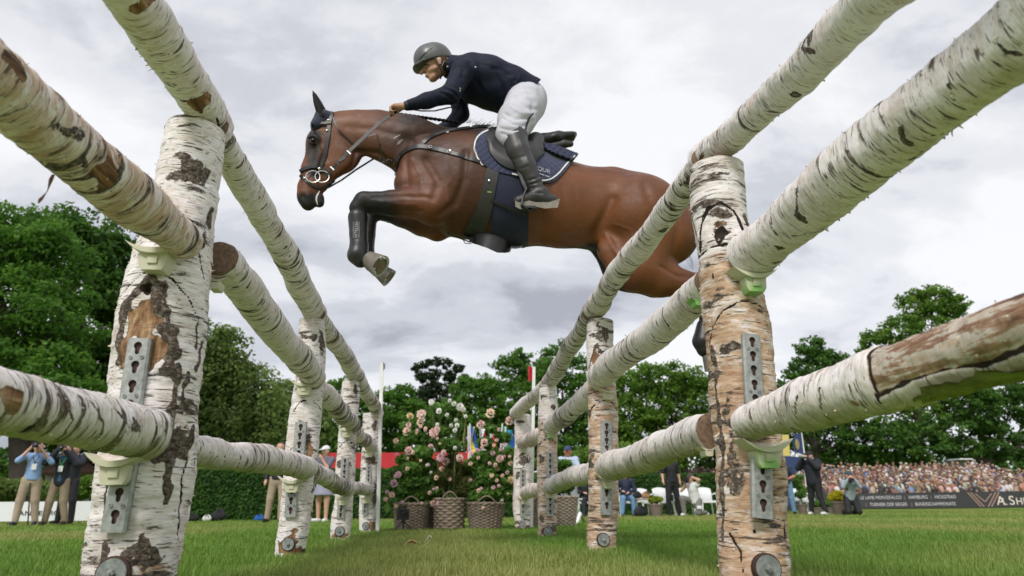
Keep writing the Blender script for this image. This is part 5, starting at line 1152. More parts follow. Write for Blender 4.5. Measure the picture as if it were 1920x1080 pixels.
# ------------------------------------------------------------------ rider
rider = empty('person', H(970, 300), 'rider in navy jacket, white breeches and grey helmet leaning forward on the bay horse', 'rider')
SKIN = None
def skin_mat(name='skin', col=(.50, .27, .19)):
    m, nt, bs = new_mat(name); tc = nt.nodes.new('ShaderNodeTexCoord'); f = noise(nt, tc.outputs['Object'], 30, 4, .6)
    nt.links.new(ramp(nt, f, [(.3, tuple(c*.82 for c in col)), (.7, tuple(c*1.12 for c in col))]), bs.inputs['Base Color']); bs.inputs['Roughness'].default_value = .5
    bs.inputs['Subsurface Weight'].default_value = .08; bs.inputs['Subsurface Radius'].default_value = (.01, .004, .002); return m
SKIN = skin_mat()
def rp_(px, py, rpx, dy=0.0): p = H(px, py, dy); return (p, rpx*mpp(p))
b = SDF()
b.chain([rp_(984, 190, 31), rp_(955, 170, 31), rp_(915, 150, 36), rp_(885, 142, 32)], .05, (1, 1.25, 1))
b.chain([rp_(878, 128, 20), rp_(855, 122, 16), rp_(838, 122, 15)], .03)
for sd in (-1, 1):
    b.cap(rp_(880, 135, 0, sd*.06)[0], rp_(868, 132, 0, sd*.19)[0], .075, .06, .04)
# head
b.chain([rp_(820, 112, 27), rp_(808, 112, 26)], .02, (1, .85, 1))
b.chain([rp_(811, 122, 19), rp_(811, 134, 13)], .02, (1, .85, 1)); b.chain([rp_(828, 132, 9), rp_(814, 145, 6.5)], .02, (1, 1.5, 1))
b.cap(rp_(810, 148, 0)[0], rp_(813, 147, 0)[0], 6*MP, 6*MP, .012, (1, 1.3, 1))
b.cap(rp_(797, 124, 0)[0], rp_(790, 137, 0)[0], 3*MP, 4.0*MP, .006); b.cap(rp_(794, 121, 0)[0], rp_(800, 118, 0)[0], 5.5*MP, 6*MP, .008, (1, 2.6, 1))
b.cap(rp_(800, 142, 0)[0], rp_(804, 143, 0)[0], 3.4*MP, 4*MP, .012, (1, 1.6, 1))
for sd in (-1, 1):
    b.sub(rp_(799, 127, 0, sd*.038)[0], rp_(800, 128, 0, sd*.049)[0], 2*MP, 1.6*MP, .010)
    b.cap(rp_(823, 111, 0, sd*.083)[0], rp_(825, 119, 0, sd*.080)[0], 5.5*MP, 3.6*MP, .004, (1, .5, 1))
    b.cap(rp_(807, 131, 0, sd*.035)[0], rp_(816, 128, 0, sd*.052)[0], 4*MP, 5*MP, .02)
# arms
NA = [rp_(868, 132, 15, -.20), rp_(848, 176, 12.5, -.24), rp_(800, 189, 10.5, -.25), rp_(764, 198, 7.2, -.25)]
FA = [rp_(868, 134, 15, .20), rp_(860, 185, 12.5, .22), rp_(864, 214, 11, .22), rp_(838, 240, 9, .20), rp_(800, 250, 7.2, .18)]
for A_ in (NA, FA): b.chain(A_, .02)
def hand(w, d, up, side, s=1.0, tgt=None):
    """w wrist, d pointing direction, up back-of-hand direction, side thumb side"""
    d, up, side = [np.array(v, float)/np.linalg.norm(v) for v in (d, up, side)]
    palm = w+d*.045*s; b.cap(w, palm+side*.01, .022*s, .024*s, .015); b.cap(w+side*.0, palm-side*.014*s+d*.02*s, .022*s, .018*s, .012)
    for k, (ln, o) in enumerate(((.040, .028), (.045, .010), (.042, -.008), (.034, -.025))):
        r0 = palm+side*o*s+d*.028*s; a = r0+d*.020*s-up*.012*s; e = a-up*ln*.75*s+d*.004*s; f = e-up*.010*s-d*.020*s
        for p, q, ra, rb in ((r0, a, .0105, .0098), (a, e, .0098, .009), (e, f, .009, .0078)): b.cap(p, q, ra*s, rb*s, .003)
    t0 = w+side*.024*s+d*.012*s; t1 = t0+side*.018*s+d*.026*s-up*.01*s; t2 = t1+d*.026*s-side*.004*s-up*.016*s
    b.cap(t0, t1, .013*s, .0115*s, .006); b.cap(t1, t2, .0115*s, .009*s, .003)
hand(H(758, 199, -.25), (-1, .05, -.12), (-.15, 0, 1), (0, 1, .1), 1.0)
hand(H(797, 251, .18), (-1, -.05, -.1), (-.1, 0, 1), (0, -1, .1), 1.0)
LEGN = [rp_(985, 196, 36, -.11), rp_(968, 225, 31, -.22), rp_(958, 252, 24, -.30), rp_(975, 292, 19, -.335), rp_(998, 335, 14, -.345), rp_(1008, 356, 11.5, -.345)]
LEGF = [rp_(985, 196, 36, .11), rp_(968, 225, 31, .22), rp_(958, 252, 24, .30), rp_(975, 292, 19, .335), rp_(998, 335, 14, .345), rp_(1008, 356, 11.5, .345)]
for L_ in (LEGN, LEGF): b.chain([(p, r*.84) for p, r in L_], .03)
for sd in (-1, 1): b.chain([rp_(1014, 362, 11, sd*.345), rp_(992, 372, 9, sd*.35), rp_(975, 377, 7, sd*.355)], .02)
link('body', b.mesh('rider_body', .0068, 1), SKIN, rider)
# jacket
JACK = plain('navy_jacket', (0.007, 0.010, 0.026), 0.7, 0.25, 30, spec=.25, bstr=0.0)
nt = JACK.node_tree; bs = nt.nodes['Principled BSDF']; tc = nt.nodes.new('ShaderNodeTexCoord'); wr = noise(nt, vmul(nt, tc.outputs['Object'], (5, 5, 8)), 1.0, 1.5, .4, .8); bump(nt, bs, wr, .45, .05)
j = SDF()
j.chain([rp_(992, 182, 36), rp_(955, 168, 39), rp_(915, 152, 41), rp_(886, 140, 37)], .05, (1, 1.22, 1))
j.chain([rp_(880, 130, 25), rp_(852, 124, 20)], .03); j.chain([rp_(846, 122, 17), rp_(838, 130, 17)], .015)
for sd in (-1, 1): j.cap(rp_(884, 138, 0, sd*.06)[0], rp_(868, 134, 0, sd*.20)[0], .10, .080, .05)
j.chain([rp_(868, 134, 22, -.20), rp_(846, 176, 18, -.24), rp_(800, 189, 14, -.25), rp_(768, 197, 10.5, -.25)], .03)
j.chain([rp_(868, 134, 20, .20), rp_(860, 185, 17, .22), rp_(864, 214, 15, .22), rp_(838, 240, 12, .20), rp_(808, 249, 10, .18)], .03)
j.chain([rp_(880, 172, 18), rp_(915, 178, 20), rp_(958, 192, 22)], .04, (1, 1.6, 1))
j.cut(H(1014, 150), np.cross(H(1014, 150, .3)-H(1014, 150), H(948, 216)-H(1014, 150))*(1 if np.cross(H(1014, 150, .3)-H(1014, 150), H(948, 216)-H(1014, 150))[0] > 0 else -1))
j.sub(rp_(826, 138, 0)[0], rp_(830, 122, 0)[0], 13*MP, 16*MP, .01)
jm = link('jacket', j.mesh('jacket', .0078, 2), JACK, rider)
carve(jm.data, [([(832, 166), (848, 172), (862, 186)], 3, -.010), ([(828, 174), (842, 182), (852, 194)], 2.5, -.008), ([(846, 160), (862, 168), (872, 182)], 3, -.008), ([(838, 170), (852, 178)], 2, .006), ([(882, 118), (884, 140), (876, 168), (868, 186)], 4, -.012), ([(892, 150), (905, 170), (912, 192)], 4, -.008), ([(925, 130), (938, 155), (948, 190)], 5, -.008),
   ([(950, 140), (962, 165), (962, 200)], 4, -.009), ([(965, 150), (985, 160)], 4, -.006), ([(800, 180), (806, 200)], 2.5, -.005), ([(785, 183), (789, 203)], 2, -.004), ([(815, 176), (822, 196)], 3, -.006), ([(900, 120), (930, 128), (960, 140)], 4, -.005), ([(862, 116), (870, 130), (866, 146)], 3, -.006), ([(915, 190), (940, 186), (960, 178)], 3, -.007), ([(975, 140), (968, 165), (958, 190)], 3, .006)])
JBV = BVHTree.FromPolygons([tuple(v) for v in arr(jm.data).astype(float)], [tuple(p.vertices) for p in jm.data.polygons])
mb = MB(); p, n = hit(JBV, 891, 126, YH-.2); mb.ell(p, (.009, .006, .007)); p, n = hit(JBV, 839, 125, YH-.2); mb.ell(p, (.008, .006, .006)); mb.build('jacket_badge', WHITE, jm, True)
text_on('RA', 862, 168, .022, JBV, WHITE, jm, 'jacket_lettering', R(-70), off=.004)
# seams on the jacket back and sleeve
SEAM = plain('dark_seam', (.004, .005, .012), .8)
mb = MB(); strap(mb, JBV, [(882, 112), (880, 128), (872, 150), (868, 170)], 1.3, .002, .004); strap(mb, JBV, [(948, 205), (950, 180), (962, 158), (985, 140)], 1.2, .002, .004); mb.build('seam', SEAM, jm)
mb = MB(); mb.tube([H(770, 184, -.25), H(768, 197, -.252), H(765, 209, -.25)], 4.5*MP, 8); cu_ = SDF(); cu_.chain([(H(770, 196.5, -.25), 9.5*MP), (H(764, 198, -.25), 9.3*MP)], .004); link('cuff', cu_.mesh('cuff', .006, 1), plain('black_cuff', (.01, .01, .012), .6), jm)
mb = MB(); cwat = H(762, 190.5, -.25); mb.box(cwat, (.022, .03, .010)); mb.build('wrist_watch', METAL, rider)
# breeches
BREE = plain('white_breeches', (0.52, 0.515, 0.58), 0.8, 0.05, 25, bstr=0.0)
nt = BREE.node_tree; bs = nt.nodes['Principled BSDF']; tc = nt.nodes.new('ShaderNodeTexCoord'); wr = noise(nt, vmul(nt, tc.outputs['Object'], (5, 6, 8)), 1.0, 1.5, .4, .9); bump(nt, bs, wr, .35, .045)
t = SDF(); t.chain([rp_(989, 189, 37), rp_(962, 172, 33)], .04, (1, 1.2, 1))
for L_, sd in ((LEGN, -1), (LEGF, 1)):
    t.chain([(p, r*1.05+.004) for p, r in L_[:3]]+[(L_[3][0], L_[3][1]*.95)], .04)
tm = link('breeches', t.mesh('breeches', .0080, 2), BREE, rider)
carve(tm.data, [([(948, 214), (965, 222), (990, 222)], 3, -.012), ([(944, 222), (960, 232), (980, 236)], 3, -.009), ([(938, 240), (955, 244), (975, 240)], 3, -.009), ([(940, 250), (956, 254)], 2.5, -.007), ([(985, 158), (1000, 190), (998, 215)], 4, -.007), ([(1010, 170), (1018, 195), (1008, 222)], 4, -.005), ([(965, 185), (985, 200), (1005, 205)], 4, -.008), ([(1004, 152), (1012, 160)], 3, -.006), ([(958, 200), (975, 212), (995, 213)], 2.5, .006), ([(985, 235), (1000, 226)], 3, -.008)])
TBV = BVHTree.FromPolygons([tuple(v) for v in arr(tm.data).astype(float)], [tuple(p.vertices) for p in tm.data.polygons])
mb = MB(); strap(mb, TBV, [(1000, 212), (991, 222), (987, 236), (983, 250)], [1.5, 3.4, 3.4, 3], .003, .006); mb.build('pocket_piping', plain('black_trim', (.01, .01, .012), .6), tm)
# boots
for L_, sd in ((LEGN, -1), (LEGF, 1)):
    s_ = SDF(); dy = sd*.345
    s_.chain([rp_(962, 256, 25, sd*.305), rp_(972, 285, 23, sd*.335), rp_(987, 315, 20, dy), rp_(1001, 342, 15.5, dy), rp_(1007, 356, 14, dy)], .015)
    s_.cap(rp_(966, 248, 0, sd*.305)[0], rp_(970, 256, 0, sd*.31)[0], 15*MP, 20*MP, .01)
    s_.chain([rp_(1016, 363, 14, dy), rp_(1000, 370, 11.5, dy), rp_(985, 375, 11, sd*.352), rp_(972, 378, 10.5, sd*.357)], .02, (1, 1.15, 1)); s_.cap(rp_(1034, 376, 0, dy)[0], rp_(1018, 372, 0, dy)[0], 11*MP, 13*MP, .015)
    up = H(1007, 300)-H(1007, 380); s_.cut(H(1007, 389, dy), (0.0, 0.05, -1.0))
    bo = link('riding_boot', s_.mesh('riding_boot', .0075, 2), LEATHER_B, rider)
    carve(bo.data, [([(992, 338), (1005, 334), (1018, 326)], 2.2, -.008), ([(994, 346), (1008, 342), (1020, 336)], 2, -.007), ([(998, 353), (1012, 350), (1022, 346)], 2, -.006), ([(1000, 361), (1016, 362)], 2, -.005), ([(975, 262), (990, 300), (1002, 332)], 2, .003), ([(960, 300), (985, 292)], 3, -.003), ([(968, 318), (990, 312)], 3, -.003)])
    mb = MB(); mb.add([H(x, y, dy+o) for o in (-.045, .045) for x, y in ((966, 377), (976, 372), (1005, 379), (1030, 379), (1050, 372), (1046, 389), (1022, 391), (1008, 388), (975, 392), (966, 387))], [tuple(range(10)), tuple(range(19, 9, -1))]+[(k, k+10, (k+1) % 10+10, (k+1) % 10) for k in range(10)])
    mb.build('boot_sole', plain('pale_sole', (.20, .18, .15), .75, .3, 40), bo)
    # stirrup (belongs to the saddle)
    st = MB(); x0 = 990; ypt = dy*1.03
    ribbon([H(968, 302, dy*.98), H(974, 325, dy*1.06), H(982, 345, dy*1.12), H(987, 356, dy*1.13)], [.020, .018, .022, .016], .006, LEATHER_B, 'stirrup_leather', saddle)
    st.tube([H(988, 352, dy*1.15), H(981, 368, dy*1.17), H(978, 384, dy*1.18), H(990, 396, dy*1.12), H(1003, 388, dy*1.0), H(999, 372, dy*.95), H(989, 352, dy*1.10)], [.006, .007, .009, .010, .009, .007, .006], 8)
    st.box(H(990, 391, dy*1.06), (.10, .06, .014)); st.build('stirrup', LEATHER, saddle, True)
# helmet
hl = SDF(); hl.cap(rp_(808, 112, 0)[0], rp_(815, 110, 0)[0], 34.5*MP, 34.5*MP, .01, (1, .80, .97)); hl.cap(rp_(820, 114, 0)[0], rp_(824, 116, 0)[0], 27*MP, 26*MP, .02, (1, .85, 1))
hl.cut(H(800, 127), (-0.33, 0, -1.0) if False else (0.36, 0, -1.0)); hm = hl.mesh('shell', .0065, 2)
HEL = plain('grey_helmet', (0.085, 0.085, 0.09), 0.42, 0.08, 60, bstr=0.02, coat=.2)
he = empty('riding_helmet', H(812, 112), 'matte grey riding helmet with peak and glossy centre panel on the rider', 'helmet'); link('shell', hm, HEL, he)
HEV = BVHTree.FromPolygons([tuple(v) for v in arr(hm).astype(float)], [tuple(p.vertices) for p in hm.polygons])
vz = SDF(); vz.chain([(H(797, 124), 14*MP), (H(783, 129), 10*MP)], .02, (1, 1.7, .38)); vm = link('peak', vz.mesh('peak', .0055, 2), HEL, he)
mb = MB(); strap(mb, HEV, [(784, 116), (795, 101), (812, 89)], [2, 3, 1], .001, .004); strap(mb, HEV, [(795, 103), (803, 93), (812, 89)], [1, 3, 1], .003, .004); strap(mb, HEV, [(779, 126), (800, 112), (825, 104), (845, 106)], 2.0, .002, .004); mb.build('vent_trim', plain('black_vent', (.01, .01, .01), .4), he)
mb = MB(); mb.tube([H(816, 108, -.095), H(822, 122, -.092), H(829, 136, -.07), H(826, 148, -.03)], .005, 6); mb.tube([H(834, 114, -.088), H(829, 124, -.085), H(829, 136, -.07)], .005, 6); mb.build('chin_strap', LEATHER, he)
for dx, dy_ in ((0, -.034),):
    mb = MB(); p, n = H(799, 127, -.046), None; mb.ell(p, (.009, .004, .004)); mb.build('eye', EYE, rider, True)
    mb = MB(); mb.tube([H(794, 122.5, -.040), H(799, 121, -.052), H(805, 122.5, -.06)], .0035, 5); mb.build('eyebrow', plain('brown_hair', (.05, .03, .02), .8), rider)
    hr = SDF(); hr.chain([rp_(829, 108, 8, -.062), rp_(834, 120, 8, -.052)], .01); hr.chain([rp_(829, 108, 8, .062), rp_(834, 120, 8, .052)], .01); link('hair', hr.mesh('hair', .007, 1), plain('brown_hair', (.05, .03, .02), .8), rider)
# ------------------------------------------------------------------ trees
def leaf_mat(name, c0, c1, c2, transl=.52):
    m, nt, bs = new_mat(name); t = getattr_(nt, 'tint'); c = ramp(nt, t, [(0.0, c0), (0.55, c1), (1.0, c2)])
    nt.links.new(c, bs.inputs['Base Color']); bs.inputs['Roughness'].default_value = .55; bs.inputs['Specular IOR Level'].default_value = .25
    tr = nt.nodes.new('ShaderNodeBsdfTranslucent'); nt.links.new(c, tr.inputs['Color']); mx = nt.nodes.new('ShaderNodeMixShader'); mx.inputs[0].default_value = transl
    nt.links.new(bs.outputs[0], mx.inputs[1]); nt.links.new(tr.outputs[0], mx.inputs[2]); nt.links.new(mx.outputs[0], nt.nodes['Material Output'].inputs[0]); return m
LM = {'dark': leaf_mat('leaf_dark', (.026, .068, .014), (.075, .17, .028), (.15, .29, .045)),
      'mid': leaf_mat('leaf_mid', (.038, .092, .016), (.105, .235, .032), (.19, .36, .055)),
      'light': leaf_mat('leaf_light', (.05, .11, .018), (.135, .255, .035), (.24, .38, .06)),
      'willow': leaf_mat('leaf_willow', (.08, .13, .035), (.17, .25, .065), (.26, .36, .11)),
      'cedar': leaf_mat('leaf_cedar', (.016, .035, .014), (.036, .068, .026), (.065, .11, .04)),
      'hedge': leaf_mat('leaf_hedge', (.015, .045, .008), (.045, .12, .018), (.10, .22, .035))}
WOODB = plain('dark_bark', (.045, .035, .028), .85, .4, 8, bstr=.4)
def leaves(C, rad, n, size, name, droop=0.0, aspect=1.0, base=None):
    """C (k,3) clump centres, rad (k,) radii; n leaves altogether"""
    k = len(C); w = rad**2; w = w/w.sum(); ci = rng.choice(k, n, p=w)
    d = rng.normal(0, 1, (n, 3)); d /= np.linalg.norm(d, axis=1)[:, None]; rr = rng.random(n)**0.45
    flat = 0.62; off = d*rr[:, None]*rad[ci][:, None]*np.array([1, 1, flat]); P = C[ci]+off
    if droop: P[:, 2] -= droop*rng.random(n)**2*rad[ci]*3
    nrm = d*0.6+rng.normal(0, .55, (n, 3))+np.array([0, 0, .35]); nrm /= np.linalg.norm(nrm, axis=1)[:, None]
    t = np.cross(nrm, rng.normal(0, 1, (n, 3))); t /= np.linalg.norm(t, axis=1)[:, None]; b = np.cross(nrm, t)
    s = size*rng.uniform(.55, 1.35, n)[:, None]
    V = np.stack([P-t*s, P+b*s*.55*aspect+nrm*s*.15, P+t*s, P-b*s*.55*aspect+nrm*s*.15], 1).reshape(-1, 3)
    me = mesh_np(name, V, np.arange(4*n).reshape(-1, 4), False)
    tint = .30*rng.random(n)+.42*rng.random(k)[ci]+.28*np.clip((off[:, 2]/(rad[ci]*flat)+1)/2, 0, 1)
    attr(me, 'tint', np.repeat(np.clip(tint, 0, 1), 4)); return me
def tree(label, Y, trunk_px, lobes, n, size, kind, thick=.3, cl=1.0, depthf=1.0, droop=0, group='trees round the show ground', shrink=1.0):
    root_p = GP(trunk_px, Y); root = empty('tree', root_p, label, 'tree', group)
    Cs, Rs = [], []; tops = []
    for (px, py, r) in lobes:
        c = PY(px, py, Y+rng.uniform(-.5, .5)*r*.02*depthf); R_ = r*mpp(c); tops.append((c, R_))
        m_ = int(max(10, 17*(R_/ (1.1*cl))**2)); m_ = min(m_, 85)
        d = rng.normal(0, 1, (m_, 3)); d /= np.linalg.norm(d, axis=1)[:, None]; q = rng.uniform(.55, 1.0, m_)
        Cs.append(c+d*(q*R_*.86)[:, None]*np.array([1, 1, .95])); Rs.append(rng.uniform(.55, 1.2, m_)*cl*.70*(1-.4*(q-.55)))
    C = np.concatenate(Cs); Rr = np.concatenate(Rs)
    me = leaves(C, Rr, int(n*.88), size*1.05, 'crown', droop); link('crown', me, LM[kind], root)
    mb = MB(); top = max(tops, key=lambda a: a[0][2])[0]; mid = np.mean([a[0] for a in tops], 0); p0 = root_p-np.array([0, 0, .2]); p1 = p0*.45+mid*.55
    mb.tube([p0, p0*.7+p1*.3+np.array([.1, 0, 0]), p1, p1*.4+top*.6], [thick*1.25, thick, thick*.8, thick*.3], 10); mb.build('trunk', WOODB, root, True)
    mb = MB()
    for c, R_ in tops:
        a = p0*.5+p1*.5 if c[2] < p1[2] else p1; m_ = (a+c)/2+rng.normal(0, .2, 3); mb.tube([a, m_, c], [thick*.42, thick*.28, thick*.1], 6)
        for _ in range(3):
            d = rng.normal(0, 1, 3); d /= np.linalg.norm(d); mb.tube([c, c+d*R_*.4, c+d*R_*.8], [thick*.12, thick*.07, thick*.02], 4)
    mb.build('limb', WOODB, root); return root
tree('large broad dark tree at the left edge, its crown cut by the frame', 27, 40, [(-60, 500, 120), (-10, 460, 92), (45, 470, 96), (95, 500, 90), (30, 590, 120), (110, 600, 95), (20, 720, 130), (110, 720, 100), (-70, 640, 120)], 42000, .10, 'mid', .4)
tree('dark rounded tree right behind the nearest left post', 31, 190, [(120, 440, 70), (170, 450, 66), (215, 480, 66), (230, 560, 75), (180, 560, 80), (240, 660, 80), (160, 680, 90), (200, 790, 90), (90, 800, 70), (280, 720, 60), (300, 820, 60)], 36000, .115, 'dark', .35)
tree('pale hazy willow-like tree between the first two left posts', 40, 440, [(390, 640, 55), (425, 655, 52), (400, 720, 75), (465, 715, 62), (440, 790, 75), (500, 760, 52), (520, 810, 50), (375, 800, 70), (350, 720, 70)], 34000, .13, 'willow', .3, droop=.9)
tree('shadowy tree beside the willow, behind the second left post', 48, 545, [(540, 740, 46), (580, 790, 50), (540, 830, 50), (505, 820, 40)], 11000, .15, 'willow', .3, droop=.5)
tree('round green tree behind the third left post', 56, 660, [(650, 745, 50), (625, 800, 50), (685, 770, 50), (660, 840, 60), (600, 830, 45)], 13000, .17, 'mid', .3)
tree('small-leaved tree right of the tall white pole', 60, 745, [(735, 755, 34), (760, 745, 30), (745, 800, 52), (785, 790, 50), (770, 845, 55), (715, 840, 45)], 13000, .17, 'mid', .3)
tree('dark flat-topped cedar standing above the flower baskets', 66, 820, [(782, 689, 11), (800, 682, 12), (818, 679, 12), (838, 682, 13), (858, 690, 11), (792, 706, 13), (815, 703, 15), (842, 706, 14), (868, 712, 12), (812, 728, 22), (848, 735, 24), (790, 745, 26), (830, 765, 34)], 13000, .13, 'cedar', .3, cl=.5)
tree('rounded green tree just right of the cedar', 58, 895, [(880, 735, 38), (912, 728, 34), (850, 780, 50), (900, 790, 55), (935, 770, 42), (880, 840, 60), (940, 840, 50)], 14000, .17, 'mid', .3)
tree('tall uneven tree behind the red topped pole', 60, 985, [(952, 690, 30), (975, 675, 26), (1005, 700, 38), (965, 740, 44), (1010, 770, 50), (970, 820, 55), (1030, 840, 50)], 14000, .17, 'mid', .3)
tree('tall tree behind the farthest right post, sky at its left', 62, 1060, [(1045, 668, 34), (1075, 690, 38), (1030, 712, 36), (1095, 730, 46), (1060, 780, 52), (1110, 800, 50), (1080, 850, 50)], 14000, .17, 'mid', .3)
tree('bright green rounded tree right of the second right post', 52, 1190, [(1170, 725, 42), (1205, 712, 42), (1180, 790, 58), (1225, 770, 52), (1150, 800, 46), (1200, 850, 55)], 15000, .15, 'light', .3)
tree('bright green tree in the gap left of the nearest right post', 52, 1280, [(1255, 715, 44), (1290, 722, 48), (1325, 745, 46), (1270, 790, 58), (1320, 810, 52), (1260, 850, 50)], 15000, .15, 'light', .3)
tree('dark tree to the right of the nearest right post with layered boughs', 62, 1540, [(1520, 660, 34), (1500, 700, 34), (1555, 690, 46), (1530, 750, 60), (1590, 750, 62), (1480, 740, 44), (1500, 810, 55), (1560, 830, 60), (1455, 790, 44), (1440, 830, 50), (1610, 830, 60)], 24000, .19, 'dark', .35)
tree('tallest tree on the right, yellow green top above the low rail', 64, 1730, [(1715, 575, 38), (1752, 562, 36), (1785, 575, 32), (1690, 625, 48), (1745, 620, 52), (1600, 700, 44), (1650, 655, 48), (1700, 690, 62), (1765, 680, 56), (1640, 730, 62), (1720, 770, 70), (1790, 755, 60)], 26000, .19, 'light', .4)
tree('dark spreading tree under the low rail at the right edge', 60, 1850, [(1830, 760, 62), (1900, 745, 66), (1950, 760, 66), (1800, 820, 62), (1870, 830, 60), (1950, 840, 64), (1720, 830, 64), (1660, 830, 60), (2020, 780, 80)], 30000, .19, 'dark', .4)
tree('low green tree filling the gap behind the crowd', 58, 1400, [(1380, 840, 50), (1340, 850, 50), (1420, 790, 50), (1445, 860, 40)], 10000, .18, 'dark', .3)
# far wood closing the view under the crowns
def band(x0, x1, Y, ztop, name, label, kind, n, size, thick=3.0):
    k = int(abs(x1-x0)/1.2); C = np.stack([rng.uniform(x0, x1, k*5), Y+rng.uniform(-thick/2, thick/2, k*5), rng.uniform(0, 1, k*5)**.8*ztop*(0.8+.35*vnoise(np.stack([rng.uniform(x0, x1, k*5)*.2]*3, 1)))], 1)
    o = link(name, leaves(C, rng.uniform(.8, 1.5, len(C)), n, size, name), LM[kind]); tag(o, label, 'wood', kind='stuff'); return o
band(-75, 75, 74, 5.5, 'woodland', 'far dark woodland closing the view behind the trees', 'dark', 34000, .34)
dm = MB(); rs_ = np.random.default_rng(5)
xs = np.linspace(-110, 120, 60); V = []
for i, x in enumerate(xs):
    h = 3.2+1.2*float(vnoise(np.array([x*.11, 3, 1]))); V += [(x, 76, -.3), (x, 76.8, h*.7), (x, 78, h), (x, 82, h*.8), (x, 84, -.3)]
dm.add(V, [(5*i+k, 5*i+5+k, 5*i+6+k, 5*i+1+k) for i in range(59) for k in range(4)]); tag(dm.build('wooded_bank', plain('undergrowth', (.018, .035, .010), .95, .5, 1.2, bstr=.8)), kind='structure')
# hedges
def hedge(p0, p1, h, th, n, size, label, kind='hedge', name='hedge'):
    p0, p1 = np.array(p0, float), np.array(p1, float); L = np.linalg.norm(p1-p0); ax = (p1-p0)/L; pr = np.array([ax[1], -ax[0], 0]); pr = pr if pr[1] < 0 else -pr
    root = empty(name, (p0+p1)/2*np.array([1, 1, 0]), label, name)
    m_ = 40; V = []; 
    for i in range(m_+1):
        c = p0+ax*L*i/m_; w = .03*math.sin(i*1.7)
        for u, z in ((-th*.42+w, -.05), (-th*.44+w, h*.93), (-th*.3, h*.97), (th*.3, h*.97), (th*.44, h*.9), (th*.42, -.05)): V.append(c-pr*u+np.array([0, 0, z]))
    mb = MB(); mb.add(V, [(6*i+k, 6*i+6+k, 6*i+7+k, 6*i+1+k) for i in range(m_) for k in range(5)]+[(0, 1, 2, 3, 4, 5), tuple(6*m_+k for k in range(5, -1, -1))]); mb.build('branches', plain('hedge_core', (.012, .022, .008), .95, .4, 6), root)
    s = rng.random(n)*L; face = rng.random(n); u = np.where(face < .78, th*.46+rng.normal(0, .03, n), rng.uniform(-th*.45, th*.45, n)); z = np.where(face < .78, rng.random(n)*h, h*.97+rng.normal(0, .03, n))
    P = p0+ax*s[:, None]+pr*u[:, None]; P[:, 2] += z
    nrm = pr*(face < .78)[:, None]+np.array([0, 0, .5])+rng.normal(0, .5, (n, 3)); nrm /= np.linalg.norm(nrm, axis=1)[:, None]
    t = np.cross(nrm, rng.normal(0, 1, (n, 3))); t /= np.linalg.norm(t, axis=1)[:, None]; b = np.cross(nrm, t); sz = size*rng.uniform(.6, 1.3, n)[:, None]
    V = np.stack([P-t*sz, P+b*sz*.7, P+t*sz, P-b*sz*.7], 1).reshape(-1, 3); me = mesh_np('foliage', V, np.arange(4*n).reshape(-1, 4), False)
    attr(me, 'tint', np.repeat(np.clip(.65*rng.random(n)+.35*vnoise(P*3), 0, 1), 4)); o = link('foliage', me, LM[kind], root); o['kind'] = 'stuff'; return root
hedge(GP(300, 21.5), GP(965, 21.5), 1.42, .8, 34000, .055, 'clipped dark green hedge between the left posts, below the red wall')
hedge(GP(1040, 24.5), GP(1420, 24.5), 1.38, .8, 16000, .06, 'clipped hedge behind the seated people on the right')
# shrubs behind the white board
def shrub(px, Y, lobes, n, size, kind, label):
    root = empty('shrub', GP(px, Y), label, 'shrub'); C = []; Rr = []
    for (x, y, r) in lobes: c = PY(x, y, Y); C.append(c); Rr.append(r*mpp(c))
    link('foliage', leaves(np.array(C), np.array(Rr), n, size, 'foliage'), LM[kind], root)['kind'] = 'stuff'
    mb = MB(); b_ = GP(px, Y)
    for c in C[:4]: mb.tube([b_, (b_+c)/2+np.array([.05, 0, 0]), c], [.04, .03, .01], 5)
    mb.build('stem', WOODB, root)
shrub(155, 24, [(150, 920, 26), (175, 905, 24), (130, 930, 24), (195, 925, 24)], 6000, .06, 'light', 'yellow green shrub right of the photographers')
shrub(25, 25, [(10, 920, 34), (45, 915, 30), (80, 920, 30), (-20, 915, 36)], 7000, .07, 'willow', 'dull olive shrub behind the man in the light blue shirt')
shrub(330, 25, [(320, 905, 20), (345, 900, 18), (375, 890, 22), (400, 885, 22), (430, 888, 22), (470, 885, 20)], 6000, .07, 'light', 'yellowish shrub showing above the left hedge')
shrub(1150, 34, [(1120, 855, 34), (1165, 850, 36), (1085, 862, 30), (1200, 862, 30)], 7000, .09, 'light', 'rounded light green bush above the right hedge')
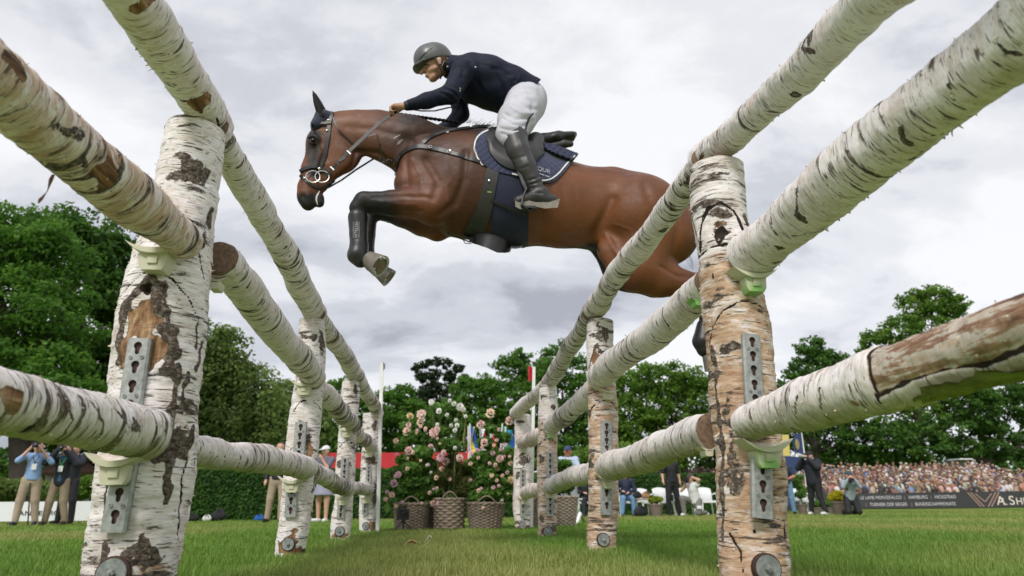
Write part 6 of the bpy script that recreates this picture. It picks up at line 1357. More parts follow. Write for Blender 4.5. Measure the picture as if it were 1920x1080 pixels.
# ------------------------------------------------------------------ boards, walls, stand, crowd
def quad(name, P, th, mat, parent=None, **kw):
    """board from 4 world corners (bl, br, tr, tl) with thickness away from the camera"""
    P = [np.array(p, float) for p in P]; n = np.cross(P[1]-P[0], P[3]-P[0]); n /= np.linalg.norm(n); n = n if n[1] > 0 else -n
    mb = MB(); mb.add(P+[p+n*th for p in P], [(0, 1, 2, 3), (7, 6, 5, 4), (0, 4, 5, 1), (1, 5, 6, 2), (2, 6, 7, 3), (3, 7, 4, 0)]); return mb.build(name, mat, parent, **kw)
def text3(body, origin, xa, size, mat, parent, name, font_sx=1.0, align='LEFT', ext=.002, up=(0, 0, 1), off=.004, bold=0.0):
    fc = bpy.data.curves.new('tt', 'FONT'); fc.body = body; fc.size = size; fc.extrude = ext; fc.align_x = align; fc.offset = bold
    to = bpy.data.objects.new('t', fc); COL.objects.link(to); dg = bpy.context.evaluated_depsgraph_get(); me = bpy.data.meshes.new_from_object(to.evaluated_get(dg)); bpy.data.objects.remove(to)
    xa = np.array(xa, float); xa /= np.linalg.norm(xa); ya = np.array(up, float); nn = np.cross(xa, ya); nn /= np.linalg.norm(nn); ya = np.cross(nn, xa)
    vv = arr(me).copy(); W_ = np.array(origin)+nn*off+vv[:, :1]*xa*font_sx+vv[:, 1:2]*ya+vv[:, 2:3]*nn; me.vertices.foreach_set('co', W_.astype(np.float32).ravel()); me.update(); me.materials.clear(); return link(name, me, mat, parent)
BOARDW = plain('white_board', (.74, .75, .78), .5, .03, 3, bstr=0); INK = plain('black_print', (.02, .02, .03), .5, .1, 10, bstr=0)
a, b_ = GP(-60, 19.0), GP(352, 19.0)
z0, z1 = .06, .53
wb = empty('advertising_board', (a+b_)/2, 'long white advertising board with thin black lettering behind the photographers', 'board')
quad('panel', [a+[0, 0, z0], b_+[0, 0, z0], b_+[0, 0, z1], a+[0, 0, z1]], .05, BOARDW, wb)
xa = b_-a; LT = text3('RANGE', GP(20, 18.99)+[0, 0, .20], xa, .155, INK, wb, 'lettering', 1.38); text3('ROVER', GP(88, 18.99)+[0, 0, .20], xa, .155, INK, wb, 'lettering', 1.15); text3('RANGE ROVER', GP(176, 18.99)+[0, 0, .20], xa, .155, INK, wb, 'lettering', 1.3)
REDW = plain('red_wall', (.50, .020, .028), .6, .08, 3, bstr=.02)
a, b_ = GP(608, 24.0), GP(940, 24.0); rw = quad('red_wall', [a+[0, 0, .4], b_+[0, 0, .4], b_+[0, 0, 2.12], a+[0, 0, 2.12]], .10, REDW); tag(rw, 'plain red wall panel above the hedge behind the flowers', 'wall')
# dark perimeter board with white text
a, b_ = GP(1405, 43.5), GP(1990, 37.5); DARKB = plain('dark_board', (.035, .037, .040), .5, .08, 2, bstr=0)
db = empty('advertising_board', (a+b_)/2, 'long dark advertising board with white and bronze lettering below the crowd', 'board')
quad('panel', [a+[0, 0, .05], b_+[0, 0, .05], b_+[0, 0, .96], a+[0, 0, .96]], .06, DARKB, db)
def onb(px, z):
    lo = a; d = b_-a; r_ = ray(px, 930); t = (lo[0]*r_[1]-lo[1]*r_[0])/(d[1]*r_[0]-d[0]*r_[1]); p = lo+d*t; return p+np.array([0, 0, z])+np.array([0, -.01, 0])
WT = plain('white_print', (.62, .58, .66), .5, .05, 10, bstr=0); BRZ = plain('bronze_print', (.36, .22, .19), .5, .1, 10, bstr=0); WP = plain('pinkish_print', (.75, .66, .62), .5, .05, 10, bstr=0)
xa = b_-a
for s_, px0, px1, z, sz in (('LE LAME MONTEFALCO', 1612, 1689, .60, .27), ('|', 1694, 1697, .60, .27), ('HAMBURG', 1703, 1738, .60, .27), ('|', 1744, 1747, .60, .27), ('HICKSTEAD', 1752, 1791, .60, .27), ('|', 1620, 1622, .20, .27), ('TURNIER DER SIEGER', 1628, 1698, .20, .27), ('|', 1705, 1708, .20, .27), ('BUNDESCHAMPIONATE', 1713, 1788, .20, .27), ('|', 1560, 1562, .60, .27), ('LA BAULE', 1565, 1605, .60, .27)):
    p = onb(px0, z); w = np.linalg.norm(onb(px1, z)-p); t_ = text3(s_, p, xa, sz, WT if s_ != '|' else BRZ, db, 'lettering'); V_ = arr(t_.data); ww = float(np.ptp(V_@(xa/np.linalg.norm(xa)))); f_ = w/max(ww, .01)
    if s_ != '|': me = t_.data; q = (V_-p)@(xa/np.linalg.norm(xa)); V2 = V_+np.outer(q*(f_-1), xa/np.linalg.norm(xa)); me.vertices.foreach_set('co', V2.astype(np.float32).ravel()); me.update()
t_ = text3('A', onb(1866, .20), xa, .72, WP, db, 'lettering', .95); text3('L', onb(1876.5, .20), xa, .58, WP, db, 'lettering', .85); text3('S', onb(1889, .20), xa, .72, WP, db, 'lettering', .95); text3('HIRA', onb(1902, .20), xa, .58, WP, db, 'lettering', .85)
mb = MB()
for k in range(3):
    for sg in (-1, 1):
        c = onb(1843, .10); u = xa/np.linalg.norm(xa); o = .10+k*.17; w = .075
        p0 = c+u*sg*(k*.17-.06); q0 = c+u*sg*(.48+k*.17); z_ = np.array([0, 0, .82])
        if k == 0: p0 = c+u*sg*.0+np.array([0, 0, .28]); z_ = np.array([0, 0, .60]); q0 = c+u*sg*.42+np.array([0, 0, .2])
        P = [p0, p0+u*w, q0+u*w+z_*(1 if k else .9), q0+z_*(1 if k else .9)]; off_ = np.array([0, -.012-.002*k-.001*(sg > 0), 0]); mb.add([x+off_ for x in P], [(0, 1, 2, 3)])
mb.build('emblem', BRZ, db)
# grandstand and crowd
st = MB(); s0, s1 = GP(1180, 47), GP(2080, 43); d = s1-s0; L = np.linalg.norm(d); u = d/L; v = np.array([-u[1], u[0], 0]); rows = 13
for r_ in range(rows):
    p = s0+v*(r_*.95); z = .50+r_*.16; st.add([p+[0, 0, z], p+d+[0, 0, z], p+d+v*.95+[0, 0, z], p+v*.95+[0, 0, z], p+[0, 0, z-.24], p+d+[0, 0, z-.24]], [(0, 1, 2, 3), (4, 5, 1, 0)])
stand = st.build('grandstand', plain('stand_concrete', (.10, .09, .085), .8, .2, 1)); tag(stand, 'stepped grandstand hidden under the packed crowd', 'grandstand')
crowd_cols = [(.60, .58, .57), (.66, .63, .60), (.10, .09, .10), (.42, .26, .20), (.05, .05, .07), (.04, .04, .05), (.36, .16, .12), (.22, .15, .12), (.48, .36, .29), (.20, .27, .42), (.70, .68, .66), (.16, .11, .09), (.30, .20, .16)]
CV, CF, CC = [], [], []
def cbox(c, r, col, n=6, nv=4, sc=(1, 1, 1)):
    b = len(CV)
    for j in range(nv+1):
        ph = math.pi*j/nv
        for k in range(n):
            an = 2*math.pi*k/n+.4; CV.append((c[0]+r[0]*math.sin(ph)*math.cos(an), c[1]+r[1]*math.sin(ph)*math.sin(an), c[2]+r[2]*math.cos(ph))); CC.append(col)
    for j in range(nv):
        for k in range(n): CF.append((b+j*n+k, b+(j+1)*n+k, b+(j+1)*n+(k+1) % n, b+j*n+(k+1) % n))
rc = random.Random(3)
for r_ in range(rows):
    x = rc.uniform(0, .4)
    while x < L:
        p = s0+u*x+v*(r_*.95+.35+rc.uniform(-.2, .2)); z = .50+r_*.16; hs_ = rc.uniform(-.10, .18)+(0.12 if r_ > rows-3 and rc.random() < .2 else 0)
        tc_ = rc.choice(crowd_cols); tc_ = tuple(min(1, c*rc.uniform(.75, 1.1)) for c in tc_); sk_ = rc.uniform(.65, 1.1); skin = (.46*sk_, .26*sk_, .185*sk_)
        lean = rc.uniform(-.12, .12); cbox((p[0]+lean*.3, p[1], z+.55+hs_), (.23, .15, .36), tc_)
        hp_ = (p[0]+lean, p[1]-.05, z+1.02+hs_); cbox(hp_, (.085, .10, .125), skin)
        q = rc.random(); hc = (.58, .52, .44) if q < .16 else ((.08, .05, .03) if q < .6 else ((.35, .24, .13) if q < .85 else tc_))
        cbox((hp_[0], hp_[1]+.03, hp_[2]+.055), (.11 if q > .16 else .16, .12, .085 if q > .16 else .06), hc)
        for sg in (-1, 1):
            if rc.random() < .75: cbox((p[0]+sg*.2+lean*.3, p[1]-.16, z+.42+hs_+rc.uniform(0, .35)), (.055, .12, .11), skin, 5, 3)
        cbox((p[0], p[1]-.22, z+.22), (.2, .2, .14), rc.choice(crowd_cols), 5, 3)
        x += rc.uniform(.40, .58)
me = mesh_np('crowd', np.array(CV), np.array(CF)); ca = me.attributes.new('col', 'FLOAT_COLOR', 'POINT'); ca.data.foreach_set('color', np.c_[np.array(CC), np.ones(len(CC))].astype(np.float32).ravel())
m, nt, bs = new_mat('crowd_clothes'); nt.links.new(getattr_(nt, 'col', 'Color'), bs.inputs['Base Color']); bs.inputs['Roughness'].default_value = .8
tag(link('crowd', me, m), 'dense crowd of spectators filling the far grandstand on the right', 'crowd', kind='stuff')
# camera platform above the crowd
Yp = 58; cp = empty('camera_platform', GP(1790, Yp), 'small grey roofed camera platform rising above the crowd', 'platform'); GREYP = plain('grey_sheet', (.18, .19, .20), .6, .1, 3)
c0 = PY(1792, 868, Yp); w = 26*mpp(c0)
mb = MB(); mb.box(c0+[0, 0, -.1], (w*.95, 1.2, .85)); mb.build('cabin', GREYP, cp)
mb = MB(); mb.box(PY(1790, 866, Yp)+[0, -.7, .15], (w*1.0, 1.5, .10)); mb.build('roof', BOARDW, cp)
mb = MB()
for x_ in (-1, 1):
    for k in range(2): mb.box(c0+[x_*w*.42, -.55+k*1.1, -2.0], (.1, .1, 3.4))
mb.build('scaffold_leg', GREYP, cp)
# yellow and blue sign tower, feather flag
tw = empty('sign_tower', GP(1480, 30), 'sign tower, yellow above dark blue, behind the bearded man', 'sign'); YEL = plain('yellow_panel', (.62, .50, .16), .5, .05, 3, bstr=0); BLU = plain('dark_blue_panel', (.025, .045, .14), .5, .05, 3, bstr=0)
def tpx(x, y, Y): return PY(x, y, Y)
def pbox(name, x0, y0, x1, y1, Y, dep, mat, parent):
    return quad(name, [tpx(x0, y1, Y), tpx(x1, y1, Y), tpx(x1-2, y0, Y), tpx(x0, y0, Y)], dep, mat, parent)
pbox('upper_panel', 1440, 815, 1481, 855, 30, 1.2, YEL, tw); pbox('lower_panel', 1436, 855.5, 1497, 885, 30, 1.25, BLU, tw); q = pbox('base', 1440, 885, 1494, 958, 30.02, 1.1, DARKB, tw)
ff = empty('feather_flag', GP(1512, 27), 'navy feather flag with a gold emblem on a leaning white pole', 'flag'); P = [(1497, 868), (1489, 845), (1487, 826), (1492, 814), (1503, 812), (1506, 840), (1508, 862)]
mb = MB(); n = len(P); mb.add([tpx(x, y, 27) for x, y in P]+[tpx(x, y, 27)+[0, .02, 0] for x, y in P], [tuple(range(n)), tuple(range(2*n-1, n-1, -1))]+[(k, k+n, (k+1) % n+n, (k+1) % n) for k in range(n)]); mb.build('sail', BLU, ff)
mb = MB(); mb.tube([tpx(1503, 811, 26.95), tpx(1508, 850, 26.95), tpx(1514, 958, 26.95)], [.02, .03, .035], 8); mb.build('pole', WHITE, ff)
mb = MB(); mb.ell(tpx(1495, 833, 26.96), (.09, .01, .22)); mb.build('emblem', plain('gold_print', (.28, .22, .10), .6), ff)
# hut with a tiled roof behind the photographers
hut = empty('hut', GP(120, 30), 'small hut with reddish brown roof behind the photographers', 'building'); ROOF = plain('brown_roof', (.14, .075, .06), .8, .2, 3); WALL = plain('grey_render', (.28, .28, .27), .8, .1, 2)
A_ = [(88, 905), (170, 905), (178, 960), (88, 960)]
quad('wall', [tpx(85, 962, 30), tpx(172, 962, 30), tpx(172, 880, 30), tpx(85, 880, 30)], 2.5, WALL, hut)
mb = MB(); f0 = [tpx(76, 886, 29.5), tpx(186, 884, 29.5), tpx(150, 852, 31.5), tpx(100, 852, 31.5)]; mb.add(f0+[p+np.array([0, .1, -.12]) for p in f0], [(0, 1, 2, 3), (7, 6, 5, 4), (0, 4, 5, 1), (1, 5, 6, 2), (2, 6, 7, 3), (3, 7, 4, 0)]); rf = mb.build('roof', ROOF, hut)
quad('window', [tpx(120, 905, 29.95), tpx(136, 905, 29.95), tpx(136, 893, 29.95), tpx(120, 893, 29.95)], .04, plain('window_glass', (.05, .06, .07), .2, .1, 2, bstr=0), hut)
# obstacle poles beside the last posts
def wpole(px0, px1, py0, py1, Y, label):
    r0 = empty('flag_pole', GP(px0, Y), label, 'pole'); p0 = GP(px0, Y); p1 = PY(px1, py1, Y); w = .042; mb = MB()
    V = [p+np.array([dx*w/2, dy*w/2, 0]) for p in (p0, p1) for dx, dy in ((-1, -1), (1, -1), (1, 1), (-1, 1))]; mb.add(V, [(0, 1, 5, 4), (1, 2, 6, 5), (2, 3, 7, 6), (3, 0, 4, 7), (4, 5, 6, 7)]); mb.build('pole', plain('white_paint', (.78, .78, .77), .45, .05, 12, bstr=0), r0); return r0, p1
r0, p1 = wpole(708, 716, 990, 681, 8.85, 'tall white marker pole beside the farthest left post, small grey flag holder on top'); mb = MB(); mb.box(p1+[.018, 0, -.04], (.05, .03, .07)); mb.tube([p1+[.02, -.02, .005], p1+[.03, -.02, -.1]], .006, 6); mb.build('flag_holder', GREYP, r0)
r0, p1 = wpole(996, 1001, 990, 688, 9.35, 'white marker pole with a small red flag behind the farthest right post'); mb = MB(); V = []
for i in range(6):
    for z in (0, -.17): V.append(p1+np.array([-.022-.012*i, .02*math.sin(i*1.3), -.005+z-.012*i*(z < 0)+.004*i]))
mb.add(V, [(2*i, 2*i+2, 2*i+3, 2*i+1) for i in range(5)]); fo = mb.build('flag', REDW, r0); sm_ = fo.modifiers.new('s', 'SOLIDIFY'); sm_.thickness = .003
# national flags far behind the flowers
FLC = {'r': (.50, .03, .04), 'w': (.72, .72, .74), 'b': (.02, .10, .42), 'y': (.72, .55, .05), 'g': (.03, .30, .14), 'c': (.02, .22, .50), 'n': (.02, .05, .22)}
def nflag(px, py0, py1, Y, cols, w, label, lean=0, vertical=True):
    r0 = empty('national_flag', GP(px, Y), label, 'flag', 'national flags on poles behind the flowers'); t = PY(px+lean, py0-6, Y); mb = MB(); mb.tube([GP(px, Y), t], .022, 6); mb.build('pole', BOARDW, r0)
    a0 = PY(px+lean, py0, Y); hgt = (py1-py0)*mpp(a0); ww = w*mpp(a0); n = len(cols)
    for k, c in enumerate(cols):
        mb = MB(); V = []
        for i in range(9):
            t_ = i/8
            for s_ in (k/n, (k+1)/n): V.append(a0+np.array([ww*s_+.05*math.sin(t_*5+s_*4)-t_*.25*lean*mpp(a0), .08*math.sin(t_*4+s_*9), -hgt*t_]))
        mb.add(V, [(2*i, 2*i+1, 2*i+3, 2*i+2) for i in range(8)]); o = mb.build('stripe', plain('flag_cloth', FLC[c], .7, .08, 8, bstr=.1), r0); sm_ = o.modifiers.new('s', 'SOLIDIFY'); sm_.thickness = .006
nflag(879, 805, 848, 22, 'rwr', 9, 'red and white flag left of the blue and yellow flag', -1); nflag(884, 800, 848, 21.5, 'byb', 12, 'blue and yellow flag behind the flower baskets', -3); nflag(901, 804, 845, 22, 'wwr', 11, 'white and red flag between the flower bushes', 0)
nflag(919, 806, 850, 22, 'wr', 8, 'narrow red and white flag right of centre among the blooms', 1); nflag(930, 800, 850, 22, 'gw', 9, 'green and white flag on a leaning white pole', 12); nflag(944, 806, 850, 21.5, 'cgb', 16, 'bright blue and green flag nearest the farthest right post', 4)
# ------------------------------------------------------------------ baskets and flowers
WICK = plain('wicker', (.24, .19, .15), .8, .35, 25, bstr=.3); WICK2 = plain('wicker_pale', (.33, .27, .22), .8, .3, 25, bstr=.3)
def basket(px, Y, ytop, wtop, wbot, label, handle=1, coarse=False, pale=False):
    c = GP(px, Y); H_ = (PY(px, ytop, Y)[2]); rt = wtop/2*mpp(c); rb = wbot/2*mpp(c); root = empty('wicker_basket', c, label, 'basket', 'wicker baskets of flowers'); mat = WICK2 if pale else WICK
    nst = 26 if not coarse else 20; mb = MB()
    for k in range(nst):
        an = 2*math.pi*k/nst; mb.tube([c+np.array([math.cos(an)*(rb+(rt-rb)*t), math.sin(an)*(rb+(rt-rb)*t), .01+H_*t]) for t in (0, .5, 1)], .007, 5)
    mb.build('stake', mat, root)['kind'] = 'stuff'
    nr = 17 if not coarse else 11; mb = MB()
    for j in range(nr):
        t = (j+.5)/nr; r = rb+(rt-rb)*t; pts = [c+np.array([math.cos(2*math.pi*k/(nst*2))*(r+.011*math.cos(math.pi*k/2*1.0+math.pi*(j % 2))), math.sin(2*math.pi*k/(nst*2))*(r+.011*math.cos(math.pi*k/2*1.0+math.pi*(j % 2))), .01+H_*t]) for k in range(nst*2+1)]
        mb.tube(pts, H_/nr*.50, 5, False)
    mb.build('weave', mat, root, True)['kind'] = 'stuff'
    mb = MB(); n = 48
    for s_ in (0, math.pi): mb.tube([c+np.array([math.cos(2*math.pi*k/n)*(rt+.012*math.cos(k*1.3+s_)), math.sin(2*math.pi*k/n)*(rt+.012*math.cos(k*1.3+s_)), H_+.010*math.sin(k*1.3+s_)]) for k in range(n+1)], .013, 6, False)
    mb.build('rim', mat, root, True)
    if handle:
        for an in ((-1.25, -1.75) if False else ((R(-60), R(-120)),)):
            mb = MB(); a0, a1 = an
            for o_ in (0, .012): mb.tube([c+np.array([math.cos(a0+(a1-a0)*t)*rt, math.sin(a0+(a1-a0)*t)*rt-o_, H_+.09*math.sin(math.pi*t)]) for t in np.linspace(0, 1, 10)], .010, 6)
            mb.build('handle', mat, root, True)
    mb = MB(); mb.lathe(c, [(rb*.9, .01), (rt*.9, H_*.9), (rt*.5, H_*.95)], 20); mb.build('soil', plain('soil', (.03, .022, .015), .95), root, True); return c, H_, rt
def petal_bloom(mb, c, r, seed, up=None):
    rs = random.Random(seed); up = Vector(up if up is not None else (rs.uniform(-.4, .4), -.75, rs.uniform(.1, .8))).normalized(); Q = up.to_track_quat('Z', 'Y').to_matrix(); c = Vector([float(q) for q in c])
    for ring_, (n, rr, tilt, sz) in enumerate(((4, .18, 1.25, .40), (6, .42, .95, .42), (8, .66, .45, .42), (9, .86, -.2, .36), (9, .90, -.9, .36))):
        for k in range(n):
            an = 2*math.pi*k/n+ring_*.5+rs.uniform(-.15, .15); d = Vector((math.cos(an), math.sin(an), 0)); z = math.sqrt(max(0, 1-rr*rr))*(.75 if tilt >= 0 else -.3); s_ = Vector((-d.y, d.x, 0))
            b0 = (d*rr*.55+Vector((0, 0, z*.75)))*r; o = (d*math.cos(tilt)+Vector((0, 0, math.sin(tilt))))*r*sz; w_ = r*sz*.75
            P = [b0-s_*w_*.4, b0+s_*w_*.4, b0+o*.6-s_*w_*.62, b0+o*.6+s_*w_*.62, b0+o*1.0-s_*w_*.35+d*r*.08, b0+o*1.0+s_*w_*.35+d*r*.08]
            mb.add([c+Q @ p for p in P], [(0, 1, 3, 2), (2, 3, 5, 4)])
def bmat(n, c): 
    m = plain(n, c, .6, .18, 45, bstr=0); return m
BLO = {'p': bmat('bloom_pink', (.76, .50, .47)), 's': bmat('bloom_salmon', (.76, .52, .42)), 'y': bmat('bloom_cream', (.68, .52, .28)), 'l': bmat('bloom_lilac', (.66, .40, .48)), 'w': bmat('bloom_white', (.78, .78, .72)), 'c': bmat('bloom_peach', (.78, .58, .42))}
FLL = {'a': leaf_mat('rose_leaf', (.06, .14, .025), (.14, .28, .055), (.25, .42, .10)), 'b': leaf_mat('shrub_leaf', (.05, .07, .015), (.12, .14, .035), (.22, .22, .07))}
def plant(label, base, Y, stems, blooms, leafl, nleaf, lsize, mat='a', dy=0.0, aspect=1.0, stemr=.007, stemcol=None):
    """stems [(px,py)], blooms [(px,py,rpx,colour)], leafl [(px,py,rpx)]"""
    root = empty('flowering_plant', base, label, 'plant'); b0 = np.array(base, float)
    GRN = stemcol or plain('green_stem', (.10, .14, .04), .7, .2, 20)
    mb = MB()
    for (x, y) in stems+[(q[0], q[1]) for q in blooms]:
        t = PY(x, y, Y+rng.uniform(-.12, .12)); f = b0+np.array([rng.uniform(-.09, .09), rng.uniform(-.08, .08), 0]); m_ = (f+t)/2+rng.normal(0, .03, 3); mb.tube([f, m_*np.array([1, 1, 1]), t], [stemr, stemr*.8, stemr*.5], 5)
    mb.build('stem', GRN, root, True)
    C = []; Rr = []
    for (x, y, r) in leafl: c = PY(x, y, Y+rng.uniform(-.12, .12)); C.append(c); Rr.append(r*mpp(c))
    link('foliage', leaves(np.array(C), np.array(Rr)*1.08, int(nleaf*1.7), lsize*.92, 'foliage', aspect=aspect), FLL[mat], root)['kind'] = 'stuff'
    extra = [(q[0]+rng.normal(0, q[2]*.6), q[1]+rng.normal(0, q[2]*.6), rng.uniform(2.6, 4.6), 'pcsl'[rng.integers(0, 4)]) for q in leafl for _ in range(1 if rng.random() < .8 else 3)] if blooms and blooms[0][3] != 'w' and len(blooms) > 5 else []
    for i, (x, y, r, c) in enumerate(list(blooms)+extra):
        p = PY(x, y, Y-.10+rng.uniform(-.14, .05)-(0.08 if i >= len(blooms) else 0)); mb = MB(); petal_bloom(mb, p, r*mpp(p), i+int(x)); mb.build('bloom', BLO[c], root)
YB = 9.35
c1, h1, r1 = basket(770, YB+.05, 945, 66, 56, 'dark wicker basket at the left of the flower group, behind a small camera')
c1b, h1b, r1b = basket(812, YB+.5, 951, 40, 34, 'narrow wicker basket half hidden behind the tall handled one', handle=0)
c2, h2, r2 = basket(842, YB, 936, 58, 52, 'tall coarse wicker basket with an upright handle, middle of the flower group', coarse=True)
c3, h3, r3 = basket(910, YB, 944, 72, 56, 'wide wicker basket with a side handle at the right of the flower group')
c4, h4, r4 = basket(1056, 10.2, 932, 56, 44, 'pale wicker basket showing right of the third right post', pale=True, handle=0)
c5, h5, r5 = basket(1002, 10.2, 935, 44, 38, 'dark wicker basket between the two farthest right posts', handle=0)
plant('tall rose bush with pink and salmon blooms, left of the flower group', c1+[0, 0, h1*.8], YB,
    [(760, 800), (785, 790), (805, 820), (770, 860), (740, 900), (820, 850)],
    [(769, 781, 7.5, 'y'), (790, 778, 10, 's'), (788, 792, 8, 'c'), (763, 810, 9, 'c'), (742, 827, 6, 's'), (767, 846, 9, 'p'), (813, 812, 10, 'p'), (819, 806, 7, 'p'), (776, 905, 10, 'c'), (739, 907, 8, 'l'), (747, 890, 7, 'l'), (735, 928, 6.5, 's'), (723, 936, 5, 's'), (826, 858, 9, 'l'), (836, 866, 8, 'p'), (832, 849, 6, 'p'), (829, 880, 6, 's'), (824, 945, 7, 'l'), (812, 944, 6, 's'), (797, 845, 5, 'p'), (766, 797, 6, 'p'), (808, 838, 6, 'p'), (757, 870, 5, 'p'), (818, 896, 5, 'c')],
    [(765, 800, 14), (780, 820, 18), (755, 835, 14), (795, 800, 14), (790, 850, 20), (770, 880, 20), (745, 885, 15), (758, 862, 15), (775, 905, 22), (830, 895, 18), (785, 875, 20), (800, 900, 24), (780, 925, 24), (755, 920, 18), (815, 920, 22), (740, 915, 12), (800, 870, 20), (812, 830, 12), (735, 945, 8)], 4600, .045, 'a')
mb = MB(); c = PY(726, 949, YB-.1); mb.add([c+[0, 0, .05], c+[.035, -.01, .02], c+[.03, -.02, -.06], c+[0, -.02, -.09], c+[-.035, -.02, -.04], c+[-.03, 0, .03]], [tuple(range(6))]); o = mb.build('hosta_leaf', FLL['a'], None); sm_ = o.modifiers.new('s', 'SOLIDIFY'); sm_.thickness = .002; tag(o, 'single broad bright green leaf hanging left of the dark basket', 'leaf')
attr(o.data, 'tint', np.ones(6))
plant('trellised climber with white star flowers above the middle basket', c2+[0, 0, h2*.8], YB,
    [(820, 800), (845, 780), (865, 790), (830, 840)],
    [(809, 754, 6, 'w'), (823, 771, 6, 'w'), (808, 757, 4, 'w'), (851, 757, 5, 'w'), (862, 763, 8, 'w'), (869, 768, 5, 'w'), (873, 781, 4, 'w'), (857, 798, 5, 'w'), (853, 807, 5, 'w'), (834, 825, 5.5, 'w'), (846, 798, 4, 'w'), (799, 857, 4, 'w'), (853, 840, 4, 'w'), (820, 796, 4, 'w'), (838, 778, 4, 'w'), (801, 872, 3.5, 'w'), (808, 886, 3, 'w'), (855, 788, 4, 'w'), (843, 751, 4, 'w')],
    [(820, 765, 14), (845, 765, 16), (830, 785, 20), (850, 800, 18), (825, 810, 18), (860, 775, 14), (838, 835, 20), (850, 860, 16)], 3600, .028, 'a')
plant('bushy olive green shrub in the middle basket', c2+[0, 0, h2*.8], YB+.05, [(820, 860), (840, 850), (860, 850), (880, 870), (845, 880)], [], [(845, 870, 22), (860, 885, 24), (835, 895, 24), (855, 905, 26), (875, 880, 18), (825, 915, 20), (865, 920, 24), (840, 925, 22), (880, 905, 18)], 6500, .026, 'b', aspect=.35)
plant('rose bush with pink peach and yellow blooms in the right basket', c3+[0, 0, h3*.8], YB,
    [(900, 850), (920, 820), (940, 850), (905, 880)],
    [(919, 776, 10, 'c'), (901, 797, 9, 'p'), (955, 790, 9, 's'), (908, 830, 8, 'p'), (883, 850, 6, 'p'), (937, 860, 8, 'p'), (957, 869, 5, 's'), (958, 901, 8, 'y'), (862, 859, 8, 'p'), (914, 895, 5, 's'), (913, 905, 4, 'w'), (931, 901, 4, 's'), (951, 886, 4, 'p'), (942, 892, 4, 's'), (932, 879, 5, 'y'), (924, 850, 5, 'l'), (940, 843, 5, 'l'), (947, 835, 5, 'l'), (941, 937, 4, 'w'), (895, 845, 5, 'l'), (970, 830, 5, 'p')],
    [(910, 830, 14), (925, 805, 10), (945, 820, 14), (905, 860, 20), (885, 870, 14), (925, 850, 16), (942, 870, 16), (900, 880, 18), (935, 875, 22), (915, 895, 24), (945, 905, 22), (925, 925, 26), (900, 930, 20), (950, 930, 16), (895, 895, 16), (955, 850, 14), (890, 910, 16)], 5000, .045, 'a')
plant('leafy bush in the pale basket behind the third right post', c4+[0, 0, h4*.8], 10.2, [(1050, 880)], [(1040, 870, 4, 'w'), (1062, 885, 4, 'w')], [(1048, 890, 20), (1056, 910, 20), (1040, 870, 14), (1060, 870, 12), (1005, 900, 20), (1003, 870, 16), (998, 920, 18)], 3500, .04, 'a')
mb = MB(); mb.tube([PY(833, 850, YB)]+[PY(853+20*math.cos(a_), 790+22*-math.sin(a_)*1.0, YB) for a_ in np.linspace(math.pi, 0, 10)]+[PY(868, 830, YB)], .006, 6); tag(mb.build('bamboo_arch', plain('bamboo', (.40, .28, .10), .6), None, True), 'thin bamboo hoop the white climber is trained on', 'plant support')
# small cameras
CAMB = plain('camera_black', (.012, .012, .013), .45, .3, 30, bstr=.05); GL = plain('lens_glass', (.02, .02, .03), .08, .1, 10, bstr=0)
tc1 = empty('remote_camera', GP(756, 8.95), 'black remote camera on a tiny tripod standing before the left basket', 'camera'); c = PY(756, 962, 8.95)
mb = MB(); mb.box(c+[0, 0, -.02], (.15, .09, .12)); mb.box(c+[.01, 0, .06], (.06, .06, .05)); mb.box(c+[-.05, 0, .055], (.04, .05, .03)); mb.build('camera_body', CAMB, tc1)
mb = MB(); mb.lathe(c+[.01, -.045, .045-.03], [(.036, 0), (.040, .05), (.034, .055), (.026, .045)], 18, Matrix.Rotation(R(90), 3, 'X')); mb.build('lens', CAMB, tc1, True)
mb = MB(); g0 = GP(756, 8.95)
for dx, dy in ((-.12, -.05), (.12, -.04), (.0, .12)): mb.tube([c+[0, 0, -.09], g0+np.array([dx, dy, .005])], .009, 6)
mb.tube([c+[0, 0, -.12], c+[0, 0, -.06]], .02, 8); mb.build('tripod_leg', CAMB, tc1)
tc2 = empty('pole_camera', GP(843, 9.7), 'small black camera on a thin stand rising above the white climber', 'camera'); c = PY(843, 744, 9.6)
mb = MB(); mb.box(c, (.075, .06, .10)); mb.box(c+[0, 0, -.17], (.07, .06, .05)); mb.build('camera_body', CAMB, tc2); mb = MB(); mb.lathe(c+[0, -.03, .02], [(.016, 0), (.018, .012), (.008, .014)], 12, Matrix.Rotation(R(90), 3, 'X')); mb.build('lens', plain('bright_lens', (.6, .6, .62), .2), tc2, True)
mb = MB(); mb.tube([GP(843, 9.65), c], .012, 8); mb.build('stand', CAMB, tc2)
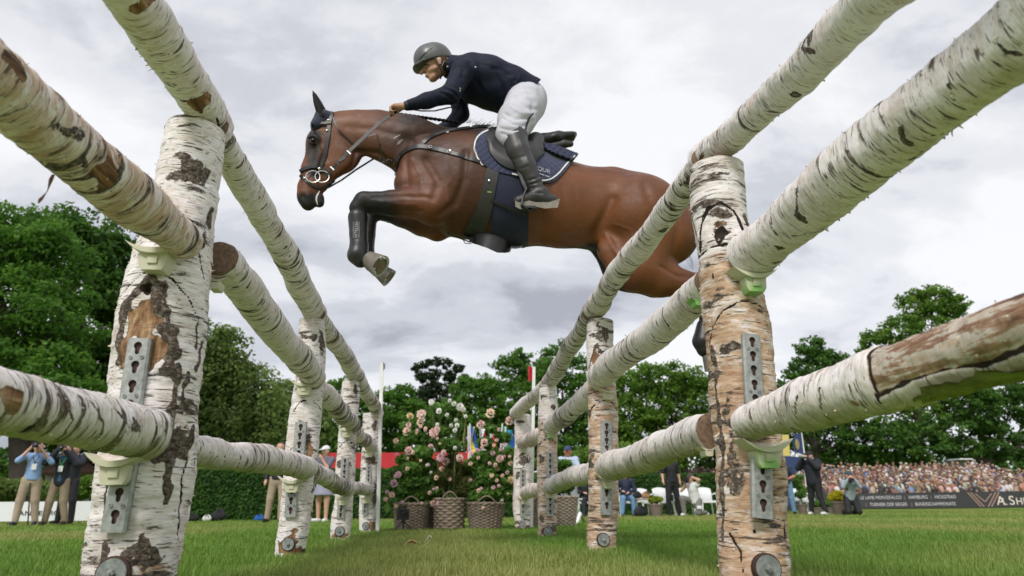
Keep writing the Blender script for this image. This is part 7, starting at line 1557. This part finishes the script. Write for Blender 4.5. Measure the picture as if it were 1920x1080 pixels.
# ------------------------------------------------------------------ people round the ring
def cm(n, c, r=.75): return plain(n, c, r, .15, 14, bstr=0)
HAIRS = {'brown': cm('hair_brown', (.06, .035, .02)), 'dark': cm('hair_dark', (.02, .015, .012)), 'grey': cm('hair_grey', (.30, .29, .28)), 'auburn': cm('hair_auburn', (.14, .05, .025))}
SKIN2 = skin_mat('skin_light', (.58, .33, .25)); SKIN3 = skin_mat('skin_flushed', (.52, .20, .14))
def figure(px, Y, label, pose, yaw, top, bot, shoe, h=1.75, hat=None, hair='brown', skin=None, sleeves='long', jacket=None, skirt=None, badge=False, build_=1.0, beard=None, gz=0.0):
    """pose in the person's own frame: x to their right, y forward, z up. yaw turns them; 0 faces away from the camera"""
    o = GP(px, Y); s = h/1.75; c_, s_ = math.cos(yaw), math.sin(yaw)
    def W(p): x, y, z = p; return np.array([o[0]+(x*c_-y*s_)*s, o[1]+(x*s_+y*c_)*s, (z*s)+gz])
    J = dict(pose); g = lambda k: W(J[k]); bw = build_
    root = empty('person', o, label, 'person'); sk = skin or SKIN2
    b = SDF(); hip, ch, nk, hd = g('hip'), g('chest'), g('neck'), g('head')
    b.chain([(hip, .13*bw), ((hip+ch)/2, .12*bw), (ch, .135*bw)], .05); b.chain([(ch*.3+nk*.7, .06), (nk*.6+hd*.4, .05), (hd, .085)], .02)
    fw = np.array([-s_, c_, 0.0]); lk = J.get('look', (0, 1, -.1)); f3 = W(lk)-W((0, 0, 0)); f3 /= np.linalg.norm(f3)
    b.cap(hd+np.array([0, 0, .02]), hd-np.array([0, 0, .02]), .095*s, .085*s, .02); b.cap(hd-np.array([0, 0, .05])*s+f3*.03, hd-np.array([0, 0, .09])*s+f3*.045, .055*s, .04*s, .02); b.cap(hd+f3*.095-np.array([0, 0, .0]), hd+f3*.115-np.array([0, 0, .03]), .014, .018, .008)
    sd = np.array([c_, s_, 0.0])
    for q in (-1, 1): b.cap(hd+sd*q*.09+np.array([0, 0, .01]), hd+sd*q*.09-np.array([0, 0, .03]), .018, .014, .006)
    for q in 'lr':
        sh, el, wr = g('sh'+q), g('el'+q), g('wr'+q); b.cap(ch+(nk-ch)*.45, sh, .09*bw, .062*bw, .05); b.chain([(sh, .058*bw), (el, .045*bw), (wr, .031)], .02)
        d = (wr-el)/np.linalg.norm(wr-el); b.chain([(wr+d*.03, .036), (wr+d*.08, .034)], .015)
        for k in range(4): o2 = np.cross(d, np.array([0, 0, 1.0])); o2 = o2/(np.linalg.norm(o2)+1e-6); p_ = wr+d*.09+o2*(k-1.5)*.019; b.cap(p_, p_+d*(.05-.006*abs(k-1.3))+np.array([0, 0, -.02]), .0105, .009, .004)
        b.cap(wr+d*.04+o2*.035, wr+d*.085+o2*.05, .013, .010, .006)
        hp_, kn, an = g('hp'+q), g('kn'+q), g('an'+q); b.chain([(hp_, .092*bw), (kn, .062), (an, .042)], .03); b.cap(an-np.array([0, 0, .03]), g('toe'+q)-np.array([0, 0, .0]), .036, .032, .02)
    link('body', b.mesh('person_body', .023, 1), sk, root)
    t = SDF(); tr_ = .022; t.chain([(hip, .13*bw+tr_), ((hip+ch)/2, .12*bw+tr_), (ch, .135*bw+tr_)], .05); t.cap(ch, nk-(nk-ch)*.15, .12*bw, .07, .03)
    for q in 'lr':
        sh, el, wr = g('sh'+q), g('el'+q), g('wr'+q); t.cap(ch+(nk-ch)*.45, sh, .095*bw+.01, .062*bw+tr_*.8, .05)
        e2 = el if sleeves != 'none' else sh+(el-sh)*.12; e2 = sh+(el-sh)*.75 if sleeves == 'short' else e2; t.cap(sh, e2, .058*bw+tr_*.8, .048*bw+tr_*.7, .03)
        if sleeves in ('long', 'rolled'): t.cap(el, el+(wr-el)*(.92 if sleeves == 'long' else .25), .046*bw+tr_*.7, .034+tr_*.6, .02)
    ax_ = (ch-hip)/np.linalg.norm(ch-hip); t.cap(hip-ax_*.05, hip+ax_*.05, .155*bw+.018, .15*bw+.016, .04, (1, .85, 1)); t.cut(hip-ax_*.045, -ax_); link('top', t.mesh('top', .022, 1), top, root)
    if jacket is not None:
        t = SDF(); t.chain([(hip-(ch-hip)*.1, .13*bw+.04), (ch, .135*bw+.035)], .05)
        t.sub(hip+fw*.22*s-(ch-hip)*.3, ch+fw*.22*s+(nk-ch)*.5, .10, .07, .02) if J.get('open') else None
        for q in 'lr':
            sh, el, wr = g('sh'+q), g('el'+q), g('wr'+q); t.cap(ch+(nk-ch)*.35, sh, .10*bw, .062*bw+.032, .05); t.chain([(sh, .06*bw+.03), (el, .05*bw+.028), (wr, .036+.02)], .03)
        link('jacket', t.mesh('jacket', .023, 1), jacket, root)
    t = SDF(); ins = .017
    t.cap(hip-ax_*.06, hip+ax_*.04, .142*bw+ins, .135*bw+ins, .04, (1, .85, 1))
    for q in 'lr':
        hp_, kn, an = g('hp'+q), g('kn'+q), g('an'+q)
        if skirt is None: t.chain([(hp_, .095*bw+ins), (kn, .066+ins), (an, .045+ins*1.2)], .03)
    if skirt is None: link('trousers', t.mesh('trousers', .022, 1), bot, root)
    else:
        k_ = (g('knl')+g('knr'))/2; t.cap(hip, hip*.25+k_*.75, .15, .23, .03); t.cut(hip*.22+k_*.78, (0, 0, -1)); link('skirt', t.mesh('skirt', .017, 1), bot, root)
    for q in 'lr':
        an, to = g('an'+q), g('toe'+q); mb = SDF(); mb.cap(an-np.array([0, 0, .045]), to, .046, .042, .02); mb.cap(an-np.array([0, 0, .05])-(to-an)*.15, an-np.array([0, 0, .03]), .045, .045, .01); link('shoe', mb.mesh('shoe', .015, 1), shoe, root)
    up_ = np.array([0, 0, 1.0])
    if hair:
        t = SDF(); t.cap(hd+up_*.035*s-f3*.02, hd+up_*.02-f3*.035, .098*s, .098*s, .02); t.sub(hd+f3*.14-up_*.04, hd+f3*.10-up_*.10, .10, .10, .01)
        if J.get('longhair'): t.chain([(hd-f3*.06, .08), (hd-f3*.05-up_*.18+sd*.05, .08), (hd-f3*.02-up_*.36+sd*.07, .05)], .04)
        link('hair', t.mesh('hair', .015, 1), HAIRS[hair], root)
    if hat:
        t = SDF(); t.cap(hd+up_*.05*s-f3*.01, hd+up_*.045*s, .105*s, .105*s, .01); t.cut(hd+up_*.045, -up_+f3*-.15); link('cap', t.mesh('cap', .013, 1), hat, root); t = SDF(); t.cap(hd+up_*.058+f3*.10, hd+up_*.048+f3*.155, .07, .06, .01, (1, 1, .16)); link('cap_peak', t.mesh('cap_peak', .010, 1), hat, root)
    if beard: t = SDF(); t.cap(hd-up_*.07+f3*.055, hd-up_*.11+f3*.06, .055, .04, .02); link('beard', t.mesh('beard', .014, 1), beard, root)
    if badge:
        p = ch+fw*.175*s-up_*.10; mb = MB(); Mz = Matrix.Rotation(yaw, 3, 'Z'); mb.box(p, (.09, .006, .125), Mz); mb.build('badge', BOARDW, root); mb = MB(); mb.tube([p+up_*.06, ch+fw*.16+sd*.05+up_*.10, nk+sd*.06], .006, 5); mb.tube([p+up_*.06, ch+fw*.16-sd*.05+up_*.10, nk-sd*.06], .006, 5); mb.build('lanyard', CAMB if badge is True else badge, root)
    return root, W, g, f3
STAND = dict(hip=(0, 0, .95), chest=(0, .01, 1.28), neck=(0, .02, 1.47), head=(0, .045, 1.61), shl=(-.19, 0, 1.42), shr=(.19, 0, 1.42), ell=(-.25, -.03, 1.12), elr=(.25, -.03, 1.12), wrl=(-.24, .1, .90), wrr=(.24, .1, .90), hpl=(-.09, 0, .92), hpr=(.09, 0, .92), knl=(-.13, .02, .50), knr=(.13, .02, .50), anl=(-.16, 0, .09), anr=(.16, 0, .09), toel=(-.19, .14, .04), toer=(.19, .14, .04))
def P_(base=STAND, **k): d = dict(base); d.update(k); return d
SHOOT = P_(ell=(-.30, .20, 1.28), elr=(.30, .20, 1.30), wrl=(-.07, .27, 1.55), wrr=(.10, .20, 1.60))
SIT = P_(hip=(0, 0, .50), chest=(0, .02, .85), neck=(0, .05, 1.05), head=(0, .08, 1.20), shl=(-.19, .02, 1.0), shr=(.19, .02, 1.0), ell=(-.27, .06, .74), elr=(.27, .06, .74), wrl=(-.2, .30, .68), wrr=(.12, .30, .70), hpl=(-.1, .02, .50), hpr=(.1, .02, .50), knl=(-.15, .43, .50), knr=(.15, .43, .50), anl=(-.15, .40, .09), anr=(.2, .48, .09), toel=(-.17, .54, .04), toer=(.23, .62, .04))
KNEEL = P_(hip=(0, -.05, .50), chest=(0, .06, .82), neck=(0, .10, 1.0), head=(0, .15, 1.13), shl=(-.18, .08, .95), shr=(.18, .08, .95), ell=(-.24, .24, .80), elr=(.24, .24, .80), wrl=(-.06, .36, 1.02), wrr=(.08, .34, 1.04), hpl=(-.1, -.04, .50), hpr=(.1, -.04, .50), knl=(-.14, .12, .09), knr=(.16, .14, .09), anl=(-.14, -.30, .09), anr=(.16, -.28, .09), toel=(-.14, -.42, .05), toer=(.16, -.40, .05))
CROUCH = P_(KNEEL, knr=(.18, .42, .50), anr=(.18, .36, .09), toer=(.18, .50, .04), hip=(0, -.02, .42), chest=(0, .08, .76), neck=(0, .12, .95), head=(0, .16, 1.07), shl=(-.18, .1, .9), shr=(.18, .1, .9), hpl=(-.1, -.02, .42), hpr=(.1, -.02, .42), ell=(-.30, .18, 1.02), wrl=(-.06, .2, 1.12), elr=(.22, .36, .72), wrr=(.06, .36, .92))
def camera_obj(W, p, d, label, white=False, L=.32):
    p = W(p); q = W(tuple(np.array(d)*1.0)); o_ = W((0, 0, 0)); d3 = (q-o_)/np.linalg.norm(q-o_); root = empty('camera', p, label, 'camera'); Mx = Vector(d3).to_track_quat('Z', 'Y').to_matrix()
    mb = MB(); mb.box(p, (.15, .11, .08), Mx); mb.box(p+np.array([0, 0, .06]), (.06, .06, .05), Mx); mb.build('camera_body', CAMB, root)
    mb = MB(); mb.lathe(p, [(.04, .03), (.042, L*.55), (.055, L*.6), (.058, L), (.045, L-.01)], 14, Mx); mb.build('lens', BOARDW if white else CAMB, root, True)
BEIGE = cm('beige_trousers', (.36, .28, .21)); KHAKI = cm('khaki_trousers', (.25, .19, .13)); LBLUE = cm('light_blue_shirt', (.24, .36, .62)); DARKC = cm('dark_jacket', (.010, .012, .022)); TEAL = cm('teal_shirt', (.02, .10, .18)); DENIM = cm('blue_jeans', (.13, .25, .42)); BLK = cm('black_cloth', (.010, .010, .013)); NAVYC = cm('navy_top', (.012, .018, .045)); WHT = cm('white_cloth', (.66, .66, .68)); GREYT = cm('grey_trousers', (.17, .165, .15)); SHOEB = cm('dark_shoes', (.015, .02, .05), .6); SHOEW = cm('white_shoes', (.7, .7, .7), .6); PALEB = cm('pale_blue_shirt', (.42, .50, .66)); GRN_L = cm('green_lanyard', (.03, .35, .08))
# left photographers; pi = facing the camera
r_, W, g, f = figure(42, 16.3, 'photographer in light blue shirt and beige trousers, camera raised, at the left edge', P_(SHOOT, anl=(-.20, 0, .09), anr=(.14, .05, .09)), math.pi+.45, LBLUE, BEIGE, SHOEB, 1.80, badge=True, sleeves='rolled', build_=.92)
camera_obj(W, (.03, .24, 1.63), (.1, 1, .08), 'black camera held to the eye by the man in the light blue shirt')
mb = MB(); mb.tube([GP(52, 16.0)+[0, 0, .0], PY(57, 905, 16.0)], .014, 6); tag(mb.build('monopod', CAMB), 'thin black monopod leg beside the man in the light blue shirt', 'monopod')
r_, W, g, f = figure(98, 16.6, 'photographer in open dark jacket, teal shirt and khaki trousers', P_(SHOOT, open=True, anl=(-.22, 0, .09)), math.pi+.2, TEAL, KHAKI, cm('brown_shoes', (.05, .03, .02)), 1.76, jacket=DARKC, badge=GRN_L, hair='dark', build_=.86)
camera_obj(W, (.02, .24, 1.62), (-.1, 1, .1), 'black camera held up by the man in the open dark jacket')
r_, W, g, f = figure(119, 17.6, 'photographer all in black, half hidden behind the man in the open jacket', SHOOT, math.pi-.2, BLK, BLK, cm('black_shoes', (.01, .01, .01)), 1.84, jacket=DARKC, hair='dark', build_=.86)
camera_obj(W, (.02, .24, 1.62), (.1, 1, .1), 'black camera held by the half hidden photographer in black', L=.2)
figure(514, 16.8, 'person in beige trousers hidden behind the second left post', P_(anl=(-.12, 0, .09)), math.pi, DARKC, BEIGE, cm('black_shoes', (.01, .01, .01)), 1.82)
FLOR = cm('floral_top', (.12, .12, .17)); SKIRT = cm('grey_striped_skirt', (.25, .25, .33))
figure(603, 16.4, 'woman in white cap, dark patterned top and pale skirt, hands near her face', P_(SHOOT, ell=(-.22, .18, 1.22), elr=(.24, .16, 1.2), wrl=(-.10, .26, 1.44), wrr=(.14, .26, 1.44), anl=(-.12, 0, .09), anr=(.12, 0, .09)), math.pi-.6, FLOR, SKIRT, SHOEW, 1.68, hat=WHT, skirt=True, sleeves='short', hair='brown', build_=.88)
# right group
figure(1069, 17.2, 'man in navy cap and pale blue shirt leaning, behind the bottom right rail', P_(ell=(-.28, .08, 1.15), elr=(.3, .06, 1.15), wrl=(-.14, .25, 1.0), wrr=(.12, .25, 1.02)), math.pi-.3, PALEB, cm('light_grey_trousers', (.26, .27, .31)), SHOEB, 1.74, hat=cm('navy_cap', (.03, .05, .12)), skin=SKIN3, badge=True)
WPL = plain('white_plastic', (.74, .75, .76), .4, .04, 8, bstr=0)
def chair(px, Y, yaw, label):
    o = GP(px, Y); root = empty('plastic_chair', o, label, 'chair', 'white plastic garden chairs'); c_, s_ = math.cos(yaw), math.sin(yaw)
    def W(p): return np.array([o[0]+p[0]*c_-p[1]*s_, o[1]+p[0]*s_+p[1]*c_, p[2]])
    M3 = Matrix.Rotation(yaw, 3, 'Z')
    mb = MB(); mb.box(W((0, 0, .42)), (.48, .46, .03), M3); mb.box(W((0, .22, .40)), (.48, .03, .06), M3); mb.build('seat', WPL, root)
    bk = MB(); n = 8; V = []
    for i in range(n+1):
        x = -.25+.5*i/n; yy = -.22+.10*(abs(x)/.25)**2*.6
        for z, dy in ((.43, 0), (.66, -.05), (.84-.05*(abs(x)/.25)**2, -.10)): V.append(W((x, yy+dy, z)))
    bk.add(V, [(3*i+k, 3*i+3+k, 3*i+4+k, 3*i+1+k) for i in range(n) for k in range(2)]); o_ = bk.build('backrest', WPL, root, True); s2 = o_.modifiers.new('s', 'SOLIDIFY'); s2.thickness = .02
    for sx in (-1, 1):
        mb = MB(); mb.tube([W((sx*.26, -.20, .62)), W((sx*.28, .0, .65)), W((sx*.27, .20, .62)), W((sx*.25, .24, .42))], .022, 6); mb.build('armrest', WPL, root, True)
        for sy in (-1, 1): mb = MB(); mb.tube([W((sx*.22, sy*.19, .42)), W((sx*.26, sy*.25, .0))], [.028, .018], 6); mb.build('leg', WPL, root, True)
chair(1177, 21.0, math.pi-.1, 'white plastic armchair the bald man sits in'); chair(1212, 22.0, math.pi+.3, 'white plastic chair behind the black covered table'); chair(1246, 21.2, math.pi+.1, 'white plastic chair left of the standing man in black'); chair(1287, 21.8, math.pi-.2, 'white plastic chair right of the standing man in black'); chair(1328, 21.4, math.pi, 'white plastic chair behind the crouching woman')
chair(1098, 21.0, math.pi, 'white plastic chair partly hidden by the second right post')
figure(1176, 21.0, 'bald man in navy sweater and jeans sitting with hands in his lap', P_(SIT, wrl=(-.05, .28, .66), wrr=(.14, .30, .70)), math.pi-.12, NAVYC, DENIM, cm('grey_shoes', (.1, .1, .1)), 1.80, hair=None, skin=SKIN2)
figure(1098, 21.0, 'seated person in dark clothes beside the second right post', SIT, math.pi+.1, BLK, DARKC, SHOEB, 1.7, hair='dark')
figure(1264, 20.6, 'man in black polo shirt and trousers standing, head behind the rail', P_(wrl=(-.26, .0, .96), wrr=(.27, .04, .98)), math.pi+.1, BLK, BLK, BLK, 1.84, sleeves='short', hair='dark')
r_, W, g, f = figure(1306, 20.2, 'woman in white sleeveless top crouching to take a photo', CROUCH, math.pi-.9, WHT, GREYT, SHOEW, 1.72, sleeves='none', hair='dark', hat=cm('dark_cap', (.05, .04, .035)))
camera_obj(W, (.03, .36, 1.0), (0, 1, 0), 'small camera in the hands of the crouching woman', L=.12)
mb = MB(); p = PY(1311, 951, 19.9); mb.box(p, (.13, .01, .09)); tag(mb.build('name_badge', BOARDW), 'white badge hanging from the crouching woman', 'badge')
tb = empty('side_table', GP(1208, 20.6), 'low table with black bags and a brown bag between the chairs', 'table'); mb = MB(); mb.box(GP(1210, 20.6)+[0, 0, .48], (.62, .4, .03)); mb.build('table_top', cm('brown_wood', (.22, .13, .07)), tb); mb = MB()
for sx in (-1, 1):
    for sy in (-1, 1): mb.tube([GP(1210, 20.6)+[sx*.27, sy*.16, .47], GP(1210, 20.6)+[sx*.29, sy*.18, 0]], .015, 6)
mb.build('leg', GREYP, tb)
def bag(px, Y, z, sx, sz, col, label, name='bag', sy=.2):
    s = SDF(); c = GP(px, Y, z); s.cap(c+[-sx*.25, 0, sz*.35], c+[sx*.2, 0, sz*.4], sz*.42, sz*.36, .05, (1, .7, 1)); s.cap(c+[-sx*.1, 0, sz*.7], c+[sx*.1, .02, sz*.75], sz*.25, sz*.2, .05); s.cut(c+[0, 0, .005], (0, 0, -1))
    root = empty(name, c, label, 'bag'); link('body', s.mesh('bag_body', .028, 1), col, root); mb = MB(); mb.tube([c+[-sx*.2, -sz*.25, sz*.6], c+[0, -sz*.3, sz*1.0], c+[sx*.2, -sz*.25, sz*.6]], .012, 5); mb.build('strap', CAMB, root)
bag(1203, 20.4, 0, .4, .32, BLK, 'black rucksack under the side table'); bag(1212, 20.6, .5, .28, .22, cm('tan_bag', (.35, .20, .10)), 'tan bag lying on the side table'); bag(1196, 20.5, .5, .3, .22, BLK, 'black bag on the left of the side table')
bag(360, 20.2, 0, .5, .22, BLK, 'black bag lying at the foot of the hedge by the nearest left post'); bag(388, 20.0, 0, .26, .18, WHT, 'white bag on the grass before the hedge'); bag(410, 20.2, 0, .36, .34, BLK, 'black rucksack standing before the hedge'); bag(486, 20.0, 0, .3, .17, cm('blue_bag', (.02, .14, .55)), 'bright blue bag on the grass left of the second left post')
KC = cm('khaki_cap', (.36, .29, .20)); VEST = cm('navy_vest', (.015, .028, .06))
r_, W, g, f = figure(1480, 21.6, 'bearded man in khaki cap, navy shirt and jeans holding a camera', P_(ell=(-.28, .05, 1.15), elr=(.28, .05, 1.15), wrl=(-.08, .28, 1.06), wrr=(.10, .26, 1.08)), math.pi-.45, VEST, DENIM, BLK, 1.76, hat=KC, sleeves='short', skin=SKIN3, beard=HAIRS['grey'], build_=1.08)
camera_obj(W, (.0, .34, 1.05), (.3, .7, -.5), 'black long lens camera hanging in the hands of the bearded man')
r_, W, g, f = figure(1535, 19.4, 'photographer in black with black cap and white shoes, white lens camera pointing left', P_(SHOOT, anl=(-.24, 0, .09), anr=(.20, 0, .09)), math.pi-1.05, BLK, BLK, SHOEW, 1.78, hat=BLK, jacket=DARKC, build_=1.30, hair='dark')
camera_obj(W, (.03, .26, 1.60), (0, 1, .08), 'camera with a pale lens held by the photographer in black', white=True, L=.36)
r_, W, g, f = figure(1600, 18.8, 'girl with long auburn hair and teal cap kneeling with a camera', P_(KNEEL, longhair=True), math.pi-.25, cm('denim_blue_top', (.30, .36, .42)), BLK, BLK, 1.62, hat=cm('teal_cap', (.02, .06, .09)), hair='auburn', build_=.92)
camera_obj(W, (.02, .36, .98), (0, 1, 0), 'black camera held by the kneeling girl', L=.15)
# potted plants on the right
def pot(px, Y, r, h, label, kind, lob, n, mat_):
    c = GP(px, Y); root = empty('potted_plant', c, label, 'potted plant'); mb = MB(); mb.lathe(c, [(r*.72, 0), (r*.98, h*.88), (r*1.06, h*.88), (r*1.06, h), (r*.9, h), (r*.85, h*.9)], 18); mb.build('pot', cm('grey_brown_pot', (.17, .135, .11)), root, True)
    C = [c+np.array(q[:3]) for q in lob]; link('foliage', leaves(np.array(C), np.array([q[3] for q in lob]), n, .035, 'foliage'), mat_, root)['kind'] = 'stuff'
    mb = MB()
    for q in C: mb.tube([c+[0, 0, h*.9], q], .008, 4)
    mb.build('stem', plain('green_stem', (.10, .14, .04), .7, .2, 20), root)
YELF = leaf_mat('yellow_flowers', (.25, .28, .02), (.55, .50, .03), (.72, .62, .05)); LIMEF = leaf_mat('lime_foliage', (.14, .22, .02), (.32, .40, .04), (.50, .50, .06))
pot(1576, 19.6, .24, .36, 'grey pot of yellow flowers left of the kneeling girl', 'y', [(-.12, 0, .5, .17), (.12, 0, .48, .17), (0, 0, .58, .16), (-.22, 0, .45, .10)], 2400, YELF); pot(1231, 20.4, .22, .34, 'grey pot of lime green foliage among the white chairs', 'l', [(-.1, 0, .45, .13), (.1, 0, .47, .14), (0, 0, .5, .12)], 1500, LIMEF)
pot(1533, 21.5, .18, .2, 'low pot of green leaves behind the photographer in black', 'g', [(0, 0, .3, .18), (.15, 0, .28, .15)], 1200, FLL['a']); pot(1556, 21.6, .18, .2, 'second low pot of green leaves beside the yellow flowers', 'g', [(0, 0, .3, .18), (.12, 0, .28, .15)], 1200, FLL['a'])
pot(1506, 21.8, .16, .3, 'tall spiky green plant right of the bearded man', 'g', [(0, 0, .6, .2), (-.08, 0, .9, .2), (.04, 0, 1.15, .16), (-.05, 0, 1.0, .18), (.08, 0, .75, .2)], 2600, FLL['a'])
chair(1510, 22.6, math.pi, 'white plastic chair behind the spiky plant')
bag(1470, 20.6, .2, .35, .34, cm('purple_blue_bag', (.08, .08, .32)), 'purple blue bag at the foot of the sign tower')
# trestle leg behind the second right post
tr_ = empty('trestle', GP(1085, 12.5), 'folding trestle with one white and one green leg left of the second right post', 'trestle')
mb = MB(); mb.tube([PY(1088, 962, 12.5), PY(1078, 990, 12.4)], .035, 6); mb.build('leg', WPL, tr_); mb = MB(); mb.tube([PY(1088, 962, 12.6), PY(1102, 992, 12.7)], .03, 6); mb.build('leg', cm('green_leg', (.12, .17, .04)), tr_); mb = MB(); mb.tube([PY(1062, 938, 12.5), PY(1092, 936, 12.5)], .018, 6); mb.tube([PY(1089, 964, 12.55), PY(1075, 937, 12.5)], .016, 6); mb.build('crossbar', cm('pale_green_bar', (.40, .46, .38)), tr_)
